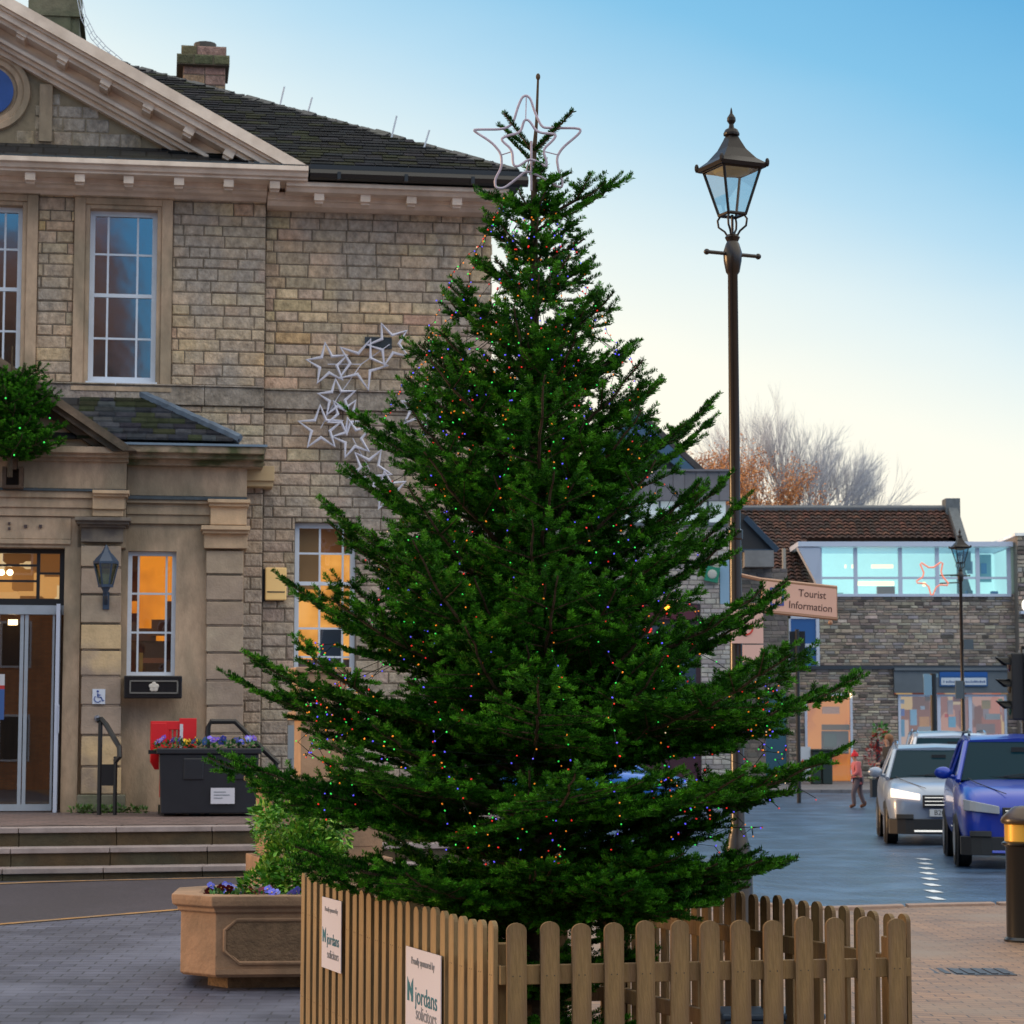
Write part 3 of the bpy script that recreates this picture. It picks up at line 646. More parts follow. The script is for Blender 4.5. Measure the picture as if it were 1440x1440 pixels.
gc = MB(); prun(gc, xcl - .1, xcr + .02, [(627, 636, WC + .3), (636.2, 642, WC + .22), (642.2, 648, WC + .12)], .1, 80); gc.build('porch_cornice', m_ash, hall, bevel=.006)
# slate porch roof
pr = MB(); ex, ez = hp(337, 621, WP + .4); tx, tz = hp(200, 559, WL + .02); yw = -WL - .02
xl_ = xmir(ex); xtl = xmir(tx)
v = [(ex, -(WP + .42), ez), (ex, yw, ez), (tx, yw, tz), (xtl, yw, tz), (xl_, yw, ez), (xl_, -(WP + .42), ez)]
pr.add(v, [(0, 1, 2), (0, 2, 3, 5), (5, 3, 4), (0, 5, 4, 1)])
pr.build('porch_roof', m_slate, hall)
ps = MB(); n = 8
for i in range(n):          # slate courses
    t0, t1 = i / n, (i + 1.25) / n
    y0 = -(WP + .42) + t0 * ((WP + .42) + yw); y1 = -(WP + .42) + min(t1, 1) * ((WP + .42) + yw); z0 = ez + t0 * (tz - ez); z1 = ez + min(t1, 1) * (tz - ez)
    xr0 = ex + (tx - ex) * t0; x = hp(110, 600, .5)[0]
    while x < xr0 - .03:
        wd = random.uniform(.15, .24); b = min(x + wd, xr0); h = .02 + random.uniform(0, .01)
        c_ = jit(random.choice([(.035, .04, .05), (.028, .03, .04), (.05, .055, .065), (.03, .035, .02)]), .25)
        ps.add([(x + .003, y0 - .01, z0 + h), (b - .003, y0 - .01, z0 + h), (b - .003, y1, z1 + .004), (x + .003, y1, z1 + .004), (x + .003, y0 - .01, z0), (b - .003, y0 - .01, z0)], [(0, 1, 2, 3), (4, 5, 1, 0)], c_); x += wd
ps.build('porch_slates', MATS['slate'], hall)
hl = MB()
for i in range(7):
    t = i / 7; p = Vector((ex + (tx - ex) * t, -(WP + .42) + ((WP + .42) + yw) * t, ez + (tz - ez) * t + .03)); q_ = Vector((ex + (tx - ex) * (t + .15), -(WP + .42) + ((WP + .42) + yw) * (t + .15), ez + (tz - ez) * (t + .15) + .035))
    hl.tube([p, q_], .05, 6)
hl.build('porch_hip_lead', mat('hip lead', (.12, .16, .22), .4, noise=.4, nscale=9), hall)
cb = MB(); pb(cb, 344, 655, 386, 676, .38, 0); pb(cb, 346, 676, 384, 684, .34, 0); cb.build('stone_block', mat('new stone', (.50, .37, .22), .8, noise=.1), hall, bevel=.006)
# lit window of the porch
w3 = window(hall, W3, (.22, .80), (.335, .645), -WP, m_white, g_lit, room_lit, fw=.045, depth=.12, ext=.06, rd=.5)
m_furn = mat('room furniture', attr=True, rough=.7)
def furn(win, rect, y, items):
    q = MB(); x0, x1, z0, z1 = rect
    for (a, b, c, d, dy, col) in items: q.box(x0 + (x1 - x0) * a, x0 + (x1 - x0) * b, y + dy, y + dy + .05, z0 + (z1 - z0) * c, z0 + (z1 - z0) * d, col=col)
    q.build('furniture', m_furn, win)
furn(w3, W3, -WP + .12, [(.0, 1, .0, .30, .36, (.05, .02, .02)), (.0, .22, .30, .52, .3, (.06, .02, .03)), (.22, .6, .30, .40, .33, (.10, .03, .02)), (.5, .8, .34, .47, .28, (.12, .04, .02)), (.8, 1., .30, .62, .3, (.09, .04, .05)), (.0, .2, .62, 1, .3, (.12, .035, .015)), (.25, .33, .03, .2, .2, (.3, .2, .06)), (.3, .8, .12, .16, .25, (.25, .08, .04))])
# doorway
x0, x1, z0, z1 = DR
yd = -WC + .22
fr = MB(); zt_ = hp(60, 846, WC - .2)[1]
fr.box(x0, x1, yd - .03, yd + .05, z1 - .05, z1); fr.box(x0, x1, yd - .03, yd + .05, zt_ - .04, zt_ + .03); fr.box(x1 - .06, x1, yd - .03, yd + .05, zt_ + .03, z1 - .05)
xv = hp(54, 800, WC - .2)[0]; fr.box(xv - .018, xv + .018, yd - .02, yd + .03, zt_ + .03, z1 - .05)
for py, a, b in ((795, x0, xv), (817, x0, xv), (806, xv, x1)): zz = hp(30, py, WC - .2)[1]; fr.box(a + .001, b - .001, yd - .015, yd + .02, zz - .012, zz + .012)
tr = fr.build('transom_window', m_black, hall)
MB().quad((x0, yd, zt_), (x1, yd, zt_), (x1, yd, z1), (x0, yd, z1)).build('pane', glassmat('transom glass', .12), tr)
foy = glowmat('foyer', [(.0, (.05, .02, .01)), (.25, (.35, .14, .03)), (.5, (.8, .36, .08)), (.75, (1., .6, .25)), (1, (1., .75, .4))], (1, 1, 1.2), 3.4, .55, 'v')
foyer = MB(); foyer.quad((x0 - .3, yd + .5, zt_ - .05), (x1 + .2, yd + .5, zt_ - .05), (x1 + .2, yd + .5, z1 + .3), (x0 - .3, yd + .5, z1 + .3)); foyer.build('foyer_wall', foy, hall)
for px, py in ((2, 805), (14, 805)):
    q = MB(); a = hp(px, py, WC - .5); q.ball((a[0], -WC + .5, a[1]), .035); q.build('ceiling_lamp', mat('warm lamp', (1, .9, .7), emit=(1, .75, .4), estr=5), hall)
m_alu = mat('door aluminium', (.42, .47, .55), .35, metal=.3, noise=.1)
df = MB()
def db(px0, py0, px1, py1, mb=df, dy=0., w_=WC - .22):
    a = hr(px0, py0, px1, py1, w_); mb.box(a[0], a[1], -w_ - .03 + dy, -w_ + .03 + dy, a[2], a[3])
df.box(x0, x1, yd - .06, yd + .06, zt_ - .14, zt_ - .042)
zdb = zb + .02
for a, b in ((26.5, 31.5), (33, 38), (72, 75), (-8, -3), (-80, -74)): xx = hp(a, 1000, WC - .22)[0], hp(b, 1000, WC - .22)[0]; df.box(xx[0], xx[1], yd - .03, yd + .03, zdb + .07, zt_ - .142)
df.box(x0, hp(75, 1000, WC - .22)[0], yd - .03, yd + .03, zdb, zdb + .07); 
door = df.build('door', m_alu, hall)
MB().quad((x0, yd, zdb), (hp(74, 1000, WC - .22)[0], yd, zdb), (hp(74, 1000, WC - .22)[0], yd, zt_ - .1), (x0, yd, zt_ - .1)).build('pane', glassmat('door glass', .16, (.8, .75, .7)), door)
bk = MB(); bk.quad((x0 - .4, yd + .9, zb), (x1 + .02, yd + .9, zb), (x1 + .02, yd + .9, zt_), (x0 - .4, yd + .9, zt_)); bk.quad((x1 + .01, yd + .02, zb), (x1 + .01, yd + .9, zb), (x1 + .01, yd + .9, zt_), (x1 + .01, yd + .02, zt_))
bk.build('lobby', mat('dark panelling', (.055, .028, .014), .6, noise=.4, nscale=3, stretch=(6, 1, .6)), hall)
q = MB(); a = hp(18, 875, WC - .8); q.box(a[0] - .05, a[0] + .05, -WC + .8, -WC + .84, a[1] - .03, a[1] + .03); q.build('ceiling_lamp', MATS['warm lamp'], hall)
# poster on the door glass
q = MB(); a = hr(-12, 948, 6, 1012, WC - .2); q.box(a[0], a[1], yd - .012, yd - .004, a[2], a[3] - .16, col=(.05, .12, .35)); q.box(a[0], a[1], yd - .012, yd - .004, a[3] - .16, a[3] - .12, col=(.5, .04, .04)); q.box(a[0], a[1], yd - .012, yd - .004, a[3] - .12, a[3], col=(.6, .6, .65))
q.build('poster', mat('poster', attr=True, rough=.4), door)
# open leaf standing out from the doorway
lf = MB(); xx = hp(80, 1000, WC)[0]; zt3 = hp(80, 850, WC)[1]
lf.box(xx - .02, xx + .02, yd - .34, yd - .30, zb + .01, zt3); lf.box(xx - .02, xx + .02, yd - .06, yd - .02, zb + .01, zt3); lf.box(xx - .019, xx + .019, yd - .30, yd - .06, zt3 - .06, zt3); lf.box(xx - .019, xx + .019, yd - .30, yd - .06, zb + .01, zb + .1)
lf.box(xx + .022, xx + .03, yd - .36, yd - .33, zb + .85, zb + 1.15)
lf.box(xx - .012, xx + .012, yd - .30, yd - .06, zb + .1, zt3 - .06, mi=1)
lf.build('door_leaf', [mat('pale leaf', (.50, .54, .68), .4), mat('leaf glass', (.10, .09, .09), .1)], hall)
# frieze marks
fm = MB()
for px, py, s_ in ((13, 736, 3), (13, 743, 3), (36, 740, 4), (57, 740, 4)):
    a = hp(px, py, WC + .04); k_ = s_ / 240; fm.box(a[0] - k_, a[0] + k_, -WC - .05, -WC - .02, a[1] - k_, a[1] + k_)
fm.build('frieze_fixing', mat('bronze', (.10, .07, .07), .5, metal=.5), hall)
# door bell
q = MB(); a = hp(137, 1010, WC + .1); q.lathe([(.035, 0), (.035, .012), (.02, .03), (.001, .032)], (0, 0, 0), 14, M=Matrix.Rotation(R(90), 4, 'X')); q.build('door_bell', mat('steel', (.4, .42, .5), .3, metal=.8), hall, loc=(a[0], -WC - .1, a[1]))
# blue sign with wheelchair figure
a = hr(130, 969, 148, 990, WC + .1)
sg = MB(); sg.box(a[0], a[1], -WC - .115, -WC - .102, a[2], a[3]); sgo = sg.build('sign_plate', mat('white sign', (.62, .66, .78), .4), hall)
cxx, czz = (a[0] + a[1]) / 2, (a[2] + a[3]) / 2; y_ = -WC - .119
q = MB(); q.ball((cxx - .012, y_, czz + .055), .013, 8, 6, sc=(1, .3, 1)); q.tube([(cxx - .012, y_, czz + .035), (cxx - .01, y_, czz - .005), (cxx + .025, y_, czz - .008), (cxx + .04, y_, czz - .045), (cxx + .055, y_, czz - .04)], .006, 6)
q.tube([(cxx - .012 + .036 * math.cos(t), y_, czz - .025 + .036 * math.sin(t)) for t in [R(130 + i * 22) for i in range(10)]], .005, 5); q.tube([(cxx - .01, y_, czz + .018), (cxx + .022, y_, czz + .016)], .005, 5)
q.build('wheelchair_symbol', mat('sign blue', (.02, .06, .3), .5), sgo)
def hw(u, w_, z): return HO + EU * u + EN * w_ + Vector((0, 0, z))
# ---- platform and steps
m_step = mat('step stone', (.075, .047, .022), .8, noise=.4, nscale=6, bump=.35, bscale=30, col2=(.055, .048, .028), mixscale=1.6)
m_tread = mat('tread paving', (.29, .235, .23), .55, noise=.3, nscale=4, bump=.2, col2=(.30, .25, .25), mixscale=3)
stp = empty('entrance_steps', (0, 0, 0), 0, 'three long worn stone steps up to the paved terrace before the porch', 'steps')
def yst(x, i): return 21.05 + .27 * (x + 4.3) - .32 * i
def slab(mb, i, z0, z1, off=0., x0=-16., x1=.6, yback=None, mi=0):
    n = 20; 
    for k_ in range(n):
        a, b = x0 + (x1 - x0) * k_ / n, x0 + (x1 - x0) * (k_ + 1) / n
        ya, yb2 = yst(a, i) - off, yst(b, i) - off
        yk = (lambda x: yst(x, 0) + .6) if yback is None else yback
        g_ = .004
        mb.add([(a + g_, ya, z0), (b - g_, yb2, z0), (b - g_, yk(b), z0), (a + g_, yk(a), z0), (a + g_, ya, z1), (b - g_, yb2, z1), (b - g_, yk(b), z1), (a + g_, yk(a), z1)], [(3, 2, 1, 0), (4, 5, 6, 7), (0, 1, 5, 4), (1, 2, 6, 5), (2, 3, 7, 6), (3, 0, 4, 7)], mi=mi)
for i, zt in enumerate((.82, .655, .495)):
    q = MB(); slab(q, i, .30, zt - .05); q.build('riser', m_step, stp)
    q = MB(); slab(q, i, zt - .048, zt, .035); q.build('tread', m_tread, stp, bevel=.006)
ter = MB(); ter.add([(-16, yst(-16, 0) + .3, .826), (.6, yst(.6, 0) + .3, .826), (.6, 27.5, .826), (-16, 27.5, .826)], [(0, 1, 2, 3)])
tag(ter.build('terrace_paving', brickmat('terrace paving', (.17, .115, .11), (.12, .09, .09), (.06, .05, .05), .3, .15, .01, .6, .3, 2, .3)), kind='structure')
tb = MB(); tb.box(.4, .62, 22.4, 27.4, 0, .81); tb.box(-16, .4, 27.0, 27.4, 0, .8); tb.build('terrace_edge', m_step, stp)

# ---- rope-light stars on the wall
m_ropew = mat('wall rope light', (.66, .66, .78), .4, noise=.1)
sm_ = empty('star_motif', HO, PHI, 'cluster of unlit rope-light star outlines fixed to the stone wall left of the fir', 'wall decoration')
def star_out(px, py, r, rot, w_=.10):
    c = hp(px, py, w_); R_ = r / 124.; pts = []
    for i in range(10):
        a = R(rot + i * 36); q_ = R_ * (1 if i % 2 == 0 else .42); pts.append((c[0] + q_ * math.cos(a), -w_ + random.uniform(-.01, .01), c[1] + q_ * math.sin(a)))
    q = MB(); q.tube(pts, .021, 6, closed=True); q.build('star_outline', m_ropew, sm_)
for px, py, r, rot in ((461, 512, 30, 98), (548, 484, 31, 112), (508, 512, 37, 70), (474, 560, 27, 95), (451, 602, 32, 92), (496, 616, 29, 105), (520, 660, 31, 60), (588, 577, 27, 80), (486, 585, 26, 130), (545, 690, 28, 100)): star_out(px, py, r, rot)
q = MB()
for a, b in (((461, 512), (508, 512)), ((508, 512), (548, 484)), ((474, 560), (451, 602)), ((496, 616), (520, 660)), ((474, 560), (508, 512))):
    A_, B2 = hp(*a, .07), hp(*b, .07); q.tube([(A_[0], -.06, A_[1]), (B2[0], -.06, B2[1])], .006, 4)
q.build('support_wire', m_ropew, sm_)
# ================================================================== FIR TREES
BRL = []
def fir(name, loc, H, z0, Rf, whorl, nb, seed, parent_label, cat, needle=.022, nw=.0045, dens=480, trunk_r=.05, rise=(.42, .85), inner=.18, lean=(0, 0), scale_l=1., group=None, heroes=True, droop=.04):
    rng = np.random.default_rng(seed); rnd = random.Random(seed)
    root = empty(name, loc, 0, parent_label, cat, group); BRL.clear()
    S0, S1, DN, RAD = [], [], [], []        # shoots
    wood = MB(); up = Vector((0, 0, 1))
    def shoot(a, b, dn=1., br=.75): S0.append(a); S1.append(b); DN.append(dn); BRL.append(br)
    def lateral(p, d, side_up, ln, lvl, off):
        """curved shoot with side shoots"""
        n = max(2, int(ln / .06)); pts = [p]; cur = p.copy(); dd = d.normalized()
        for i in range(n):
            dd = (dd + Vector((rnd.uniform(-.05, .05), rnd.uniform(-.05, .05), .045 if i > n * .45 else -.01))).normalized(); cur = cur + dd * (ln / n); pts.append(cur.copy())
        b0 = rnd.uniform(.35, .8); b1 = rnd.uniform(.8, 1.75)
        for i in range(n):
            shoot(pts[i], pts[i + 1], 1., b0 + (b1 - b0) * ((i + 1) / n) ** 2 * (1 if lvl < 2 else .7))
        if lvl > 0 and ln > .11:
            s = rnd.uniform(.06, .10); q = 1
            while s < ln - .035:
                t = s / ln * n; i = min(n - 1, int(t)); pp = pts[i].lerp(pts[i + 1], t - i); dl = (pts[i + 1] - pts[i]).normalized()
                sd = dl.cross(side_up).normalized()
                l2 = min(.24, (.085 + .36 * (ln - s)) * rnd.uniform(.75, 1.15))
                for k in (1, -1):
                    ang = R(rnd.uniform(42, 58)); v = dl * math.cos(ang) + sd * k * math.sin(ang) + side_up * rnd.uniform(-.05, .10)
                    lateral(pp, v, side_up, l2 * rnd.uniform(.8, 1.1), lvl - 1, 0)
                s += rnd.uniform(.10, .145)
            if ln > .2: wood.tube([pts[0], pts[n // 2], pts[-1]], [.0035 + ln * .006, .003 + ln * .003, .0022], 4, cap=False)
    def bough(h, az, Ln, el):
        d = Vector((math.cos(az), math.sin(az), 0)); n = max(4, int(Ln / .07)); pts = []; x = 0; z = h; a = el
        step = Ln / n
        for i in range(n + 1):
            pts.append(Vector((d.x * x + lean[0] * z, d.y * x + lean[1] * z, z)) + Vector((rnd.uniform(-.008, .008), rnd.uniform(-.008, .008), rnd.uniform(-.006, .006))))
            f = i / n; aa = a - droop * 4 * math.sin(math.pi * min(1, f * 1.15)) + .25 * max(0, f - .55)
            x += math.cos(aa) * step; z += math.sin(aa) * step
        wood.tube(pts, [.004 + .011 * (1 - i / n) * min(1, Ln) for i in range(n + 1)], 6, cap=False)
        for i in range(n):
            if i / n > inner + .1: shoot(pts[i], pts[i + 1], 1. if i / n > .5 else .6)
        s = Ln * inner; tilt = Vector((rnd.uniform(-.25, .25), rnd.uniform(-.25, .25), 1))
        while s < Ln - .03:
            t = s / Ln * n; i = min(n - 1, int(t)); pp = pts[i].lerp(pts[i + 1], t - i); dl = (pts[i + 1] - pts[i]).normalized()
            u = (tilt - dl * tilt.dot(dl)).normalized(); sd = dl.cross(u).normalized()
            l2 = min(.50, (.12 + .42 * (Ln - s)) * rnd.uniform(.75, 1.15)) * min(1, .5 + 1.6 * s / Ln)
            for k in (1, -1):
                ang = R(rnd.uniform(46, 62)); v = dl * math.cos(ang) + sd * k * math.sin(ang) + u * rnd.uniform(-.12, .06)
                lateral(pp, v, u, l2 * rnd.uniform(.85, 1.1), 2 if l2 > .40 else 1, 0)
            if rnd.random() < .35: lateral(pp, dl * .6 + u * .7 + sd * rnd.uniform(-.5, .5), sd, min(.16, l2 * .5), 1, 0)
            s += rnd.uniform(.13, .18)
    z = z0; wi = 0
    while z < H - .35 * scale_l:
        k = (nb if z > .3 * H else nb + 1) - (3 if z > .7 * H else 0); a0 = rnd.uniform(0, 6.28)
        azs = [a0 + 2 * math.pi * i / k + rnd.uniform(-.2, .2) for i in range(k)]
        if heroes: azs += [rnd.uniform(-.15, .15), math.pi + rnd.uniform(-.15, .15)]
        for az in azs:
            tip = z + .3 * scale_l
            f = z / H; el = rise[0] * (1 - f) + rise[1] * f
            el = el - (.24 * (1 - sm(1.0, 1.9, z)) if heroes else 0)
            Rr = Rf(z, az); Ln = Rr / math.cos(el * .8) * rnd.uniform(.84 if heroes else .55, 1.06 if heroes else 1.12)
            bough(z + rnd.uniform(-.04, .04), az, Ln, el + rnd.uniform(-.07, .09))
        for j in range(int(nb * (1.5 if z < .4 * H else .8 if z < .7 * H else .3))):                 # weaker shoots between the whorls
            az = rnd.uniform(0, 6.28); zz = z + whorl * rnd.uniform(.25, .75); f = zz / H
            Rr = Rf(zz, az) * rnd.uniform(.5, .92 if z < .4 * H else .78); bough(zz, az, Rr, rise[0] * (1 - f) + rise[1] * f + rnd.uniform(-.1, .15))
        z += whorl * rnd.uniform(.9, 1.1) * (.82 if z > H * .7 else 1); wi += 1
    return root, S0, S1, DN, wood, rng, shoot, bough, lateral
def needles(root, S0, S1, DN, rng, needle, nw, dens, m):
    A = np.array([tuple(v) for v in S0]); B = np.array([tuple(v) for v in S1]); D = np.array(DN); ln = np.linalg.norm(B - A, axis=1)
    cnt = np.maximum(1, np.round(ln * dens * D).astype(int)); idx = np.repeat(np.arange(len(A)), cnt); n = len(idx)
    t = rng.random(n)[:, None]; T = (B - A) / ln[:, None]; p = A[idx] * (1 - t) + B[idx] * t; T = T[idx]
    upv = np.tile(np.array([0, 0, 1.]), (n, 1)); s = np.cross(T, upv); sl_ = np.linalg.norm(s, axis=1, keepdims=True); s = np.where(sl_ > .1, s / np.maximum(sl_, 1e-6), np.array([[1., 0, 0]])); u = np.cross(s, T)
    phi = rng.uniform(-.35, math.pi + .35, n)[:, None]
    rad = s * np.cos(phi) + u * np.sin(phi); ca = rng.uniform(.25, .65, n)[:, None]
    d = T * ca + rad * np.sqrt(1 - ca ** 2)
    L_ = (needle * rng.uniform(.75, 1.12, n))[:, None]
    wv = np.cross(d, rng.normal(size=(n, 3))); wv /= np.maximum(np.linalg.norm(wv, axis=1, keepdims=True), 1e-6)
    v = np.empty((n, 4, 3)); v[:, 0] = p - wv * nw * .35; v[:, 1] = p + d * L_ * .6 - wv * nw * .5; v[:, 2] = p + d * L_; v[:, 3] = p + d * L_ * .6 + wv * nw * .5
    me = bpy.data.meshes.new('crown'); me.vertices.add(n * 4); me.vertices.foreach_set('co', v.reshape(-1).astype(np.float32))
    me.loops.add(n * 4); me.loops.foreach_set('vertex_index', np.arange(n * 4, dtype=np.int32))
    me.polygons.add(n); me.polygons.foreach_set('loop_start', np.arange(n, dtype=np.int32) * 4); me.polygons.foreach_set('loop_total', np.full(n, 4, np.int32))
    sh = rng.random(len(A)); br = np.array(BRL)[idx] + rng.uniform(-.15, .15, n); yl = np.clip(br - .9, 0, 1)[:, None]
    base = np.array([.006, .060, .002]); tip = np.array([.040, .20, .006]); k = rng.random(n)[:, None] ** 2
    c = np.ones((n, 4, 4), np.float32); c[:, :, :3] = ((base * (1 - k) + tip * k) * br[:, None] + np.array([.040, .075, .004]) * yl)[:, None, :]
    ca_ = me.color_attributes.new('Col', 'FLOAT_COLOR', 'CORNER'); ca_.data.foreach_set('color', c.reshape(-1))
    me.materials.append(m); me.update(); me.validate()
    o = bpy.data.objects.new('crown', me); COL.objects.link(o); o.parent = root
    print('needles', n, 'shoots', len(A), 'len', ln.sum())
    return o
m_need = mat('fir needles', attr=True, rough=.6, spec=.12)
m_bark = mat('fir bark', (.075, .05, .03), .9, noise=.4, nscale=30, bump=.5)
TX, TY = .105, 11.0
K = 11.0 / F            # metres per photo pixel at the tree
prof = [(.0, .45), (.55, .55), (.74, .62), (.78, 1.12), (.92, 1.32), (1.15, 1.52), (1.35, 1.50), (1.60, 1.30), (1.85, 1.08), (2.2, .96), (2.6, .84), (2.95, .62), (3.3, .46), (3.65, .29), (3.95, .18), (4.3, .09), (4.6, .07)]
def Rf(z, az):
    for (a, ra), (b, rb_) in zip(prof, prof[1:]):
        if a <= z <= b:
            r = ra + (rb_ - ra) * (z - a) / (b - a); break
    else: r = .1
    if 2.3 < z < 3.4 and math.cos(az) > .5: r *= 1.02
    return r
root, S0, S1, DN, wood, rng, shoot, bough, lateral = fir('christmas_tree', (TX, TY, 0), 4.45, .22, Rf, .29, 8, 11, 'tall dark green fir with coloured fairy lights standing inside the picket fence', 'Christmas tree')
for i in range(26):
    az_ = random.uniform(-3.3, .15); bough(random.uniform(.80, .93), az_, .62 if math.cos(az_) < -.25 else random.uniform(.85, 1.2), random.uniform(.14, .26))
# leader with its whorl of steep shoots under the star
zt = lambda py: 1.6 + (1040 - py) * K
def stub(a, b, seg=4):
    a, b = Vector(a), Vector(b)
    for i in range(seg):
        shoot(a.lerp(b, i / seg), a.lerp(b, (i + 1) / seg), 1.5)
    wood.tube([a, b], .004, 5)
for dx, py, dy in ((-.17, 153, .04), (-.145, 151, -.03), (.115, 150, .05), (.185, 151, -.04)):
    stub((0, 0, zt(203)), (dx * 1.0, dy * 3, zt(py)))
stub((-.01, 0, zt(216)), (-.13, .05, zt(175)))
for dx, py, z_ in ((.155, 236, 262), (-.19, 257, 300), (.30, 266, 310), (.10, 240, 262), (-.12, 295, 318), (.33, 300, 320), (.21, 350, 372)):
    bough(zt(z_), 0 if dx > 0 else math.pi, abs(dx) * 1.35, .62)
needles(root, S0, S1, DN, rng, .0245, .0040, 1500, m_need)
wood.build('boughs', m_bark, root, smooth=True)
tk = MB(); tk.tube([(0, 0, .02), (.01, 0, 1.0), (-.01, 0, 2.2), (0, 0, 3.4), (.0, 0, zt(205)), (.012, 0, zt(160)), (.02, 0, zt(92))], [.07, .058, .042, .026, .013, .0075, .0055], 12)
tk.ball((.02, 0, zt(91)), .011, 8, 6, sc=(1, 1, 1.6)); tk.build('trunk', m_bark, root, smooth=True)
sk = MB(); sk.lathe([(.17, 0.0), (.17, .12), (.10, .16), (.09, .30), (.075, .31)], (0, 0, 0), 16); sk.build('stand', m_black, root)
# ---- star on the tree top : two rope-light outlines on struts
m_rope = mat('unlit rope light', (.46, .40, .50), .45, noise=.15, nscale=40)
def starpts(r1, r2, n=5, a0=90, rnd_=.12, cor=4):
    pts = []
    P_ = [(math.cos(R(a0 + i * 180 / n)) * (r1 if i % 2 == 0 else r2), math.sin(R(a0 + i * 180 / n)) * (r1 if i % 2 == 0 else r2)) for i in range(2 * n)]
    for i, p in enumerate(P_):
        if i % 2: pts.append(p); continue
        a, b = P_[i - 1], P_[(i + 1) % (2 * n)]
        for k in range(cor + 1):
            t = k / cor; q1 = (p[0] + (a[0] - p[0]) * rnd_ , p[1] + (a[1] - p[1]) * rnd_); q2 = (p[0] + (b[0] - p[0]) * rnd_, p[1] + (b[1] - p[1]) * rnd_)
            x = (1 - t) ** 2 * q1[0] + 2 * t * (1 - t) * p[0] + t * t * q2[0]; y = (1 - t) ** 2 * q1[1] + 2 * t * (1 - t) * p[1] + t * t * q2[1]; pts.append((x, y))
    return pts
star = empty('tree_top_star', (TX + (742 - 752) * K, TY - .06, zt(196)), R(0), 'large double star outline of unlit rope light fixed to the tree top', 'star')
big = [(664, 174), (692, 192), (705, 208), (706, 228), (696, 246), (697, 258), (709, 259), (727, 245), (741, 233), (758, 240), (790, 259), (793, 251), (787, 234), (784, 214), (792, 200), (818, 178), (818, 171), (775, 171), (763, 170), (753, 148), (747, 128), (741, 123), (735, 126), (729, 140), (722, 165), (708, 173), (672, 173)]
sml = [(704, 190), (721, 205), (722, 228), (730, 229), (745, 218), (757, 222), (769, 230), (770, 222), (764, 205), (780, 190), (784, 182), (756, 180), (745, 162), (738, 161), (733, 180), (712, 185)]
def smooth_loop(p, it=2):
    for _ in range(it):
        q = []
        for i in range(len(p)):
            a, b = p[i], p[(i + 1) % len(p)]; q += [(a[0] * .8 + b[0] * .2, a[1] * .8 + b[1] * .2), (a[0] * .2 + b[0] * .8, a[1] * .2 + b[1] * .8)]
        p = q
    return p
for nm_, pp, dy in (('outer_star', big, 0), ('inner_star', sml, -.03)):
    q = MB(); q.tube([((x - 742) * K, dy, (196 - y) * K) for x, y in smooth_loop(pp)], .0062, 7, closed=True); q.build(nm_, m_rope, star, smooth=True)
q = MB()
for a, b in (((706, 210), (722, 207)), ((786, 210), (765, 207)), ((741, 233), (745, 219)), ((741, 123), (740, 161))): q.tube([((a[0] - 742) * K, 0, (196 - a[1]) * K), ((b[0] - 742) * K, -.03, (196 - b[1]) * K)], .003, 5)
q.tube([(.02, 0, -.22), (.02, 0, .02)], .006, 6); q.tube([(.02, .0, -.10), (.035, .06, -.10)], .005, 6)
q.build('bracket', m_rope, star)
# ---- fairy lights : each string a wire with its bulbs
bc = {'orange': (1, .30, .02), 'red': (1, .03, .02), 'green': (.05, 1, .12), 'blue': (.12, .10, 1), 'white': (1, .75, .45)}
bm = {}
for k_, c in bc.items():
    q = MB(); q.ball((0, 0, 0), .0037, 6, 5, sc=(1, 1, 1.3)); m_ = mat('lamp ' + k_, c, .3, emit=c, estr=.42 if k_ != 'blue' else .7)
    o = q.build('bulb', m_); bm[k_] = o.data; bpy.data.objects.remove(o)
m_wire = mat('light wire', (.010, .02, .012), .8, spec=.1)
rl = random.Random(5)
def Rs(z, az, z_is_tip=True): return Rf(max(.4, min(4.5, z - .22)), az)
order = ['orange', 'green', 'blue', 'red']
def light_string(fn, n, label, rr=.012):
    root = empty('fairy_light_string', (TX, TY, 0), 0, label, 'string lights', 'fairy light strings draped on the tree')
    pts = [Vector(fn(i / (n - 1))) + Vector((rl.uniform(-rr, rr), rl.uniform(-rr, rr), rl.uniform(-rr, rr))) for i in range(n)]
    MB().tube(pts, .0016, 4).build('wire', m_wire, root)
    for i, p in enumerate(pts):
        c = order[i % 4] if rl.random() > .15 else rl.choice(order + ['orange', 'white'])
        o = bpy.data.objects.new('bulb', bm[c]); COL.objects.link(o); o.parent = root; o.location = p + Vector((rl.uniform(-.008, .008), -.006, rl.uniform(-.008, .004))); o.rotation_euler = (rl.uniform(0, 3), rl.uniform(0, 3), 0)
azs = [-158, -141, -124, -108, -97, -84, -70, -57, -42, -25, 176, 4, 200]
names = ['far left of the front', 'left of the front', 'third from the left', 'left of the trunk', 'just left of the middle', 'just right of the middle', 'right of the trunk', 'third from the right', 'right of the front', 'far right of the front', 'left rim', 'right rim', 'left back']
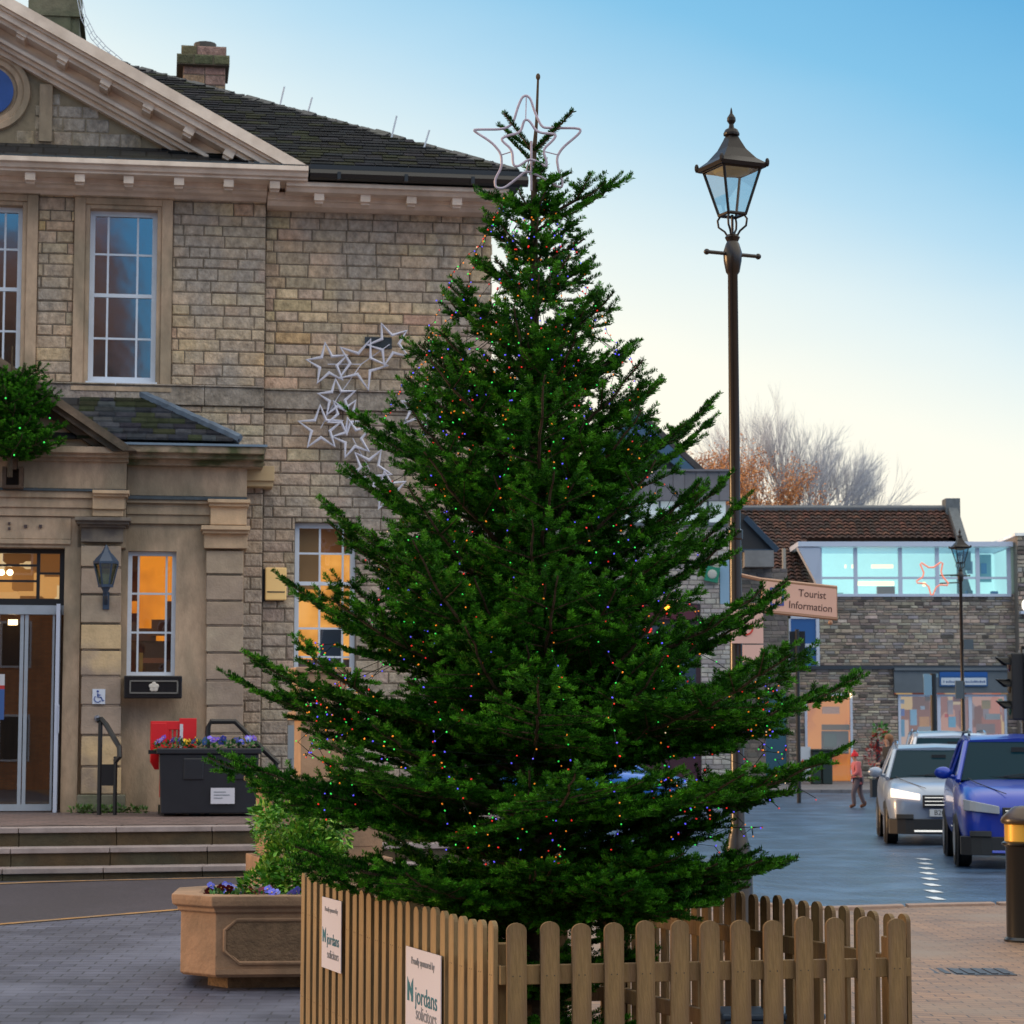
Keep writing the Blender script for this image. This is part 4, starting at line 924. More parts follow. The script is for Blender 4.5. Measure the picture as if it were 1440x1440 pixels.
for az, nm_ in zip(azs, names):
    wob = [rl.uniform(-.16, .16) for _ in range(8)]; wr = [rl.uniform(.42, .88) for _ in range(8)]
    def fn(t, az=az, wob=wob, wr=wr):
        z = 4.05 * (1 - t) + (1.05 + .28 * abs(math.cos(R(az))) + .1 * wob[0]) * t; k = t * 6.99; i = int(k); f = k - i
        a = R(az) + wob[i] * (1 - f) + wob[i + 1] * f; rr_ = (wr[i] * (1 - f) + wr[i + 1] * f)
        led = .06 * math.sin(z / .30 * 2 * math.pi)
        r = max(.04, (Rs(z, a) * rr_ + led) * (.55 + .45 * min(1, t * 5)))
        return (r * math.cos(a), r * math.sin(a), z)
    light_string(fn, 60, f'fairy lights with coloured bulbs running down the fir, {nm_}')
# extra loops bundled thickly on the lower left and lower right boughs
def loops(x0, x1, y0, y1, yy, seed, n=90):
    r_ = random.Random(seed); P0 = [( (r_.uniform(x0, x1) - 720) / F * 10.6 - TX, yy + r_.uniform(-.25, .25), 1.6 + (1040 - (y0 + (y1 - y0) * i / 13 + r_.uniform(-18, 18))) * 10.6 / F) for i in range(15)]
    def fn(t):
        k = t * 13.99; i = int(k); f = k - i; f = f * f * (3 - 2 * f); a, b = P0[i], P0[min(14, i + 1)]
        return tuple(a[j] * (1 - f) + b[j] * f for j in range(3))
    return fn
light_string(loops(425, 500, 900, 1040, -.3, 1), 70, 'tangled fairy lights bunched on the lower left boughs of the fir', .03)
light_string(loops(1040, 1110, 940, 1085, -.3, 2), 75, 'tangled fairy lights bunched on the lower right boughs of the fir', .03)
light_string(loops(900, 1080, 1020, 1180, -.5, 3), 60, 'fairy lights looping over the low right front boughs above the fence', .03)
light_string(loops(480, 820, 1040, 1200, -.8, 4), 60, 'fairy lights looping over the low left front boughs above the fence', .03)
# free-hanging drapes off the upper crown
def drape(pts):
    def fn(t):
        k = t * (len(pts) - 1.001); i = int(k); f = k - i; a, b = pts[i], pts[i + 1]
        x = a[0] * (1 - f) + b[0] * f; y = a[1] * (1 - f) + b[1] * f
        return ((x - 720) / F * 10.9 - TX, a[2], 1.6 + (1040 - y) * 10.9 / F)
    return fn
for lab, pts in (('fairy lights hanging free beside the upper left of the crown, outer drape', [(706, 268, -.1), (686, 320, -.1), (645, 365, -.1), (626, 400, -.1), (606, 450, -.1), (598, 505, -.1), (560, 545, -.1), (540, 590, -.2)]),
                 ('fairy lights hanging free beside the upper left of the crown, inner drape', [(712, 268, -.05), (690, 310, -.05), (668, 350, -.05), (655, 395, -.05), (640, 430, -.1), (612, 470, -.1), (604, 520, -.1), (585, 580, -.2)]),
                 ('fairy lights hanging free beside the upper right of the crown', [(768, 262, 0), (790, 300, 0), (812, 330, 0), (818, 365, 0), (838, 420, -.05), (862, 470, -.05), (890, 500, -.05), (905, 560, -.1)]),
                 ('fairy lights hanging close beside the trunk below the star', [(758, 262, .0), (772, 300, 0), (800, 345, 0), (778, 390, 0), (790, 450, -.1), (800, 500, -.1), (825, 540, -.1), (835, 600, -.1)])):
    light_string(drape(pts), 46, lab, .012)
# ---- small fir fixed to the hall front above the doors
a = hp(14, 655, 1.25); loc = hw(a[0], 1.25, a[1] - .02)
pr2 = [(0, .42), (.15, .62), (.4, .66), (.7, .48), (1.0, .2), (1.5, .06)]
def Rf2(z, az):
    for (p, ra), (q, rb_) in zip(pr2, pr2[1:]):
        if p <= z <= q: return ra + (rb_ - ra) * (z - p) / (q - p)
    return .05
root2, S0, S1, DN, wood, rng, shoot, bough, lateral = fir('small_christmas_tree', loc, 1.12, .10, Rf2, .17, 8, 4, 'small bushy fir fixed on the porch front above the glass doors', 'Christmas tree', heroes=False, scale_l=.6, inner=.1)
needles(root2, S0, S1, DN, rng, .026, .007, 700, m_need)
wood.build('boughs', m_bark, root2)
q = MB(); q.tube([(0, 0, -.1), (0, 0, 1.3)], [.03, .008], 8); q.build('trunk', m_bark, root2)
for px, py in ((28, 602), (62, 622), (20, 640), (8, 560), (70, 588)):
    p = hp(px, py, 1.9); o = bpy.data.objects.new('bulb', bm['green']); COL.objects.link(o); o.parent = root2; o.scale = (2.6, 2.6, 2.0); o.location = hw(p[0], 1.9, p[1]) - loc
a = hr(3, 656, 32, 686, WC + .3); q = MB(); xx0, xx1, zz0, zz1 = a
q.box(xx0, xx1, -WC - .10, -WC - .062, zz0, zz1); q.box(xx0, xx0 + .04, -WC - .3, -WC - .1, zz0, zz1); q.box(xx1 - .04, xx1, -WC - .3, -WC - .1, zz0, zz1); q.box(xx0 + .04, xx1 - .04, -WC - .3, -WC - .1, zz0, zz0 + .03)
q.box(xx0 + .1, xx0 + .15, -WC - .31, -WC - .1, zz1 - .03, zz1 + .12)
br = q.build('tree_bracket', mat('rusty iron', (.09, .05, .03), .7, noise=.4)); br.parent = None; br.location = HO; br.rotation_euler = (0, 0, PHI); tag(br, 'rusty iron bracket holding the little fir above the glass doors', 'bracket')

# ================================================================== FENCE
FA, FB, FC = Vector((-.045, 9.3, 0)), Vector((-1.085, 12.35, 0)), Vector((1.615, 9.64, 0)); FD = FC + (FB - FA)
fence = empty('picket_fence', (0, 0, 0), 0, 'timber picket fence enclosure with rounded tops around the big fir', 'fence')
m_wood = mat('treated timber', (.20, .125, .05), .75, noise=.5, nscale=6, bump=.35, bscale=20, col2=(.125, .075, .038), mixscale=3, stretch=(5, 5, .7))
m_wood_lit = mat('sunlit timber', (.27, .18, .08), .75, noise=.5, nscale=6, bump=.3, bscale=20, col2=(.18, .115, .055), mixscale=3, stretch=(5, 5, .7))  # same timber, with warm light from the left put into its colour
ZT = .885; m_nail = mat('nail', (.03, .025, .02), .6)
def fpanel(a, b, npk, out, m, skip=0.):
    d = (b - a); L_ = d.length; d.normalize(); ang = math.atan2(d.y, d.x); o_ = Vector((d.y, -d.x, 0)) * out
    for z in (.22, .645):
        q = MB(); q.box(0, L_, -.016, .016, z, z + .075); o = q.build('rail', m, fence, bevel=.003); o.location = a - o_ * .016; o.rotation_euler = (0, 0, ang)
    for i in range(npk):
        s = (i + .5) * L_ / npk; w2 = .0385 * random.uniform(.95, 1.03); h = ZT + random.uniform(-.008, .008)
        pts = [(-w2, .03), (w2, .03)] + [(w2 * math.cos(R(t)) * (1), h - .03 + .03 * math.sin(R(t))) for t in range(0, 181, 20)]
        q = MB(); q.prism(pts, .019, axis='y', o=-.0095)
        for nz in (.255, .68): 
            for nx in (-.014, .014):
                r__ = random.uniform(-.004, .004); q.box(nx - .0025 + r__, nx + .0025 + r__, -.0105 if True else 0, -.0094, nz - .0025, nz + .0025, col=(.02, .02, .02), mi=1); q.box(nx - .0025 + r__, nx + .0025 + r__, .0094, .0105, nz - .0025, nz + .0025, mi=1)
        o = q.build('picket', [m, m_nail], fence, bevel=.0018)
        g = gz(a.x + d.x * s, a.y + d.y * s); o.location = a + d * s + o_ * .0105 + Vector((0, 0, g * .5)); o.rotation_euler = (0, random.uniform(-.008, .008), ang + random.uniform(-.03, .03))
    return ang
fpanel(FA, FC, 13, 1, m_wood); fpanel(FB, FA, 25, 1, m_wood_lit); fpanel(FC, FD, 24, 1, m_wood); fpanel(FD, FB, 13, 1, m_wood)
for c in (FA, FB, FC, FD):
    q = MB(); q.box(-.035, .035, -.035, .035, 0, .80); o = q.build('post', m_wood, fence, bevel=.003); ctr = (FA + FD) / 2; o.location = c + (ctr - c).normalized() * .09; o.rotation_euler = (0, 0, R(12))
m_board = mat('white board', (.60, .58, .66), .4); m_teal = mat('teal ink', (.0, .13, .19), .5); m_ink = mat('grey ink', (.20, .22, .26), .5)
dL = (FA - FB).normalized(); nL = Vector((dL.y, -dL.x, 0))
def board(s0, s1, zt_, zb_, lab):
    c = FB + dL * ((s0 + s1) / 2); W = s1 - s0
    rt = empty('sponsor_board', c + nL * .030 + Vector((0, 0, 0)), math.atan2(dL.y, dL.x), lab, 'sign', 'sponsor boards on the fence')
    q = MB(); q.box(-W / 2, W / 2, -.004, 0, zb_, zt_); q.build('panel', m_board, rt)
    H = zt_ - zb_; f = lambda z: basis((0, -.0055, zb_ + H * z), (1, 0, 0), (0, -1, 0))
    text('lettering', 'Proudly sponsored by', W * .088, f(.84), m_ink, rt, .0006, sx=.85)
    text('lettering', 'jordans', W * .21, basis((W * .10, -.0055, zb_ + H * .42), (1, 0, 0), (0, -1, 0)), m_teal, rt, .0006)
    text('lettering', 'solicitors', W * .16, basis((W * .10, -.0055, zb_ + H * .21), (1, 0, 0), (0, -1, 0)), m_ink, rt, .0006)
    lg = MB(); X = -W * .36; Z = zb_ + H * .46; u = W * .085
    lg.prism([(X - u, Z - u), (X - u * .35, Z - u), (X - u * .35, Z + u * .7), (X - u, Z + u * 1.3)], .001, axis='y', o=-.0055); lg.prism([(X - u * .3, Z + .1 * u), (X + u * .3, Z - u * .5), (X + u * .3, Z + u * .2), (X - u * .3, Z + u * .8)], .001, axis='y', o=-.0055)
    lg.prism([(X + u * .35, Z - u), (X + u, Z - u), (X + u, Z + u * 1.3), (X + u * .35, Z + u * .7)], .001, axis='y', o=-.0055); lg.build('logo', m_teal, rt)
def sfrom(px):      # distance along the left panel where the pixel column falls
    k_ = (px - 720) / F; t = (k_ * FB.y - FB.x) / (dL.x - k_ * dL.y); return t
board(sfrom(465), sfrom(492), .82, .475, 'white sponsor board with teal logo on the fence, the one farther back')
board(sfrom(583), sfrom(632), .70, .355, 'white sponsor board with teal logo on the fence, the one nearer the corner')
# low dark shapes inside the enclosure: two weights and a box for the lights
q = MB(); q.box(-.22, .22, -.14, .14, 0, .34); q.box(-.235, .235, -.155, .155, .34, .37); q.box(-.05, .05, -.16, -.14, .15, .25)
tag(q.build('power_box', mat('blue grey box', (.04, .07, .12), .5), bevel=.01, loc=(1.18, 10.9, 0)), 'blue-grey lidded power box on the paving inside the picket fence', 'box')

# ================================================================== PLANTER
m_sand = mat('planter stone', (.34, .20, .12), .8, noise=.22, nscale=7, bump=.25, col2=(.23, .145, .09), mixscale=2.2)
m_pan = mat('planter panel stone', (.16, .10, .06), .9, noise=.35, nscale=16, bump=.6, bscale=50)
def planter(px0, pxc, px1, py_base, z_g, zt_, rot, lab, plants=True, name='stone_planter'):
    pass
PY = 13.9; pg = .13; px_ = lambda p: (p - 720) / F
C1 = Vector((px_(309) * 13.9, 13.9, pg))           # lower front corner on the left
n1 = P(440, 1385, 14.35)
pl_ = empty('stone_planter', (C1.x, C1.y, pg), R(4), 'low angular sandstone planter with recessed front panel beside the left fence', 'planter')
ZH = .56
def oct_pts(W, Dp, cut, o=0.): # plan outline, origin at front left corner after the cut
    return [(-o * .4, -o), (W + o * .4, -o), (W + cut + o, cut - o * .4), (W + cut + o, cut + Dp + o * .4), (W + o * .4, 2 * cut + Dp + o), (-o * .4, 2 * cut + Dp + o), (-cut - o, cut + Dp + o * .4), (-cut - o, cut - o * .4)]
q = MB(); Wp, Dp, cut = 1.25, .55, .22
def loft_plan(mb, levels):
    n = 8; vs = []
    for o_, z_ in levels: vs += [(x, y, z_) for x, y in oct_pts(Wp, Dp, cut, o_)]
    fs = [tuple(range(n))[::-1]] + [(i * n + k, i * n + (k + 1) % n, (i + 1) * n + (k + 1) % n, (i + 1) * n + k) for i in range(len(levels) - 1) for k in range(n)]
    mb.add(vs, fs)
loft_plan(q, [(-.02, .085), (0.0, .10), (.0, .455), (.02, .465), (.02, .485), (.05, .50), (.055, .53), (.055, .56), (-.10, .56), (-.12, .545), (-.12, .44), ])
q.build('bowl', m_sand, pl_, bevel=.006)
q = MB(); pts = [(x, z) for x, z in ((.14, .17), (Wp - .14, .17), (Wp - .05, .24), (Wp - .05, .36), (Wp - .12, .42), (.12, .42), (.05, .36), (.05, .24))]
q.prism(pts, .012, axis='y', o=-.008); q.build('panel', m_pan, pl_)
q = MB(); q.tube([(x, -.008, z) for x, z in pts], .012, 6, closed=True); q.box(.0, Wp, -.012, .0, .105, .135); q.build('panel_moulding', m_sand, pl_)
q = MB(); ws = [(x, y) for x, y in oct_pts(Wp, Dp, cut, -.16)]; q.prism(ws, .09, axis='z', o=0); q.build('foot', m_pan, pl_)
q = MB(); ws = [(x, y) for x, y in oct_pts(Wp, Dp, cut, -.121)]; q.prism(ws, .03, axis='z', o=.47); q.build('soil', mat('soil', (.03, .02, .012), .95, noise=.5, bump=.6), pl_)
# plants: leafy clumps made of separate leaves
def leaves(mb, c, rad, n, size, cols, seed, flat=.8):
    r_ = random.Random(seed)
    for i in range(n):
        while True:
            v = Vector((r_.uniform(-1, 1), r_.uniform(-1, 1), r_.uniform(-1, 1)))
            if v.length < 1: break
        v = v.normalized() * (v.length ** .45); p = Vector(c) + Vector((v.x * rad[0], v.y * rad[1], v.z * rad[2]))
        d = (v + Vector((r_.uniform(-.6, .6), r_.uniform(-.6, .6), r_.uniform(-.2, .8)))).normalized(); s = d.cross(Vector((r_.uniform(-1, 1), r_.uniform(-1, 1), 1))).normalized(); L_ = size * r_.uniform(.6, 1.2)
        nrm = d.cross(s); c_ = jit(r_.choice(cols), .25)
        mb.add([p, p + d * L_ * .45 + s * L_ * .34 * flat - nrm * L_ * .05, p + d * L_, p + d * L_ * .45 - s * L_ * .34 * flat - nrm * L_ * .05], [(0, 1, 2, 3)], c_)
m_leaf = mat('leaf', attr=True, rough=.5, spec=.4)
GR = [(.12, .36, .03), (.07, .26, .02), (.20, .44, .04), (.05, .18, .02), (.26, .42, .05)]
def stems(mb, base, tips, r=.005):
    for t in tips: mb.tube([base, tuple((base[i] + t[i]) / 2 + (.02 if i < 2 else 0) for i in range(3)), t], [r * 1.4, r, r * .6], 5, col=(.06, .09, .03))
sh = empty('leafy_shrub', (C1.x + .42, C1.y + .55, pg + .5), 0, 'bright green leafy shrub growing up from the near stone planter', 'shrub')
q = MB(); [leaves(q, (random.uniform(-.24, .32), random.uniform(-.25, .1), random.uniform(.14, .56)), (.07, .07, .10), 120, .046, GR, 60 + t_) for t_ in range(18)]; leaves(q, (0.05, 0, .22), (.24, .24, .24), 3600, .040, GR, 3); leaves(q, (-.02, -.05, .46), (.2, .18, .12), 800, .042, GR, 4); leaves(q, (-.18, -.08, .09), (.15, .15, .10), 420, .05, GR, 6); q.build('foliage', m_leaf, sh)
q = MB(); stems(q, (0, 0, -.02), [(random.uniform(-.25, .25), random.uniform(-.2, .2), random.uniform(.3, .6)) for _ in range(12)]); q.build('stem', m_leaf, sh)
def pansy(i, p, cols, lab, grp, s=1.):
    o = empty('pansy_plant', p, random.uniform(0, 6), lab, 'flower', grp)
    q = MB(); leaves(q, (0, 0, .03), (.09 * s, .09 * s, .045 * s), 70, .045 * s, [(.03, .12, .02), (.05, .17, .03), (.02, .09, .03)], i); q.build('foliage', m_leaf, o)
    q = MB(); r_ = random.Random(i)
    for k in range(5):
        c = Vector((r_.uniform(-.08, .08) * s, r_.uniform(-.09, .05) * s, r_.uniform(.06, .10) * s)); d = Vector((r_.uniform(-.4, .4), -1, .7)).normalized(); x = d.orthogonal().normalized(); y = d.cross(x); rr = .020 * s; col = cols[k % len(cols)]
        for j in range(5):
            a_ = 2 * math.pi * j / 5; pc2 = c + (x * math.cos(a_) + y * math.sin(a_)) * rr * .7
            q.add([pc2 + (x * math.cos(b) + y * math.sin(b)) * rr * .75 + d * .002 * j for b in [2 * math.pi * g_ / 6 for g_ in range(6)]], [tuple(range(6))], jit(col, .2))
        q.ball(c + d * .006, .005 * s, 6, 4, col=(.8, .5, .05))
    q.build('blossom', m_leaf, o)
BU, WN, VI = [(.12, .14, .7), (.25, .28, .8)], [(.10, .005, .02), (.16, .01, .03)], [(.12, .04, .4)]
k = 0
for x_, y_, c_, w_ in ((.02, .17, WN, 'wine red'), (.14, .13, WN, 'wine red'), (.02, .32, BU, 'pale blue'), (.30, .13, BU + WN, 'blue and wine'), (.47, .12, BU, 'blue'), (.64, .13, WN, 'wine red'), (.80, .12, BU + VI, 'blue and violet'), (.96, .13, WN, 'wine red'), (-.0, .45, BU, 'pale blue')):
    p = pl_.matrix_basis @ Vector((x_, y_, .49)); k += 1
    pansy(50 + k, Matrix.Translation((C1.x, C1.y, pg)) @ Matrix.Rotation(R(4), 4, 'Z') @ Vector((x_, y_, .49)), c_, 'low %s pansies along the front rim of the near stone planter' % w_, 'pansies in the near stone planter')

# ================================================================== MONUMENT (stone pier behind the left boughs)
MY = 18.6; mo = empty('stone_monument', (px_(465) * MY, MY, gz(-1.6, MY)), R(14), 'square sandstone monument with moulded ledges half hidden behind the fir', 'monument')
s_ = MY / F
def step(mb, x0, x1, z0, z1): w2 = (x1 - x0) / 2; cxm = (x0 + x1) / 2; mb.box(cxm - w2, cxm + w2, -w2 + .5, w2 + .5, z0, z1)
gzm = gz(-1.6, MY); zz = lambda py: 1.6 + (1040 - py) * s_ - gzm
q = MB(); HW = 95 * s_
for (w_, a, b) in ((HW, zz(1100), zz(1093)), (HW - .03, zz(1104), zz(1100)), (HW - .06, zz(1108), zz(1104)), (HW - .09, zz(1205), zz(1108)), (HW - .02, 0, zz(1205))): q.box(-w_, w_, 0 + (HW - w_), 2 * HW - (HW - w_), a, b)
q.box(-HW + .16, HW - .16, .085, .10, zz(1190), zz(1120))
q.build('base', m_sand, mo, bevel=.008)
q = MB(); H2 = 40 * s_
q.box(-H2, H2, HW - H2, HW + H2, zz(945), zz(937)); q.box(-H2 + .03, H2 - .03, HW - H2 + .03, HW + H2 - .03, zz(1000), zz(945)); q.box(-H2 + .0, H2 - .0, HW - H2, HW + H2, zz(1012), zz(1000)); q.box(-H2 + .05, H2 - .05, HW - H2 + .05, HW + H2 - .05, zz(1093), zz(1012)); q.box(-H2 + .06, -H2 + .12, HW - H2 + .015, HW - H2 + .03, zz(990), zz(955))
q.build('upper_block', mat('warm sandstone', (.36, .23, .145), .8, noise=.2, nscale=6, bump=.2), mo, bevel=.008)

# ================================================================== THINGS AT THE HALL FRONT
# wall lantern
a = hr(134, 768, 164, 826, 1.15); lt = empty('wall_lantern', hw(0, 0, 0), PHI, 'blue-grey hexagonal wall lantern on a scrolled bracket beside the glass doors', 'lantern')
lx = (a[0] + a[1]) / 2; wl_ = 1.12; m_lan = mat('lantern paint', (.035, .06, .11), .4)
zz = lambda py: hp(149, py, wl_)[1]
q = MB(); q.lathe([(.135, zz(793)), (.135, zz(790)), (.10, zz(784)), (.05, zz(777)), (.028, zz(772)), (.02, zz(769)), (.004, zz(766))], (lx, -wl_, 0), 6); q.build('cap', m_lan, lt)
q = MB(); 
for i in range(6):
    c_, s2 = math.cos(R(60 * i)), math.sin(R(60 * i)); q.tube([(lx + .125 * c_, -wl_ + .125 * s2, zz(793)), (lx + .072 * c_, -wl_ + .072 * s2, zz(823))], .010, 5)
q.lathe([(.08, zz(826)), (.08, zz(822))], (lx, -wl_, 0), 6); q.lathe([(.02, zz(834)), (.05, zz(826))], (lx, -wl_, 0), 6); q.build('cage', m_lan, lt)
q = MB(); q.lathe([(.062, zz(822)), (.115, zz(793))], (lx, -wl_, 0), 6); q.build('glass', glassmat('lantern glass', .25, (.35, .42, .30)), lt)
q = MB(); q.tube([(lx, -wl_, zz(828)), (lx, -wl_ + .02, zz(836)), (lx, -.90, zz(840)), (lx, -.84, zz(846))], .022, 7); q.box(lx - .035, lx + .035, -.845, -.815, zz(855), zz(830)); q.build('bracket', m_lan, lt)
# call box
a = hr(373, 798, 403, 844, .12); q = MB(); q.box(a[0], a[1], -.13, -.02, a[2], a[3]); 
bx = q.build('alarm_box', mat('warm lit cover', (1.0, .66, .27), .35, noise=.05), bevel=.012); bx.location = HO; bx.rotation_euler = (0, 0, PHI); tag(bx, 'small brass-coloured alarm box on the stone wall left of the lit window', 'alarm box')  # warm light on the box is put into its base colour
q = MB(); q.box(a[0] + .02, a[1] - .02, -.135, -.128, a[2] + .085, a[2] + .098); o = q.build('slot', m_black, bx)
q = MB(); q.box(a[0] - .03, a[1] - .03, -.02, -.001, a[2] - .01, a[3] - .01); q.build('back_plate', m_black, bx)
# vent grille on the wall
a = hr(513, 474, 551, 490, 0.03); q = MB(); q.box(a[0], a[1], -.03, -.014, a[2], a[3]); 
for i in range(6): zz_ = a[2] + (a[3] - a[2]) * (i + .5) / 6; q.box(a[0] + .01, a[1] - .01, -.038, -.03, zz_ - .003, zz_ + .003)
q.build('vent_grille', mat('vent', (.045, .055, .065), .4), hall)
# window box
a = hr(174, 950, 256, 982, .95); q = MB(); wb = empty('window_box', HO, PHI, 'black window box with white rose badge under the narrow lit window', 'window box')
q.box(a[0], a[1], -.93, -.61, a[2], a[3]); q.build('trough', mat('gloss black', (.008, .008, .011), .25), wb, bevel=.01)
q = MB(); t_ = .014
for (x_0, x_1, z_0, z_1) in ((a[0] + .06, a[1] - .04, a[3] - .065, a[3] - .05), (a[0] + .06, a[1] - .04, a[2] + .05, a[2] + .065), (a[0] + .06, a[0] + .075, a[2] + .05, a[3] - .05), (a[1] - .055, a[1] - .04, a[2] + .05, a[3] - .05)): q.box(x_0, x_1, -.945, -.931, z_0, z_1)
q.build('moulding', mat('grey line', (.16, .15, .14), .5), wb)
q = MB(); cx_ = (a[0] + a[1]) / 2 + .01; cz_ = (a[2] + a[3]) / 2
for i in range(5): q.ball((cx_ + .03 * math.cos(R(90 + 72 * i)), -.945, cz_ + .03 * math.sin(R(90 + 72 * i))), .026, 8, 5, sc=(1, .35, 1))
q.ball((cx_, -.95, cz_), .018, 8, 5, sc=(1, .5, 1)); q.build('rose_badge', mat('rose white', (.6, .55, .5), .5), wb)
# handrails
def handrail(px, lab, w_=1.6, flip=False):
    x_, _ = hp(px, 1080, w_); o = empty('handrail', hw(x_, w_, .826), PHI, lab, 'handrail')
    q = MB(); q.tube([(-.10, 0, 0), (-.10, 0, .96)], .024, 6); q.tube([(.06, 0, 0), (.06, 0, .60)], .022, 6); q.build('post', m_black, o)
    q = MB(); q.tube([(-.14, 0, .97), (-.09, 0, .985), (-.04, -.05, .93), (.05, -.2, .78), (.10, -.3, .70), (.105, -.32, .60), (.06, -.3, .55)], .028, 7); q.box(-.1, .06, -.012, .012, .30, .52); q.build('rail', m_black, o)
handrail(154, 'short black iron handrail standing right of the glass doors')
x_, _ = hp(330, 1080, 1.7); hro = empty('handrail', hw(x_, 1.7, .826), PHI, 'bent black tubular handrail behind the large black planter tub', 'handrail')
q = MB(); q.tube([(-.28, 0, 0), (-.28, 0, .90), (-.25, 0, .96), (.0, 0, .96), (.22, -.05, .74), (.45, -.1, .52)], .028, 8); q.build('rail', m_black, hro, smooth=True)
q = MB(); q.tube([(.42, -.1, 0), (.42, -.1, .54)], .024, 8); q.build('post', m_black, hro)
q = MB(); xx = hp(411, 1080, 1.5)[0]; q.tube([(xx, -1.5, .82), (xx, -1.5, 1.75)], .03, 8); q.box(xx - .05, xx + .05, -1.53, -1.47, 1.4, 1.75); pp = q.build('short_post', mat('grey post', (.25, .27, .3), .5)); pp.location = HO; pp.rotation_euler = (0, 0, PHI); tag(pp, 'thin grey and black post by the hall wall under the right window', 'post')
# black planter tub with flowers
TW = 2.3; a = hr(221, 1052, 366, 1146, TW); tb_ = empty('planter_tub', hw((a[0] + a[1]) / 2, TW, .826), PHI, 'large square black plastic planter tub with small paper notice by the steps', 'planter')
w2 = (a[1] - a[0]) / 2; H_ = a[3] - .826
q = MB(); n_ = 0
def frus(mb, w0, w1, z0, z1, dy=.5):
    mb.add([(-w0, -w0 + dy, z0), (w0, -w0 + dy, z0), (w0, w0 + dy, z0), (-w0, w0 + dy, z0), (-w1, -w1 + dy, z1), (w1, -w1 + dy, z1), (w1, w1 + dy, z1), (-w1, w1 + dy, z1)], [(3, 2, 1, 0), (4, 5, 6, 7), (0, 1, 5, 4), (1, 2, 6, 5), (2, 3, 7, 6), (3, 0, 4, 7)])
frus(q, w2 * .93, w2 * .97, 0.03, H_ - .06); frus(q, w2 * 1.02, w2 * 1.02, H_ - .06, H_); q.box(-w2 * .5, -w2 * .1, .5 - w2 * .985, .5 - w2 * .94, H_ - .32, H_ - .10); q.box(w2 * .35, w2 * .75, .5 - w2 * .985, .5 - w2 * .94, H_ - .32, H_ - .10)
q.build('tub', mat('black plastic', (.014, .015, .022), .4, noise=.2), tb_, bevel=.015)
q = MB(); q.box(.02, .26, .5 - w2 * 1.0, .5 - w2 * .99, H_ - .56, H_ - .40); q.build('notice', m_board, tb_)
for i in range(3): q = MB(); q.box(.05, .05 + (.12, .16, .09)[i], .5 - w2 * 1.0 - .003, .5 - w2 * 1.0 - .001, H_ - .445 - i * .03, H_ - .437 - i * .03); q.build('notice_line', m_ink, tb_)
q = MB(); q.box(-w2 * 1.18, -w2, .2, .5, H_ - .06, H_ - .02); q.build('handle', m_black, tb_)
k = 0
YE, PU, TQ = [(.8, .5, .02)], [(.14, .06, .5), (.2, .15, .7)], [(.1, .2, .5)]
for x_, c_, w_ in ((-.46, PU, 'violet'), (-.34, PU, 'purple'), (-.2, YE, 'yellow'), (-.06, TQ, 'blue'), (.08, PU, 'purple'), (.2, BU, 'pale blue'), (.34, YE, 'yellow'), (.45, PU + BU, 'violet and blue')):
    k += 1; y_ = .5 - w2 * .75 + (k % 2) * .12
    pansy(80 + k, hw((a[0] + a[1]) / 2 + x_ * w2 / .55, TW - y_, a[3] - .02), c_, '%s pansies in the black planter tub by the hall' % w_, 'pansies in the black tub', 1.25)
# red plastic barrier
a = hr(212, 1014, 277, 1052, 1.7); rb = empty('barrier', hw(a[0], 1.7, .826), PHI + R(8), 'bright red plastic chapter barrier leaning behind the black planter tub', 'barrier')
m_red = mat('red plastic', (.65, .008, .012), .35, noise=.1); W_ = a[1] - a[0]; H_ = a[3] - .826
q = MB(); q.box(0, W_, .0, .05, H_ - .09, H_); q.box(.12, W_, .0, .05, .1, .18); q.prism([(0, H_ - .42), (.05, H_ - .50), (.09, H_ - .50), (.09, H_ - .09), (0, H_ - .09)], .05, axis='y', o=0); q.box(.12, .19, .0, .05, .18, H_ - .09); q.box(W_ - .07, W_, .0, .05, .18, H_ - .09)
for i in range(6): q.box(.10 + i * (W_ - .2) / 6, .10 + (i + .62) * (W_ - .2) / 6, .01, .04, .18, H_ - .09)
q.box(0, .16, -.01, .0, H_ - .30, H_ - .02); q.box(W_ - .18, W_, -.01, .0, H_ - .28, H_ + .03); q.build('frame', m_red, rb, bevel=.006)
q = MB(); q.box(W_ * .63, W_ * .70, -.015, -.003, H_ - .36, H_ - .03); q.build('reflector', m_board, rb)
q = MB(); q.box(.12, .24, -.2, .25, 0, .1); q.box(W_ - .1, W_ + .02, -.2, .25, 0, .09); q.build('foot', m_black, rb)
# weeds at the wall foot
q = MB()
for px, s in ((108, 1), (135, 1.3), (168, .9), (186, .7), (200, .6), (120, .8), (150, .9)):
    p = hp(px, 1136, 1.0); pp = hw(p[0], 1.0, .85); leaves(q, pp, (.07 * s, .04, .05 * s), 50, .05, [(.05, .13, .02), (.09, .16, .03)], px)
tag(q.build('weeds', m_leaf), 'small green weeds growing along the foot of the hall wall', 'weeds', kind='stuff')

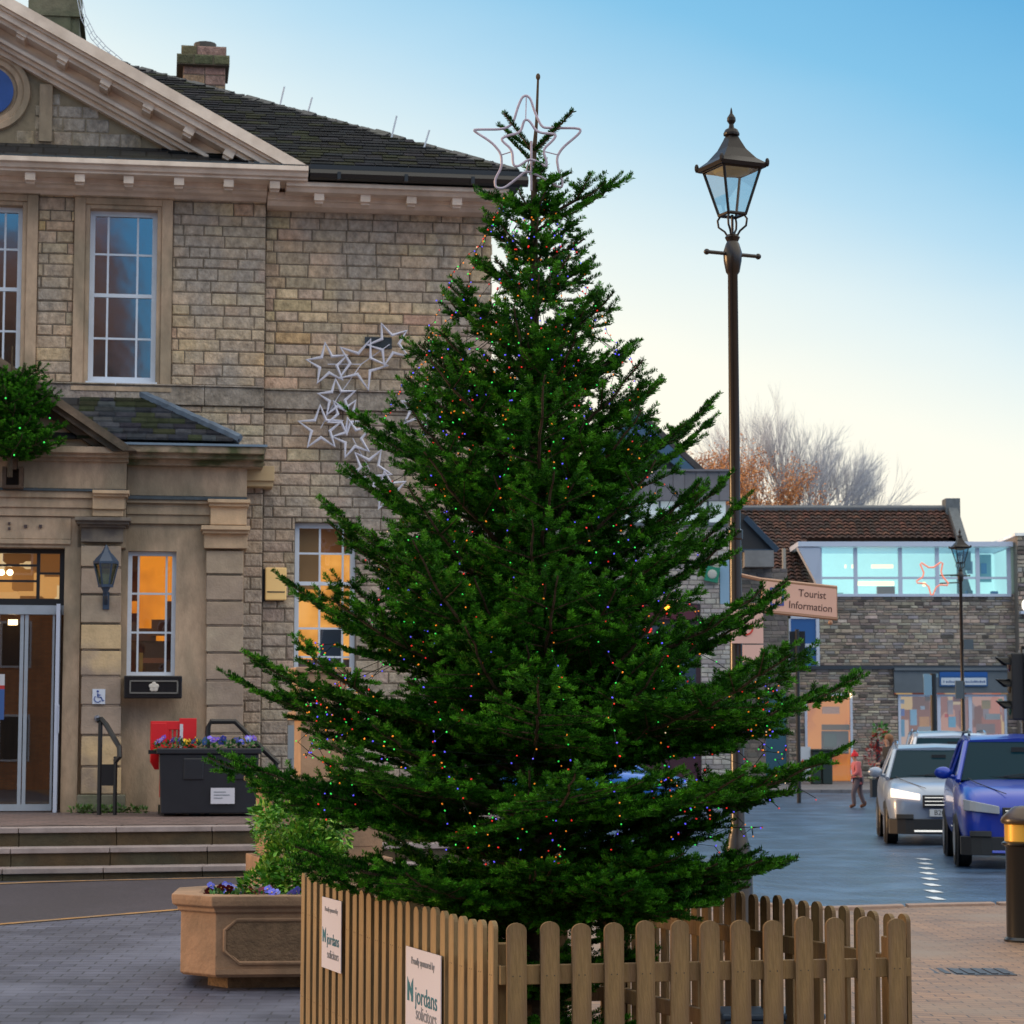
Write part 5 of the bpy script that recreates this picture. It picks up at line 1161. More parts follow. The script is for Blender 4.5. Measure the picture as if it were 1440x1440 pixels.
# ================================================================== STREET LAMPS
m_post = mat('bronze brown lamp paint', (.022, .013, .009), .30, noise=.15); m_lg = mat('lantern metal', (.014, .010, .010), .45, spec=.3)
m_lglass = glassmat('street lantern glass', .18, (.66, .84, .93))
def street_lamp(loc, s, rz, lab, low=3.0):
    o = empty('street_lamp', loc, rz, lab, 'street lamp', 'heritage street lamps')
    z = lambda v: v * s
    q = MB(); q.lathe([(.13 * s, 0), (.13 * s, z(.10)), (.11 * s, z(.14)), (.10 * s, z(.8)), (.075 * s, z(.9)), (.050 * s, z(1.0)), (.043 * s, z(low)), (.055 * s, z(low + .01)), (.055 * s, z(low + .07)), (.040 * s, z(low + .08)), (.036 * s, z(4.9)), (.05 * s, z(4.92)), (.065 * s, z(5.0)), (.068 * s, z(5.06)), (.05 * s, z(5.12)), (.04 * s, z(5.14)), (.055 * s, z(5.17)), (.04 * s, z(5.19))], (0, 0, 0), 18); q.build('post', m_post, o, smooth=True)
    q = MB(); q.tube([(-.21 * s, 0, z(5.05)), (.21 * s, 0, z(5.05))], .014 * s, 8); q.ball((-.21 * s, 0, z(5.05)), .022 * s); q.ball((.21 * s, 0, z(5.05)), .022 * s); q.build('ladder_bar', m_post, o, smooth=True)
    b, t, zb_, zt_ = .070 * s, .150 * s, z(5.335), z(5.665)
    q = MB()
    for i in range(4):
        a_ = R(45 + 90 * i); c, s2 = math.cos(a_), math.sin(a_); pts = [(c * b * .6, s2 * b * .6, zb_), (c * b * 1.35, s2 * b * 1.35, zb_ - .03 * s), (c * b * 1.3, s2 * b * 1.3, zb_ - .09 * s), (c * b * .5, s2 * b * .5, z(5.19))]
        q.tube([(c * b * 1.2, s2 * b * 1.2, zb_)] + [(c * b * 1.55, s2 * b * 1.55, zb_ - .035 * s), (c * b * 1.45, s2 * b * 1.45, zb_ - .085 * s), (c * b * .8, s2 * b * .8, zb_ - .12 * s), (c * .035 * s, s2 * .035 * s, z(5.18))], .008 * s, 6)
    q.tube([(0, 0, z(5.18)), (0, 0, zb_)], .010 * s, 6); q.build('cradle', m_lg, o, smooth=True)
    q = MB()
    k = [(1, 1), (-1, 1), (-1, -1), (1, -1)]
    for i in range(4):
        x, y = k[i]; x2, y2 = k[(i + 1) % 4]
        q.tube([(x * b, y * b, zb_), (x * t, y * t, zt_)], .011 * s, 5)
        q.tube([(x * b, y * b, zb_), (x2 * b, y2 * b, zb_)], .013 * s, 5); q.tube([(x * t, y * t, zt_), (x2 * t, y2 * t, zt_)], .016 * s, 5)
    q.build('lantern_frame', m_lg, o)
    q = MB(); g_ = .985
    for i in range(4):
        x, y = k[i]; x2, y2 = k[(i + 1) % 4]; q.quad((x * b * g_, y * b * g_, zb_), (x2 * b * g_, y2 * b * g_, zb_), (x2 * t * g_, y2 * t * g_, zt_), (x * t * g_, y * t * g_, zt_))
    q.build('lantern_glass', m_lglass, o)
    q = MB(); vs = []; lv = [(t + .03 * s, zt_ - .005 * s), (t + .04 * s, zt_ + .02 * s), (t * .86, zt_ + .07 * s), (t * .5, zt_ + .145 * s), (t * .3, zt_ + .215 * s), (t * .24, zt_ + .24 * s)]
    for r_, z_ in lv: vs += [(x * r_, y * r_, z_) for x, y in k]
    fs = [(3, 2, 1, 0), (20, 21, 22, 23)] + [(i * 4 + j, i * 4 + (j + 1) % 4, (i + 1) * 4 + (j + 1) % 4, (i + 1) * 4 + j) for i in range(5) for j in range(4)]
    q.add(vs, fs)
    for x, y in k: q.ball((x * (t + .035 * s), y * (t + .035 * s), zt_ + .03 * s), .018 * s, 6, 5, sc=(1, 1, 1.8))
    zc = zt_ + .24 * s
    q.lathe([(.04 * s, zc), (.058 * s, zc + .01 * s), (.058 * s, zc + .025 * s), (.045 * s, zc + .05 * s), (.02 * s, zc + .065 * s), (.016 * s, zc + .09 * s), (.032 * s, zc + .115 * s), (.03 * s, zc + .14 * s), (.01 * s, zc + .17 * s), (.006 * s, zc + .20 * s), (.001, zc + .215 * s)], (0, 0, 0), 14)
    q.build('lantern_roof', m_lg, o)
    q = MB(); q.lathe([(.03 * s, zt_ - .05 * s), (.12 * s, zt_ - .03 * s), (.15 * s, zt_ - .006 * s)], (0, 0, 0), 12); q.build('reflector_plate', mat('lantern reflector', (.5, .28, .06), .4), o)
    return o
street_lamp((px_(1035) * 16.5, 16.5, 0), 1.0, R(24), 'tall heritage lamp post with square glass lantern standing right of the fir')
l2 = street_lamp((px_(1352) * 60, 60, 0), 1.145, R(10), 'distant heritage lamp post with lantern in front of the stone shop building', 2.6)
l2x = px_(1352) * 60
q = MB(); s6 = 60 / F
def zz60(py): return 1.6 + (1040 - py) * s6
q.box(l2x + .03, l2x + .28, 59.9, 60.1, zz60(914), zz60(900)); q.box(l2x - .2, l2x + .0, 59.86, 59.95, zz60(983), zz60(958)); o = q.build('post_box', mat('box grey', (.08, .10, .12), .5)); o.parent = l2; o.matrix_parent_inverse = Matrix.Identity(4)
o.data.transform(Matrix.Rotation(-R(10), 4, 'Z') @ Matrix.Translation((-l2x, -60, 0)))
# fingerpost arm and second panel
m_sign = mat('pink cream sign', (.66, .40, .32), .45, noise=.06); m_rim = mat('sign rim', (.36, .20, .13), .45)
SY = 16.3; sp = P(1046, 812, SY); fs_ = empty('finger_sign', (px_(1036) * 16.5, 16.5, 0), R(22), 'pinkish cream finger sign reading Tourist Information on the lamp post', 'sign')
k_ = 16.5 / F; z_ = lambda py: 1.6 + (1040 - py) * k_
Lx = (1187 - 1036) * k_ / math.cos(R(22)) * .985
tilt = lambda x: -.07 * x
q = MB(); x0, x1 = .20, Lx; zt_, zb_ = z_(812) + .0, z_(856)
q.add([(x0, -.012, zb_ + tilt(x0)), (x1, -.012, zb_ + tilt(x1)), (x1, -.012, zt_ + tilt(x1)), (x0, -.012, zt_ + tilt(x0)), (x0, .012, zb_ + tilt(x0)), (x1, .012, zb_ + tilt(x1)), (x1, .012, zt_ + tilt(x1)), (x0, .012, zt_ + tilt(x0))], [(0, 1, 2, 3), (7, 6, 5, 4), (0, 4, 5, 1), (2, 6, 7, 3), (1, 5, 6, 2), (0, 3, 7, 4)]); q.build('panel', m_sign, fs_)
q = MB(); q.tube([(x0, 0, zt_ + tilt(x0)), (x1, 0, zt_ + tilt(x1)), (x1, 0, zb_ + tilt(x1)), (x0, 0, zb_ + tilt(x0))], .016, 6, closed=True); q.tube([(.03, 0, zt_ + .015), (x0, 0, zt_ + tilt(x0))], .014, 6); q.tube([(.03, 0, zb_ + .03), (x0, 0, zb_ + .02)], .014, 6)
q.ball((x1 - .05, 0, zb_ - .03 + tilt(x1)), .018); q.build('frame', m_rim, fs_)
zm = (zt_ + zb_) / 2; ax = Vector((1, 0, -.07)).normalized()
def tb2(x, z): return basis((x, -.0135, z + tilt(x)), ax, (0, -1, 0))
m_tx = mat('brown lettering', (.10, .045, .035), .5)
text('lettering', 'Tourist', .075, tb2(x0 + .40, zm + .042), m_tx, fs_, .001); text('lettering', 'Information', .075, tb2(x0 + .385, zm - .048), m_tx, fs_, .001)
q = MB(); bxx = x0 + .115
for (a, b, c, d) in ((-.055, .055, .05, .064), (-.055, .055, -.064, -.05), (-.055, -.041, -.05, .05), (.041, .055, -.05, .05)): q.box(bxx + a, bxx + b, -.016, -.0125, zm + c + tilt(bxx), zm + d + tilt(bxx))
q.build('symbol_border', mat('sign blue border', (.05, .07, .30), .5), fs_)
text('lettering', 'i', .12, tb2(bxx, zm - .0), m_tx, fs_, .001)
q = MB(); rz_ = R(-28); ps_ = empty('map_panel', (px_(1036) * 16.5, 16.5, 0), R(4), 'pale pink information panel with red arrow below the finger sign', 'sign')
q.box(-.05, .175, -.075, -.055, z_(906), z_(858)); q.box(.03, .175, -.075, -.055, z_(932), z_(908)); q.build('panel', mat('pale pink panel', (.70, .45, .40), .45), ps_)
q = MB(); q.tube([(.05 + .05 * math.cos(R(t)), -.078, z_(885) + .045 * math.sin(R(t))) for t in range(-160, 60, 20)], .006, 5); q.build('red_arrow', mat('sign red', (.6, .05, .04), .5), ps_)
q = MB(); q.tube([(0, 0, z_(870)), (.08, -.055, z_(870))], .012, 6); q.build('clamp', m_rim, ps_)
# ================================================================== BOLLARD
bY = 18.9; bx_ = px_(1436) * bY; bo = empty('bollard', (bx_, bY, 0), 0, 'black cast-iron bollard with gold band and domed cap at the right edge', 'bollard')
m_bol = mat('gloss black iron', (.007, .006, .006), .28); zb2 = lambda py: (1320 - py) / 175.
q = MB(); q.lathe([(.185, 0), (.185, .02), (.165, .04), (.16, zb2(1190)), (.165, zb2(1188)), (.19, zb2(1186)), (.19, zb2(1183)), (.165, zb2(1181))], (0, 0, 0), 32); q.build('shaft', m_bol, bo, smooth=True)
q = MB(); q.lathe([(.166, zb2(1181)), (.166, zb2(1158))], (0, 0, 0), 32); q.build('gold_band', mat('gold band', (.75, .42, .06), .35, metal=.3), bo, smooth=True)
q = MB(); q.lathe([(.166, zb2(1158)), (.19, zb2(1156)), (.195, zb2(1152)), (.185, zb2(1148)), (.15, zb2(1142)), (.11, zb2(1136)), (.085, zb2(1133)), (.02, zb2(1132))], (0, 0, 0), 32); q.build('cap', mat('cap iron', (.05, .028, .015), .3, noise=.2), bo, smooth=True)

# rope-light star hung on the distant lamp post
ks = 60 / F; hs = empty('hanging_star', (fx60 if False else (1306 - 720) * ks, 59.7, 1.6 + (1040 - 812) * ks), 0, 'red rope-light star outline hung from the distant lamp post', 'star')
sp_ = [(1291, 791), (1308, 802), (1325, 790), (1321, 809), (1334, 825), (1316, 824), (1308, 842), (1303, 823), (1284, 821), (1299, 811)]
q = MB(); q.tube([((x - 1306) * ks, 0, (812 - y) * ks) for x, y in smooth_loop(sp_, 1)], .022, 6, closed=True); q.build('star_outline', mat('red rope light', (.9, .30, .20), .4, emit=(1, .25, .15), estr=.35), hs)
q = MB(); 
for y in (811, 822): q.tube([((1320 - 1306) * ks, 0, (812 - y) * ks), ((1350 - 1306) * ks, .25, (812 - y + 2) * ks)], .018, 5)
q.build('bracket', m_black, hs)
# ================================================================== SHOP BUILDING ON THE RIGHT
BY = 85.; bk_ = BY / F
def fx(px, k=bk_): return (px - 720) * k
def fz(py, k=bk_): return EYE + (1040 - py) * k
m_rub = mat('rubble stone', attr=True, rough=.9, noise=.35, nscale=3, bump=.4, bscale=12)
def pal_far(x, z): return random.choice([(.33, .28, .24), (.40, .34, .28), (.26, .22, .20), (.45, .39, .33), (.32, .26, .22), (.13, .11, .10), (.42, .32, .26), (.30, .28, .28)])
m_tile = mat('red pantile', (.085, .036, .026), .8, noise=.4, nscale=1.5, bump=.3, bscale=8, col2=(.05, .028, .022), mixscale=1.)
m_bluew = mat('cool white frame', (.55, .62, .78), .5)
m_fas = mat('grey fascia', (.115, .14, .17), .6, noise=.15, nscale=1.5, bump=.1)
m_slab = mat('slate band', (.03, .04, .06), .5)
sb = empty('shop_building', (0, BY, 0), 0, 'two-storey rubble stone shop building with pantile roof and wide white-framed dormer window', 'building')
q = MB(); gf = (fx(1106), fx(1430)); z0f, zf = fz(1104), fz(838)
hl_ = [(fx(1108), fx(1152), fz(938), fz(867)), (fx(1130), fx(1196), z0f, fz(976)), (fx(1261), fx(1413), fz(1072), fz(977)), (fx(1256), fx(1422), fz(977), fz(943)), (fx(1155), fx(1420), fz(837), 20)]
stonewall(q, gf[0], gf[1], z0f, fz(836), hl_, pal_far, ch=(.07, .14), cw=(.16, .5), joint=.02, proud=.03, thick=.4, var=.25)
q.build('wall', [m_rub, mat('pale mortar', (.20, .18, .165), .95)], sb)
rz0, rz1, ry = fz(838), EYE + (1040 - 717) * (BY + 4.6) / F, 4.6
q = MB(); xL, xR = fx(1040), fx(1368)
rzy = lambda y: rz0 - .1 + (rz1 - rz0 + .1) * (y + .25) / (ry + .25); dxa, dxb, dyb = fx(1150), fx(1424), 3.0
for (a_, b_, y0_, y1_) in ((xL, dxa, -.25, dyb), (dxb, xR, -.25, dyb), (xL, xR, dyb, ry)):
    if b_ > a_: q.quad((a_, y0_, rzy(y0_)), (b_, y0_, rzy(y0_)), (b_, y1_, rzy(y1_)), (a_, y1_, rzy(y1_)))
q.add([(xL, -.25, rz0 - .1), (xR, -.25, rz0 - .1), (xR, ry, rz1), (xL, ry, rz1), (xL, 2 * ry, rz0), (xR, 2 * ry, rz0)], [(3, 2, 5, 4), (0, 3, 4), (1, 5, 2)])
roof = q.build('roof', m_tile, sb)
q = MB()                                             # pantile rolls and courses
rows = 26
for i in range(rows):
    t0, t1 = i / rows, (i + 1) / rows; ya, yb_ = -.27 + (ry + .25) * t0, -.27 + (ry + .25) * (t1 + .01); za_, zb_ = rz0 - .1 + (rz1 - rz0 + .1) * t0 + .06, rz0 - .1 + (rz1 - rz0 + .1) * t1 + .015
    x = xL; 
    while x < xR - .1:
        if ya < 2.9 and x > fx(1150) - .2: break
        w_ = .24; c_ = jit(random.choice([(.085, .035, .026), (.06, .03, .024), (.11, .045, .03), (.045, .028, .024)]), .25); e_ = random.uniform(-.008, .012)
        q.add([(x, ya, za_ - .02 + e_), (x + .07, ya, za_ + .035 + e_), (x + .14, ya, za_ + .03 + e_), (x + w_, ya, za_ - .03 + e_), (x, yb_, zb_ - .02), (x + .07, yb_, zb_ + .035), (x + .14, yb_, zb_ + .03), (x + w_, yb_, zb_ - .03)], [(0, 1, 5, 4), (1, 2, 6, 5), (2, 3, 7, 6)], c_); x += w_
q.build('roof_tiles', mat('pantile', attr=True, rough=.8, noise=.3, nscale=3), sb)
q = MB(); q.tube([(xL, ry, rz1 + .05), (xR, ry, rz1 + .05)], .13, 6); q.build('ridge', mat('ridge lead', (.10, .11, .13), .6), sb)
yq = 1.9; zq = rzy(yq) + .32
q = MB(); q.add([(xR, yq, zq), (xR + .35, yq, zq), (xR + .35, ry, rz1 + .28), (xR, ry, rz1 + .28), (xR, yq, zq - .8), (xR + .35, yq, zq - .8), (xR + .35, ry, rz1 - 1), (xR, ry, rz1 - 1)], [(0, 1, 2, 3), (0, 4, 5, 1), (1, 5, 6, 2), (3, 7, 4, 0), (2, 6, 7, 3)])
q.box(xR - .1, xR + .45, ry - .3, ry + .5, rz1 - .3, rz1 + .42); q.build('gable_coping', mat('coping', (.10, .115, .13), .7, noise=.3), sb)
# dormer
dz0, dz1 = fz(838), fz(771); dx0, dx1 = fx(1153), fx(1422)
q = MB(); q.box(fx(1122), fx(1424), -.35, 3.4, fz(770), fz(763)); q.box(dx0, dx1, -.12, 0, dz0 - .05, dz0 + .05)
for p in (1153, 1203, 1266, 1318, 1375, 1419): q.box(fx(p) - .05, fx(p) + .09, -.10, 0, dz0 + .05, dz1)
q.box(dx0, dx1, -.085, -.005, fz(815), fz(812))
q.add([(fx(1122), -.3, dz1), (dx0 + .02, -.3, dz1), (dx0 + .02, -.13, dz0 - .05), (fx(1146), -.13, dz0 + .55), (fx(1122), .3, dz1), (dx0, .3, dz1), (dx0, .3, dz0 - .05), (fx(1146), .3, dz0 + .55)], [(0, 3, 2, 1), (4, 5, 6, 7), (0, 4, 7, 3), (3, 7, 6, 2), (1, 2, 6, 5), (0, 1, 5, 4)])
dm = q.build('dormer', m_bluew, sb)
q = MB(); q.quad((dx0, -.03, dz0), (dx1, -.03, dz0), (dx1, -.03, dz1), (dx0, -.03, dz1)); q.build('pane', glassmat('dormer glass', .22, (.86, .95, .95)), dm)
m_ofc = mat('lit office wall', (.5, .62, .6), .8, emit=(.46, .74, .72), estr=.78, noise=.06)
q = MB(); d_ = 2.9
q.quad((dx0, d_, dz0), (dx1, d_, dz0), (dx1, d_, dz1 + .05), (dx0, d_, dz1 + .05)); q.quad((dx0, .02, dz0 - .02), (dx1, .02, dz0 - .02), (dx1, d_, dz0 - .02), (dx0, d_, dz0 - .02)); q.quad((dx0, .02, dz1 + .04), (dx0, d_, dz1 + .04), (dx1, d_, dz1 + .04), (dx1, .02, dz1 + .04)); q.quad((dx0, .02, dz0), (dx0, d_, dz0), (dx0, d_, dz1), (dx0, .02, dz1)); q.quad((dx1, .02, dz0), (dx1, d_, dz0), (dx1, d_, dz1), (dx1, .02, dz1))
q.build('room', m_ofc, dm)
m_strip = mat('office strip light', (1, .9, .5), emit=(1, .82, .42), estr=1.5)
for a, b, c, d in ((1234, 1265, 796, 791), (1212, 1266, 821, 815), (1307, 1311, 822, 816), (1196, 1198, 796, 791), (1206, 1210, 796, 791)):
    q = MB(); q.box(fx(a), fx(b), 1.2, 1.3, fz(c), fz(d)); q.build('strip_light', m_strip, dm)
q = MB(); q.box(fx(1240), fx(1265), .9, 1.1, fz(837), fz(823), col=(.28, .09, .03)); q.box(fx(1382), fx(1390), 2.7, 2.8, fz(800), fz(782), col=(.30, .30, .42)); q.box(fx(1398), fx(1417), 2.7, 2.8, fz(812), fz(772), col=(.18, .33, .38)); q.box(fx(1402), fx(1410), 2.65, 2.7, fz(800), fz(785), col=(.02, .14, .35))
q.box(fx(1366), fx(1375), .8, 1.1, fz(838), fz(829), col=(.01, .02, .12)); q.box(fx(1402), fx(1411), .8, 1.1, fz(838), fz(830), col=(.02, .06, .2)); q.box(fx(1280), fx(1420), 1.3, 1.5, fz(838), fz(834), col=(.3, .32, .4)); q.box(fx(1160), fx(1200), 2.5, 2.9, fz(838), fz(828), col=(.35, .45, .42))
q.build('office_furniture', mat('office bits', attr=True, rough=.6), dm)
q = MB(); q.box(fx(1106), fx(1424), -.12, .02, fz(942), fz(937)); q.build('slate_band', m_slab, sb)
q = MB(); q.box(fx(1255), fx(1424), -.22, .0, fz(975), fz(944)); q.box(fx(1255), fx(1424), -.30, .0, fz(943.8), fz(940)); q.build('shop_fascia', m_fas, sb)
q = MB(); q.box(fx(1318), fx(1385), -.30, -.225, fz(952), fz(946), col=(.01, .09, .36)); q.box(fx(1318), fx(1385), -.29, -.225, fz(966), fz(952), col=(.02, .10, .3)); q.box(fx(1320), fx(1383), -.31, -.225, fz(964), fz(954), col=(.55, .62, .72))
sgn = q.build('shop_sign', mat('shop sign paint', attr=True, rough=.4), sb)
q = MB(); r_ = random.Random(3); x = 1323
while x < 1380:
    w_ = r_.uniform(1.0, 2.2); h_ = r_.choice([2.2, 2.2, 3.2]); q.box(fx(x), fx(x + w_), -.315, -.309, fz(961), fz(961 - h_)); x += w_ + .8 + (1.6 if r_.random() < .15 else 0)
q.build('lettering', mat('sign ink', (.05, .10, .28), .5), sgn)
def shopwin(x0, x1, z0, z1, frames, glow, nm):
    q = MB(); q.box(x0, x0 + .09, -.06, .02, z0, z1); q.box(x1 - .09, x1, -.06, .02, z0, z1); q.box(x0, x1, -.05, .02, z1 - .08, z1); q.box(x0, x1, -.05, .02, z0, z0 + .12)
    for f_ in frames: q.box(f_ - .06, f_ + .06, -.05, .02, z0 + .12, z1 - .08)
    w_ = q.build('shop_window', m_bluew, sb)
    q = MB(); q.quad((x0, 0, z0), (x1, 0, z0), (x1, 0, z1), (x0, 0, z1)); q.build('pane', glassmat('shop glass', .18), w_)
    q = MB(); q.quad((x0 - .1, 1.4, z0), (x1 + .1, 1.4, z0), (x1 + .1, 1.4, z1 + .1), (x0 - .1, 1.4, z1 + .1)); q.quad((x0, .1, z0), (x1, .1, z0), (x1, 1.4, z0), (x0, 1.4, z0)); q.quad((x0 - .02, .1, z0), (x0 - .02, 1.4, z0), (x0 - .02, 1.4, z1), (x0 - .02, .1, z1)); q.quad((x1 + .02, .1, z0), (x1 + .02, 1.4, z0), (x1 + .02, 1.4, z1), (x1 + .02, .1, z1))
    q.build('shop_interior', glow, w_); return w_
gl1 = glowmat('orange shop', [(0, (.12, .02, .01)), (.35, (.45, .10, .02)), (.5, (.75, .24, .02)), (1, (.8, .30, .04))], (1, 1, 1), .9, .55)
gl2 = glowmat('busy shop', [(0, (.08, .02, .02)), (.3, (.35, .08, .05)), (.45, (.15, .25, .35)), (.6, (.6, .15, .08)), (.8, (.6, .5, .45)), (1, (.7, .45, .15))], (1, 1, .7), 1.6, .50, 'v')
w1_ = shopwin(fx(1261), fx(1413), fz(1072), fz(977), (fx(1318), fx(1362)), gl2, 'a')
q = MB(); r_ = random.Random(9)
for px, py, w_, h_, c in ((1265, 984, 6, 6, (.4, .42, .6)), (1265, 997, 6, 10, (.1, .14, .5)), (1279, 998, 9, 22, (.25, .5, .75)), (1294, 993, 6, 5, (.5, .55, .7)), (1292, 1008, 14, 14, (.8, .3, .06)), (1332, 985, 7, 20, (.5, .35, .4)), (1333, 1008, 10, 15, (.15, .45, .7)), (1328, 1004, 5, 5, (.9, .05, .03)), (1348, 1000, 8, 22, (.45, .10, .08)), (1340, 979, 14, 8, (.4, .03, .03)), (1300, 979, 16, 7, (.28, .05, .02)), (1403, 983, 6, 6, (.35, .5, .08)), (1385, 1004, 20, 8, (.35, .33, .36)), (1372, 1018, 26, 14, (.30, .15, .14)), (1265, 1012, 6, 24, (.1, .35, .6)), (1380, 985, 12, 12, (.5, .28, .06))):
    q.box(fx(px), fx(px + w_), .12 + r_.uniform(0, .1), .25 + r_.uniform(0, .05), fz(py + h_), fz(py), col=c)
q.build('window_display', mat('display bits', attr=True, rough=.5), w1_)
w2_ = shopwin(fx(1130), fx(1197), z0f, fz(976), (), gl1, 'b')
q = MB(); q.box(fx(1155), fx(1194), .2, .3, fz(1027), fz(1019), col=(.16, .06, .02)); q.box(fx(1156), fx(1180), .2, .3, fz(1004), fz(994), col=(.7, .35, .25)); q.box(fx(1156), fx(1194), .5, .6, fz(1060), fz(1028), col=(.16, .10, .14)); q.box(fx(1158), fx(1176), .3, .4, fz(1050), fz(1032), col=(.05, .07, .07)); q.build('window_display', MATS['display bits'], w2_)
q = MB(); q.ball((fx(1194), -.1, fz(978)), .06); q.build('shop_lamp', MATS['warm lamp'], sb)
# blue framed window above
q = MB(); a = (fx(1109), fx(1152), fz(937), fz(867)); q.box(a[0], a[0] + .07, -.05, .05, a[2], a[3]); q.box(a[1] - .12, a[1], -.05, .05, a[2], a[3]); q.box(a[0], a[1], -.05, .05, a[3] - .10, a[3]); q.box(a[0], a[1], -.04, .05, fz(911), fz(906)); w_ = q.build('window', m_bluew, sb)
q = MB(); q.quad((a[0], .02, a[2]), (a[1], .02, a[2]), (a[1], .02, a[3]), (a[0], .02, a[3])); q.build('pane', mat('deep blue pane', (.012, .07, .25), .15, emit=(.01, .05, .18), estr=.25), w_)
q = MB(); q.tube([(fx(1103), -.1, .1), (fx(1103), -.1, fz(772))], .07, 8); q.build('downpipe', mat('pale pipe', (.30, .29, .27), .6), sb)
# rough stone building at the far right edge
q = MB(); stonewall(q, fx(1427), fx(1480), z0f, fz(756), [(fx(1436), fx(1500), 0, fz(1000))], pal_far, ch=(.12, .22), cw=(.25, .6), joint=.03, proud=.05, y=-.6, thick=5, var=.25)
q.box(fx(1424), fx(1482), -.7, 4.5, fz(756), fz(752)); nb_ = empty('stone_building', (0, BY, 0), 0, 'rough stone building with flat coping cut by the right edge beyond the shops', 'building'); q.build('wall', [m_rub, MATS['pale mortar']], nb_)
q = MB(); q.ball((fx(1433), -1.0, fz(854)), .13, sc=(.8, .8, 1.5)); q.build('lamp_globe', mat('white globe', (1, .95, .85), emit=(1, .9, .75), estr=1.3), nb_)
q = MB(); q.tube([(fx(1440), -.6, fz(862)), (fx(1433), -1.0, fz(862))], .05); q.box(fx(1428), fx(1442), -1.0, -.65, fz(866), fz(862)); q.build('lamp_bracket', m_bluew, nb_)

# ================================================================== BUILDINGS BEHIND THE FIR
CY = 70.; kc = CY / F; cx_ = lambda p: fx(p, kc); cz_ = lambda p: fz(p, kc)
cb_ = empty('gabled_building', (0, CY, 0), 0, 'gabled stone building with grey panelled parapet and white window band behind the fir', 'building')
q = MB(); stonewall(q, cx_(640), cx_(1028), .0, cz_(740), [(cx_(740), cx_(985), 0, cz_(850)), (cx_(1012), cx_(1027), cz_(850), cz_(786))], lambda x, z: random.choice([(.36, .33, .33), (.42, .38, .36), (.30, .27, .27), (.46, .42, .40)]), ch=(.1, .18), cw=(.2, .5), joint=.02, proud=.02, thick=.4)
q.box(cx_(640), cx_(1028), .4, 9, 0, cz_(708), mi=1); q.build('wall', [m_rub, MATS['pale mortar']], cb_)
q = MB()
for i in range(24): q.box(cx_(640) + i * .343, cx_(640) + (i + 1) * .343 - .012, -.3 - (i % 2) * .012, 0, cz_(705), cz_(664))
q.box(cx_(638), cx_(1029), -.38, .1, cz_(664), cz_(661)); q.build('parapet', mat('grey panels', (.17, .165, .19), .7, noise=.25, nscale=2), cb_)
q = MB(); q.box(cx_(640), cx_(1024), -.1, 0, cz_(740), cz_(735)); 
for p in range(655, 1030, 34): q.box(cx_(p), cx_(p + 3), -.1, 0, cz_(735), cz_(705))
wq = q.build('window_band', m_fas, cb_)
q = MB(); q.quad((cx_(640), -.03, cz_(735)), (cx_(1022), -.03, cz_(735)), (cx_(1022), -.03, cz_(705)), (cx_(640), -.03, cz_(705))); q.build('blind', mat('white blinds', (.62, .68, .70), .6, emit=(.55, .65, .66), estr=.28, noise=.1, nscale=3, stretch=(4, 1, .3)), wq)
q = MB(); ax_, az_ = cx_(898), cz_(573); rx_, rz_ = cx_(994), cz_(664); lx_ = 2 * ax_ - rx_
q.prism([(lx_, rz_), (rx_, rz_), (ax_, az_ - .1)], 8, axis='y', o=.6); q.build('gable_wall', mat('dark slate hanging', (.035, .04, .055), .6, noise=.3, nscale=4), cb_)
q = MB()
for s in (1, -1):
    e = rx_ if s == 1 else lx_; q.add([(ax_, .3, az_ + .1), (e + s * .2, .3, rz_ - .05), (e + s * .2, 9, rz_ - .05), (ax_, 9, az_ + .1), (ax_, .3, az_ - .12), (e + s * .2, .3, rz_ - .30), (e + s * .2, 9, rz_ - .30), (ax_, 9, az_ - .12)], [(0, 1, 2, 3)[::s], (4, 7, 6, 5)[::s], (0, 4, 5, 1)[::s], (1, 5, 6, 2)[::s]])
q.build('roof', mat('grey brown roof', (.05, .045, .05), .7, noise=.3), cb_)
q = MB()
for s in (1, -1):
    e = rx_ if s == 1 else lx_; q.add([(ax_, .28, az_ - .14), (e + s * .1, .28, rz_ - .25), (e - s * .35, .28, rz_ - .25), (ax_, .28, az_ - .65), (ax_, .5, az_ - .14), (e + s * .1, .5, rz_ - .25), (e - s * .35, .5, rz_ - .25), (ax_, .5, az_ - .65)], [(0, 3, 2, 1)[::s], (4, 5, 6, 7)[::s], (3, 7, 6, 2)[::s]])
q.build('bargeboard', mat('blue board', (.04, .10, .19), .5), cb_)
q = MB(); q.box(cx_(740), cx_(985), .05, .4, 0, cz_(850), col=(.06, .02, .03)); q.box(cx_(745), cx_(980), -.12, .05, cz_(872), cz_(852), col=(.10, .015, .03)); 
for a, b in ((760, 815), (822, 880), (890, 940), (947, 978)): q.box(cx_(a), cx_(b), -.02, .05, cz_(1060), cz_(880), col=(.03, .05, .08))
q.build('shopfront', mat('shopfront paint', attr=True, rough=.25), cb_)
q = MB(); q.box(cx_(933), cx_(943), -.2, -.12, cz_(861), cz_(850)); q.build('orange_lamp', mat('orange lamp', (1, .5, .05), emit=(1, .35, .02), estr=2.5), cb_)
q = MB(); q.box(cx_(904), cx_(916), -.2, -.12, cz_(891), cz_(885)); q.build('red_light', mat('red lamp', (1, .05, .05), emit=(1, .02, .03), estr=1.5), cb_)
q = MB(); q.prism([(cx_(990), cz_(817)), (cx_(1009), cz_(821)), (cx_(1013), cz_(800)), (cx_(994), cz_(796))], .1, axis='y', o=-.16); g_ = q.build('green_sign', mat('green sign', (.01, .20, .12), .5), cb_)
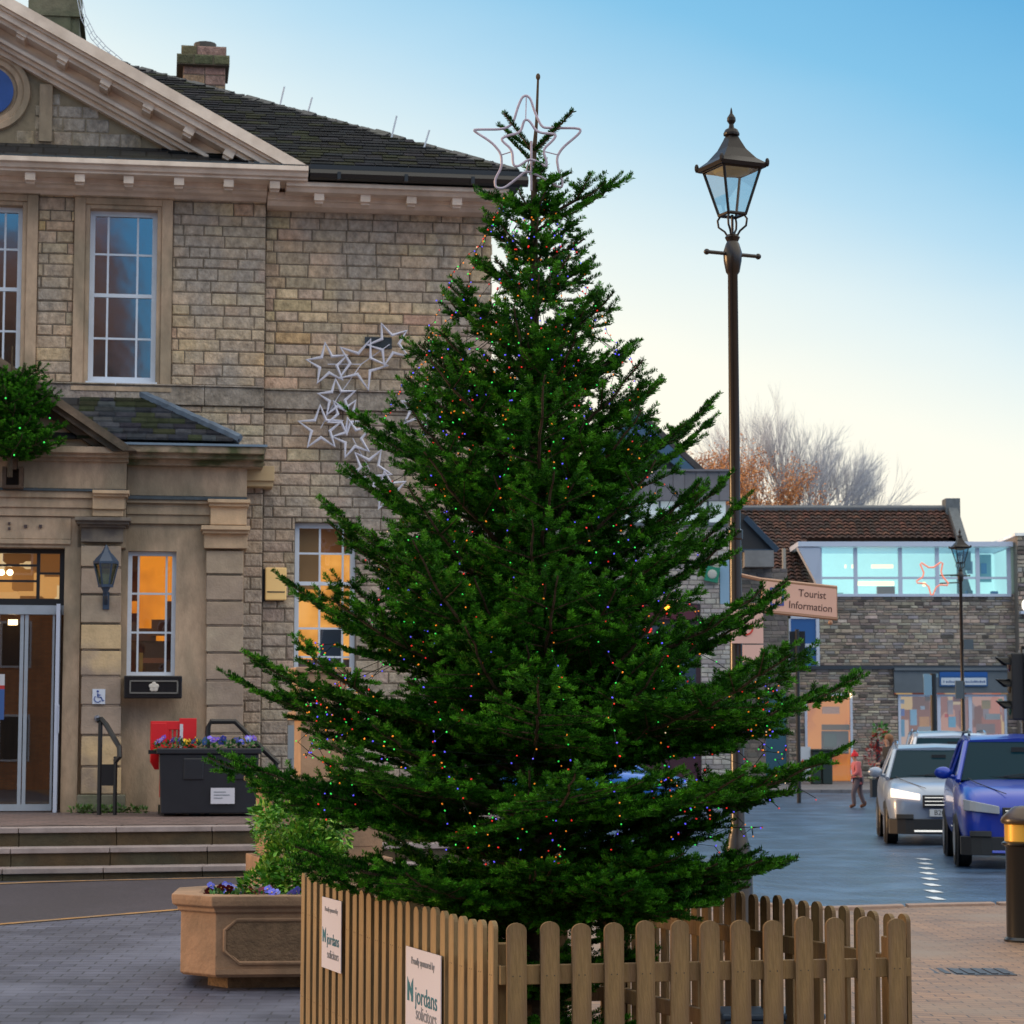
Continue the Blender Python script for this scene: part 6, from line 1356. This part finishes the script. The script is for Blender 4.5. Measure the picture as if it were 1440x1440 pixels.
q = MB(); q.ball((cx_(1001.5), -.17, cz_(808.5)), .14, 10, 6, sc=(1, .2, 1)); q.build('sign_emblem', mat('pale emblem', (.45, .45, .42), .5), g_)
q = MB(); q.box(cx_(1013), cx_(1027), .0, .1, cz_(850), cz_(787)); q.build('window', mat('pale blue pane', (.25, .38, .52), .2), cb_)
DY = 80.; kd = DY / F; dxf = lambda p: fx(p, kd); dzf = lambda p: fz(p, kd)
db_ = empty('small_gabled_shop', (0, DY, 0), 0, 'small dark gabled stone building between the lamp post and the dormer building', 'building')
q = MB(); stonewall(q, dxf(1020), dxf(1108), 0, dzf(800), [(dxf(1075), dxf(1104), 0, dzf(975))], lambda x, z: random.choice([(.17, .15, .15), (.21, .18, .17), (.13, .12, .12)]), ch=(.1, .18), cw=(.2, .5), joint=.02, proud=.02, thick=4.5)
q.build('wall', [m_rub, MATS['pale mortar']], db_)
q = MB(); q.box(dxf(1046), dxf(1087), -.5, .2, dzf(799), dzf(776)); q.build('grey_panel', mat('grey balcony', (.21, .21, .22), .7, noise=.25, nscale=2), db_)
q = MB(); q.prism([(dxf(1030), dzf(775)), (dxf(1088), dzf(775)), (dxf(1060), dzf(733)), (dxf(1030), dzf(715))], 4, axis='y', o=-.3); q.build('gable_wall', mat('dark gable', (.03, .03, .035), .7), db_)
q = MB(); q.tube([(dxf(1048), -.4, dzf(729)), (dxf(1093), -.4, dzf(776))], .13, 4); q.box(dxf(1036), dxf(1092), -.4, -.25, dzf(778), dzf(774)); q.build('bargeboard', mat('dark blue board', (.035, .065, .11), .5), db_)
q = MB(); q.box(dxf(1075), dxf(1104), .02, .1, 0, dzf(975)); q.build('shop_window', mat('dim blue pane', (.03, .10, .16), .15), db_)
q = MB(); q.box(dxf(1089), dxf(1100), -.9, -.85, dzf(953), dzf(940)); q.box(dxf(1093), dxf(1096), -.85, 0, dzf(948), dzf(944)); q.build('projecting_sign', mat('pale sign', (.45, .52, .7), .5), db_)

# ================================================================== BARE TREES BEYOND
def bare_tree(name, loc, H, spread, lab, cols, seed, depth=6, n0=7, leaf=None, leafn=0, thick=.22, sx=1.):
    o = empty(name, loc, 0, lab, 'tree', 'trees beyond the roofs'); o.scale = (sx, sx, 1); r_ = random.Random(seed)
    tw = MB(); lf_ = MB()
    def grow_(p, d, L_, r, lv):
        q_ = p + d * L_; tw.tube([p, (p + q_) / 2 + Vector((r_.uniform(-1, 1), r_.uniform(-1, 1), 0)) * L_ * .04, q_], [r, r * .85, r * .68], 5 if lv < 3 else 3, cap=False, col=cols[0] if lv < 3 else cols[1])
        if leaf and lv >= depth - 3:
            for _ in range(leafn):
                t = r_.random(); c = p.lerp(q_, t) + Vector((r_.uniform(-1, 1), r_.uniform(-1, 1), r_.uniform(-1, 1))) * .25; s = .07; a_ = Vector((r_.uniform(-1, 1), r_.uniform(-1, 1), r_.uniform(-1, 1))).normalized() * s; b_ = a_.orthogonal().normalized() * s
                lf_.add([c, c + a_, c + a_ + b_, c + b_], [(0, 1, 2, 3)], jit(r_.choice(leaf), .3))
        if lv >= depth: return
        for k in range(3 if lv < 5 else 2 + (r_.random() < .5)):
            v = (d + Vector((r_.uniform(-1, 1), r_.uniform(-1, 1), r_.uniform(-.35, .75))) * spread).normalized()
            grow_(p.lerp(q_, r_.uniform(.55, 1)), v, L_ * r_.uniform(.66, .86), r * .62, lv + 1)
    tk_ = MB(); tk_.tube([(0, 0, 0), (0, 0, H * .28), (.1, 0, H * .38)], [thick * 1.5, thick * 1.15, thick], 8); tk_.build('trunk', mat('ivy trunk', (.05, .085, .03), .9, noise=.5, nscale=2), o)
    for k in range(n0):
        a_ = 2 * math.pi * k / n0 + r_.uniform(-.3, .3); grow_(Vector((0, 0, H * r_.uniform(.25, .38))), Vector((math.cos(a_) * .75, math.sin(a_) * .75, r_.uniform(.5, 1.3))).normalized(), H * .19, thick * .5, 1)
    tw.build('branches', mat('pale twigs', attr=True, rough=.9), o)
    if leaf: lf_.build('crown', mat('brown leaves', attr=True, rough=.8), o)
WY = 115.; kw = WY / F
bare_tree('bare_tree', (fx(1112, kw), WY, 2.0), (fz(568, kw) - 2.6) * 1.10, .52, 'large bare pale-twigged tree with ivy-clad trunk rising behind the pantile roof', [(.22, .13, .08), (.42, .44, .50)], 21, 8, 8, leaf=[(.35, .15, .05), (.28, .12, .05)], leafn=0, thick=.26, sx=.68)
bare_tree('copper_tree', (fx(965, kw), WY - 4, 1.0), (fz(585, kw) - 1.5) * 1.06, .70, 'rounded tree holding copper-brown leaves behind the lamp post', [(.16, .08, .04), (.25, .12, .06)], 5, 6, 9, leaf=[(.50, .18, .05), (.42, .15, .045), (.56, .24, .08)], leafn=12)
bare_tree('copper_tree', (fx(900, kw), WY - 2, 1.0), (fz(590, kw) - 2.0) * 1.08, .70, 'copper-leaved tree seen between the gable and the lamp post', [(.16, .08, .04), (.25, .12, .06)], 8, 6, 8, leaf=[(.46, .17, .05), (.38, .13, .045)], leafn=9)
# ================================================================== STREET THINGS FAR RIGHT
def signal(loc, rz, lab, s=1., bb=None, up=0.):
    o = empty('traffic_signal', loc, rz, lab, 'traffic light')
    q = MB(); q.tube([(0, .12, 0), (0, .12, 2.95 * s + up)], .055, 10); q.build('pole', m_black, o)
    q = MB(); q.box(-.15, .15, -.10, .08, 1.9 * s + up, 2.85 * s + up); q.build('signal_head', mat('signal grey', (.018, .016, .016), .6), o, bevel=.02)
    q = MB(); q.box(-.20 if up else -.24, .20 if up else .24, .081, .095, 1.86 * s + up, 2.90 * s + up); q.build('backing_board', bb or mat('backing grey', (.20, .22, .25), .5), o)
    for i in range(3):
        z_ = (2.06 + .31 * i) * s + up; q = MB(); n = 12
        vs = [(.115 * math.cos(math.pi * k / n), y_, z_ + .115 * math.sin(math.pi * k / n)) for y_ in (-.10, -.30) for k in range(n + 1)]; vs = [(x, (y if j < n + 1 else y + .14 * (1 - (z2 - z_) / .115)), z2) for j, (x, y, z2) in enumerate(vs)]
        q.add(vs, [(k, k + 1, k + n + 2, k + n + 1) for k in range(n)]); q.add(vs, [(k + n + 1, k + n + 2, k + 1, k) for k in range(n)]); q.build('visor', m_black, o)
        q = MB(); q.ball((0, -.10, z_), .10, 12, 6, sc=(1, .3, 1)); q.build('lens', mat('lens %d' % i, [(.02, .08, .04), (.12, .06, .01), (.10, .01, .01)][i], .2), o)
    return o
signal((px_(1428) * 33, 33, 0), R(-90), 'traffic light seen side-on with black visors at the right edge of the street', .985)
signal((px_(1121) * 60, 60, 0), R(172), 'traffic light seen from behind in front of the blue window', 1.0, m_black, 1.45)
q = MB(); X = px_(1311) * 62; q.tube([(X, 62, 0), (X, 62, fz(948, 62 / F))], .085, 10); q.tube([(X, 62, fz(960, 62 / F)), (X - .12, 62, fz(960, 62 / F))], .03); rs = q.build('sign_post', m_black); tag(rs, 'black road sign post with a pale sign turned side-on in front of the shop', 'road sign')
q = MB(); k6 = 62 / F; q.box(fx(1297, k6), fx(1308, k6), 61.9, 61.94, fz(978, k6), fz(950, k6)); q.box(fx(1298, k6), fx(1319, k6), 62.1, 62.14, fz(953, k6), fz(948, k6)); q.build('sign_plate', mat('pale blue sign back', (.22, .36, .48), .4), rs)
# bins and board on the far pavement
kb = 80 / F
q = MB(); 
for a, b in ((1138, 1150), (1152, 1166)): q.box(fx(a, kb), fx(b, kb), 79.6, 80.2, .1, fz(1056, kb)); q.box(fx(a, kb) - .03, fx(b, kb) + .03, 79.55, 80.25, fz(1056, kb), fz(1053, kb))
tag(q.build('litter_bin', mat('dark green bin', (.015, .03, .03), .5), bevel=.03), 'dark green double litter bin on the far pavement by the orange shop window', 'bin')
q = MB(); q.box(fx(1117, kb), fx(1136, kb), 79.7, 79.8, fz(1092, kb), fz(1050, kb)); ab = q.build('pavement_board', mat('white board face', (.55, .6, .68), .5)); tag(ab, 'white pavement board with a red mark beside the dark green bin', 'board')
q = MB(); q.prism([(fx(1123, kb), fz(1080, kb)), (fx(1127, kb), fz(1080, kb)), (fx(1128, kb), fz(1072, kb)), (fx(1125, kb), fz(1067, kb)), (fx(1122, kb), fz(1072, kb))], .02, axis='y', o=79.68); q.build('red_mark', mat('red mark', (.6, .05, .03), .5), ab)
# planted stand near the walkers
kp = 66 / F
tp = empty('flower_stand', (fx(1232, kp), 66, 0), 0, 'tall stand of red flowers topped with green leaves by the shop wall', 'planter')
q = MB(); leaves(q, (.08, 0, fz(1028, kp)), (.22, .2, .2), 120, .12, [(.05, .2, .03), (.03, .12, .02)], 8); q.build('foliage', m_leaf, tp)
q = MB(); leaves(q, (.06, 0, fz(1042, kp)), (.25, .2, .3), 160, .10, [(.30, .02, .02), (.22, .03, .02)], 9); leaves(q, (-.1, 0, fz(1062, kp)), (.25, .2, .3), 140, .10, [(.34, .02, .02), (.2, .02, .02)], 10); q.build('blossom', m_leaf, tp)
q = MB(); q.tube([(0, .05, 0), (0, .05, fz(1040, kp))], .05, 6); q.box(-.2, .2, -.15, .25, 0, .5); q.build('stand', m_black, tp)

# ================================================================== CARS
m_tyre = mat('tyre', (.012, .012, .013), .8); m_rimm = mat('alloy rim', (.35, .36, .38), .3, metal=.8); m_plast = mat('black bumper plastic', (.012, .013, .016), .5); m_cglass = mat('car glass', (.004, .022, .035), .06, spec=.05)
m_cglass.node_tree.nodes['Principled BSDF'].inputs['Specular Tint'].default_value = (.15, .45, .65, 1)
m_chr = mat('chrome', (.6, .62, .66), .15, metal=1.)
def car(loc, rz, paint, lab, H=1.62, W=1.80, Ln=4.3, hood=1.02, name='parked_car', lit=False, plate='', style=0):
    o = empty(name, loc, rz, lab, 'car', 'cars queuing up the street')
    hw_, k = W / 2, H / 1.62
    # stations: y, half width, z bottom, z deck (bonnet / belt), front is -y
    S = [(-2.13, .62, .30, .60, .56), (-2.10, .74, .24, .74, .70), (-2.02, .83, .22, .84, .80), (-1.80, .89, .22, .92, .88), (-1.40, .92, .24, .98, .94), (-.95, .93, .24, 1.02, 1.00), (-.3, .93, .24, 1.03, 1.03), (.6, .93, .24, 1.06, 1.06), (1.4, .93, .26, 1.08, 1.08), (1.9, .88, .30, 1.06, 1.04), (2.12, .80, .36, .98, .94)]
    q = MB(); n = 9
    for (y, w_, zb, zd, zs) in S:
        w_ = w_ * hw_ / .93; zd *= hood / 1.02; zs *= hood / 1.02
        for (fx_, fz_) in ((-.0, 0), (.80, 0), (.97, .14), (1.0, .45), (1.0, .72), (.965, .90), (.86, 1.0), (.5, 1.03), (0, 1.04)):
            zz = zb + (zs - zb) * fz_ if fz_ <= .9 else zs + (zd - zs) * ((fz_ - .9) / .14) + (zs - zb) * 0
            q.v.append((w_ * fx_, y * Ln / 4.3, zz))
    m_ = len(S); half = len(q.v); 
    for i in range(half): x, y, z = q.v[i]; q.v.append((-x, y, z))
    for i in range(m_ - 1):
        for j in range(n - 1):
            a, b, c, d = i * n + j, i * n + j + 1, (i + 1) * n + j + 1, (i + 1) * n + j
            for f in ((a, b, c, d)[::-1], tuple(half + t for t in (a, b, c, d))): q.f.append(list(f)); q.c.append((1, 1, 1)); q.m.append(0)
    for i, flip in ((0, 1), (m_ - 1, 0)):
        r_ = [i * n + j for j in range(n)]; l_ = [half + i * n + j for j in range(n)]
        for j in range(n - 1):
            f = [r_[j], r_[j + 1], l_[j + 1], l_[j]]; q.f.append(f if not flip else f[::-1]); q.c.append((1, 1, 1)); q.m.append(0)
    ob = q.build('body', paint, o, smooth=True)
    import bmesh
    bm_ = bmesh.new(); bm_.from_mesh(ob.data); bmesh.ops.remove_doubles(bm_, verts=bm_.verts, dist=.0005); bmesh.ops.recalc_face_normals(bm_, faces=bm_.faces); bm_.to_mesh(ob.data); bm_.free(); ob.data.shade_smooth()
    s_ = ob.modifiers.new('sub', 'SUBSURF'); s_.levels = s_.render_levels = 2
    # greenhouse
    zb = 1.00 * hood / 1.02; g = [(-1.02, .80, zb), (-.30, .66, H - .09), (.1, .64, H - .03), (.9, .64, H - .03), (1.55, .63, H - .10), (1.98, .74, zb + .04)]
    q = MB(); vs = []
    for y, w_, z in g: vs += [(-w_ * hw_ / .9, y, z), (w_ * hw_ / .9, y, z)]
    wb = .83 * hw_ / .9; low = [(-wb, -.2, zb), (wb, -.2, zb), (-wb, .9, zb + .02), (wb, .9, zb + .02)]
    o_ = len(vs); vs += low
    q.add(vs, [(0, 1, 3, 2), (2, 3, 5, 4), (4, 5, 7, 6), (6, 7, 9, 8), (8, 9, 11, 10), (0, 2, o_), (2, 4, o_), (4, 6, o_ + 2, o_), (6, 8, o_ + 2), (8, 10, o_ + 2), (1, o_ + 1, 3), (3, o_ + 1, 5), (5, o_ + 1, o_ + 3, 7), (7, o_ + 3, 9), (9, o_ + 3, 11)])
    q.build('windows', m_cglass, o)
    q = MB(); e = .012
    rp_ = [(y, w_ * hw_ / .9 + .012, z + .012) for y, w_, z in g[1:5]]; vs = []
    for y, w_, z in rp_: vs += [(-w_, y, z - .03), (-w_ * .93, y, z + .012), (0, y, z + .035), (w_ * .93, y, z + .012), (w_, y, z - .03)]
    q.add(vs, [(i * 5 + j, i * 5 + j + 1, (i + 1) * 5 + j + 1, (i + 1) * 5 + j) for i in range(3) for j in range(4)] + [(0, 1, 2, 3, 4)])
    for s in (1, -1):
        q.tube([(s * .83 * hw_ / .9, -1.08, zb - .01), (s * .675 * hw_ / .9, -.31, H - .095)], .035, 6); q.tube([(s * .675 * hw_ / .9, -.31, H - .09), (s * .65 * hw_ / .9, .5, H - .03), (s * .64 * hw_ / .9, 1.55, H - .09), (s * .77 * hw_ / .9, 2.0, zb + .05)], .035, 6); q.tube([(s * .845 * hw_ / .9, .35, zb), (s * .65 * hw_ / .9, .35, H - .04)], .03, 5)
    q.build('roof', paint, o, smooth=True)
    for s in (1, -1): q = MB(); q.tube([(s * .62 * hw_ / .9, -.1, H + .0), (s * .61 * hw_ / .9, .1, H + .045), (s * .61 * hw_ / .9, 1.3, H + .04), (s * .62 * hw_ / .9, 1.5, H - .03)], .018, 6); q.build('roof_rail', m_chr if style else m_black, o)
    
    fy = -2.13 * Ln / 4.3; f2 = lambda x: fy + .20 * (abs(x) / hw_) ** 5.0 - .028
    # bumper underside, grille, lamps follow the curved nose
    def strip(nm, xs, z0, z1, m, pr=.02, taper=0., par=o):
        q = MB(); vs = []
        for i, x in enumerate(xs):
            t = i / (len(xs) - 1); tp_ = taper * t; vs += [(x, f2(x) - pr, z0 + tp_ * .5), (x, f2(x) - pr + .015 * (1), z1 + tp_ if taper else z1)]
        n_ = len(xs); back = [(v[0], v[1] + .14, v[2]) for v in vs]; N_ = len(vs)
        q.add(vs + back, [(2 * i, 2 * i + 2, 2 * i + 3, 2 * i + 1) for i in range(n_ - 1)] + [(2 * i + 1, 2 * i + 3, N_ + 2 * i + 3, N_ + 2 * i + 1) for i in range(n_ - 1)] + [(2 * i, N_ + 2 * i, N_ + 2 * i + 2, 2 * i + 2) for i in range(n_ - 1)] + [(0, 1, N_ + 1, N_), (2 * n_ - 2, N_ + 2 * n_ - 2, N_ + 2 * n_ - 1, 2 * n_ - 1)])
        return q.build(nm, m, par, bevel=.008)
    L2 = lambda a, b, n_: [a + (b - a) * i / n_ for i in range(n_ + 1)]
    strip('bumper', L2(-.87, .87, 14), .17, .40, m_plast, .030)
    gr_ = strip('grille', L2(-.36, .36, 8), .57, .76, m_plast, .035)
    q = MB()
    for z_ in (.61, .665, .72): q.tube([(x, f2(x) - .045, z_) for x in L2(-.33, .33, 6)], .010, 5)
    q.lathe([(.07, 0), (.07, .01), (.055, .012), (.055, 0)], (0, fy - .075, .68), 16, M=Matrix.Rotation(R(90), 4, 'X')); q.build('grille_bar', m_chr, gr_)
    strip('lower_trim', L2(-.5, .5, 8), .20, .235, m_chr if style else paint, .045)
    for s in (1, -1):
        hl2 = strip('headlight', [s * x for x in L2(.40, .83, 6)], .68, .775, mat('headlight glass', (.30, .32, .36), .15) if not lit else mat('headlight on', (.8, .75, .7), .15, emit=(1, .80, .68), estr=.9), .042, .085)
        strip('fog_light', [s * x for x in L2(.50, .76, 4)], .40, .47, m_plast, .040)
        
        q = MB(); q.ball((s * (hw_ + .10), -.78, zb + .09), .115, 12, 8, sc=(1, .5, .70)); q.tube([(s * (hw_ - .08), -.76, zb + .02), (s * (hw_ + .05), -.77, zb + .06)], .03, 6); q.build('wing_mirror', paint, o, smooth=True)
    q = MB(); q.box(-.26, .26, fy - .065, fy - .05, .44, .55); pl2 = q.build('number_plate', mat('plate', (.62, .64, .66), .4), o)
    q = MB()
    for s in (1, -1): q.tube([(s * .30 * hw_ / .9, -2.03 * Ln / 4.3, .86 * hood / 1.02), (s * .62 * hw_ / .9, -1.5, .975 * hood / 1.02), (s * .70 * hw_ / .9, -1.0, 1.025 * hood / 1.02)], .006, 4)
    q.tube([(x * hw_ / .9, -.99 + .10 * abs(x), zb + .035) for x in (-.7, -.35, 0, .35, .7)], .014, 4)
    for s in (-.25, .40): q.tube([(s, -1.0, zb + .05), (s + .36, -.92, zb + .09)], .009, 4)
    q.build('wiper_and_shut_lines', m_plast, o)
    q = MB(); q.box(-.11, .11, -.50, -.47, H - .22, H - .16); q.build('inner_mirror', m_plast, o)
    if plate: text('lettering', plate, .105, basis((0, fy - .067, .494), (1, 0, 0), (0, -1, 0)), m_black, pl2, .001)
    for s in (1, -1):
        for y_ in (-1.33, 1.32):
            q = MB(); M = Matrix.Rotation(R(90), 4, 'Y')
            q.lathe([(.20, -.10), (.31, -.105), (.335, -.08), (.335, .08), (.31, .105), (.20, .10)], (s * (hw_ - .10), y_, .335), 24, M=M); wh = q.build('wheel', m_tyre, o, smooth=True)
            q = MB(); q.lathe([(.20, .085), (.205, .105), (.17, .10), (.06, .115), (.0, .115)] if s > 0 else [(.0, -.115), (.06, -.115), (.17, -.10), (.205, -.105), (.20, -.085)], (s * (hw_ - .10), y_, .335), 20, M=M); q.build('rim', m_rimm, wh)
            q = MB(); q.lathe([(.36, -.02), (.385, .0), (.36, .02)], (s * (hw_ - .035), y_, .345), 24, M=M); q.build('wheel_arch', m_plast, o)
    return o
def paint(nm, c): return mat(nm, c, .32, metal=.2, coat=.5, noise=.03)
car((6.72, 31.4, 0), R(-7.5), paint('blue car paint', (.002, .035, .38)), 'bright blue SUV with black lower bumper, the car nearest the bollard', 1.66, 1.82, hood=1.10, plate='YJ17 KHO')
car((6.84, 38.0, 0), R(-6.5), paint('silver car paint', (.27, .33, .44)), 'silver-grey SUV with its headlight glowing, just behind the bright blue SUV', 1.52, 1.82, hood=1.02, lit=True, plate='B20 VEM', style=1)
car((8.25, 44.3, 0), R(-6), paint('white car paint', (.52, .56, .66)), 'pale car with roof rails, mostly hidden behind the silver-grey SUV', 1.72, 1.82, style=1, hood=1.1)
car((9.55, 52.5, 0), R(-9), paint('slate blue paint', (.12, .19, .30)), 'slate-blue SUV at the back of the queue in front of the shop window', 1.78, 1.85, style=1, hood=1.12)
car((px_(812) * 46, 46, gz(px_(812) * 46, 46)), R(70), paint('mid blue paint', (.02, .14, .55)), 'mid-blue car glimpsed through the boughs of the fir', 1.5, 1.76)

# ================================================================== PEOPLE
def skinfig(name, J, E, m, parent, root=0, sub=2):
    me = bpy.data.meshes.new(name); me.from_pydata([j[:3] for j in J], E, []); me.materials.append(m)
    o = bpy.data.objects.new(name, me); COL.objects.link(o); o.parent = parent
    md = o.modifiers.new('skin', 'SKIN'); md.use_smooth_shade = True
    if not me.skin_vertices: 
        bpy.context.view_layer.objects.active = o
        bpy.ops.mesh.customdata_skin_add()
    for i, j in enumerate(J):
        r_ = j[3] if len(j) > 3 else .05; r2 = j[4] if len(j) > 4 else r_
        me.skin_vertices[0].data[i].radius = (r_, r2); me.skin_vertices[0].data[i].use_root = (i == root)
    s = o.modifiers.new('sub', 'SUBSURF'); s.levels = s.render_levels = sub
    return o
m_skin = mat('skin', (.42, .24, .17), .6)
def person(loc, rz, h, coat, hat, trou, boot, lab, hair, long_coat=.55, lean=.08, arm=.35, stride=.22, dist=None):
    o = empty('person', loc, rz, lab, 'person'); s = h / 1.7
    v = lambda x, y, z, a, b=None: (x * s, y * s, z * s, a * s, (b or a) * s)
    # faces -x ; body one continuous surface
    J = [v(0, 0, .92, .13, .12), v(-.02, 0, 1.12, .12, .14), v(-lean * .6, 0, 1.32, .12, .17), v(-lean, 0, 1.44, .06), v(-lean - .01, 0, 1.50, .055), v(-lean - .02, 0, 1.58, .088, .078), v(-lean - .02, 0, 1.66, .075, .07),
         v(stride * .4, .09, .86, .09), v(stride * .5, .09, .48, .062), v(stride * 1.25, .09, .09, .042), v(stride * 1.25 - .16, .09, .04, .038),
         v(-.03, -.09, .86, .09), v(-stride * .9, -.09, .48, .062), v(-stride * .75, -.09, .09, .042), v(-stride * .75 - .16, -.09, .04, .038),
         v(-lean * .7, .19, 1.38, .06), v(-lean * .7 + .06, .24, 1.12, .045), v(-lean * .7 - arm * .4, .24, .93, .034), v(-lean * .7 - arm * .62, .24, .90, .036),
         v(-lean * .7, -.19, 1.38, .06), v(-lean * .7 - .02, -.25, 1.12, .045), v(-lean * .7 - arm, -.22, 1.02, .034), v(-lean * .7 - arm - .09, -.22, 1.02, .036)]
    E = [(0, 1), (1, 2), (2, 3), (3, 4), (4, 5), (5, 6), (0, 7), (7, 8), (8, 9), (9, 10), (0, 11), (11, 12), (12, 13), (13, 14), (2, 15), (15, 16), (16, 17), (17, 18), (2, 19), (19, 20), (20, 21), (21, 22)]
    b = skinfig('body', J, E, m_skin, o)
    def cloth(nm, idx, grow, m, extra=()):
        mp_ = {i: k for k, i in enumerate(idx)}; JJ = [tuple(list(J[i][:3]) + [J[i][3] + grow * s, J[i][4] + grow * s]) for i in idx]; EE = [(mp_[a], mp_[b_]) for a, b_ in E if a in mp_ and b_ in mp_]
        base = len(JJ)
        for (i, x, y, z, r) in extra: JJ.append((x * s, y * s, z * s, r * s, r * s)); EE.append((mp_[i], len(JJ) - 1))
        return skinfig(nm, JJ, EE, m, o)
    cloth('coat', [0, 1, 2, 3, 15, 16, 17, 19, 20, 21], .035, coat, [(0, .0, 0, long_coat + .18, .19)])
    cloth('trousers', [0, 7, 8, 9, 11, 12, 13], .022, trou)
    for a, c in ((9, 10), (13, 14)):
        J2 = [tuple(list(J[a][:3]) + [.065 * s, .06 * s]), tuple(list(J[c][:3]) + [.055 * s, .05 * s])]; J2.insert(0, (J[a][0], J[a][1], J[a][2] + .14 * s, .062 * s, .062 * s)); skinfig('boot', J2, [(0, 1), (1, 2)], boot, o)
    hx, hz = (-lean - .02) * s, 1.62 * s
    q = MB(); q.ball((hx + .02 * s, 0, hz + .03 * s), .115 * s, 14, 9, sc=(1.02, .95, 1.0))
    if hat is None:
        q.tube([(hx + .05 * s, 0, hz), (hx + .10 * s, 0, hz - .15 * s), (hx + .10 * s, 0, hz - .30 * s)], [.09 * s, .10 * s, .05 * s], 10)
        # open the face: hair sits behind it
        q.v = [(x + .035 * s, y, z) for x, y, z in q.v]
    else:
        q.v = [(x, y, max(z, hz - .005 * s)) for x, y, z in q.v]; q.tube([(hx + .01 * s + .105 * s * math.cos(R(t)), .10 * s * math.sin(R(t)), hz + .01 * s) for t in range(0, 360, 30)], .022 * s, 6, closed=True); q.ball((hx, 0, hz + .15 * s), .045 * s)
    q.build('hat' if hat else 'hair', hat or hair, o, smooth=True)
    q = MB(); q.ball((hx - .098 * s, 0, hz - .02 * s), .016 * s, 6, 5, sc=(1.3, .8, 1.2))
    q.build('nose', m_skin, o)
    q = MB()
    for sd in (1, -1): q.ball((hx - .078 * s, sd * .032 * s, hz + .01 * s), .010 * s, 6, 5)
    q.tube([(hx - .085 * s, -.02 * s, hz - .055 * s), (hx - .085 * s, .02 * s, hz - .055 * s)], .005 * s, 4); q.build('eyes_and_mouth', mat('dark features', (.05, .02, .02), .5), o)
    return o
ad_ = person((fx(1250, 58 / F), 58, 0), R(18), 1.68, mat('black coat', (.012, .013, .018), .8), None, mat('blue jeans', (.03, .07, .16), .8), mat('dark boots', (.02, .015, .012), .6), 'adult with long auburn hair in a black coat and jeans, crossing the street', mat('auburn hair', (.20, .085, .035), .7, noise=.2, nscale=40), arm=.38)
ch_ = person((fx(1203, 55.5 / F), 55.5, 0), R(10), 1.27, mat('pink coat', (.50, .13, .14), .8), mat('red hat', (.55, .02, .03), .9, noise=.2, nscale=60), mat('grey leggings', (.10, .08, .10), .8), mat('brown boots', (.13, .045, .02), .7), 'child in a pink coat, red bobble hat and brown boots, crossing the street', None, arm=.15, stride=.2)

# ================================================================== OPPOSITE SIDE OF THE SQUARE (behind the camera, mirrored in the windows)
m_obrk = brickmat('opposite sunlit brick', (.50, .19, .07), (.36, .13, .05), (.20, .16, .12), .24, .08, .01, .85, .3, .8, .2, plane='xz')  # brick pushed towards orange, sunlight put into its colour
def house(x0, x1, y, ez_, rz_, nw, nf, lab, m):
    o = empty('terraced_house', ((x0 + x1) / 2, y, 0), math.pi, lab, 'house', 'terraced houses across the square'); W_ = (x1 - x0) / 2
    q = MB(); q.box(-W_, W_, 0, 8, 0, ez_); q.prism([(0, ez_), (8, ez_), (4, rz_)], .3, axis='x', o=-W_ + .002); q.prism([(0, ez_), (8, ez_), (4, rz_)], .3, axis='x', o=W_ - .302); q.build('wall', m, o)
    q = MB(); q.add([(-W_, -.3, ez_ - .05), (W_, -.3, ez_ - .05), (W_, 4, rz_ + .1), (-W_, 4, rz_ + .1), (-W_, 8.3, ez_ - .05), (W_, 8.3, ez_ - .05)], [(0, 1, 2, 3), (3, 2, 5, 4)]); rf_ = q.build('roof', mat('opposite tiles', (.13, .055, .035), .8, noise=.3), o)
    for sx in (-.8, .75): q = MB(); q.box(W_ * sx - .5, W_ * sx + .5, 3.4, 4.6, rz_ - .8, rz_ + 1.3); q.lathe([(.13, rz_ + 1.3), (.11, rz_ + 1.75)], (W_ * sx - .2, 4, 0), 8); q.lathe([(.13, rz_ + 1.3), (.11, rz_ + 1.75)], (W_ * sx + .2, 4, 0), 8); q.build('chimney', m, rf_)
    for f_ in range(nf):
        for w_ in range(nw):
            cx2 = -W_ + (w_ + .5) * 2 * W_ / nw; z_ = .9 + f_ * ez_ / nf; q = MB(); q.box(cx2 - .5, cx2 + .5, -.06, .0, z_, z_ + 1.5); wn_ = q.build('window', m_bluew, o); q = MB(); q.box(cx2 - .43, cx2 + .43, -.075, -.061, z_ + .07, z_ + 1.43); q.build('pane', m_cglass, wn_)
    return o
m_or = mat('opposite render', (.38, .30, .22), .85, noise=.15)
house(-7, 3.0, -26, 15.0, 19.0, 4, 5, 'red brick terraced house with two chimneys directly across from the town hall', m_obrk)
house(3.1, 11, -25, 9.0, 12.2, 3, 3, 'cream rendered terraced house to the east of the tall brick one', m_or)
house(-16, -7.1, -25.5, 9.6, 13.2, 3, 3, 'brick terraced house to the west of the tall brick one', m_obrk)
bare_tree('street_tree', (-4.6, -18, 0), 17.5, .6, 'bare street tree standing across the square from the town hall', [(.05, .04, .03), (.06, .045, .035)], 33, 6, 7, thick=.3)
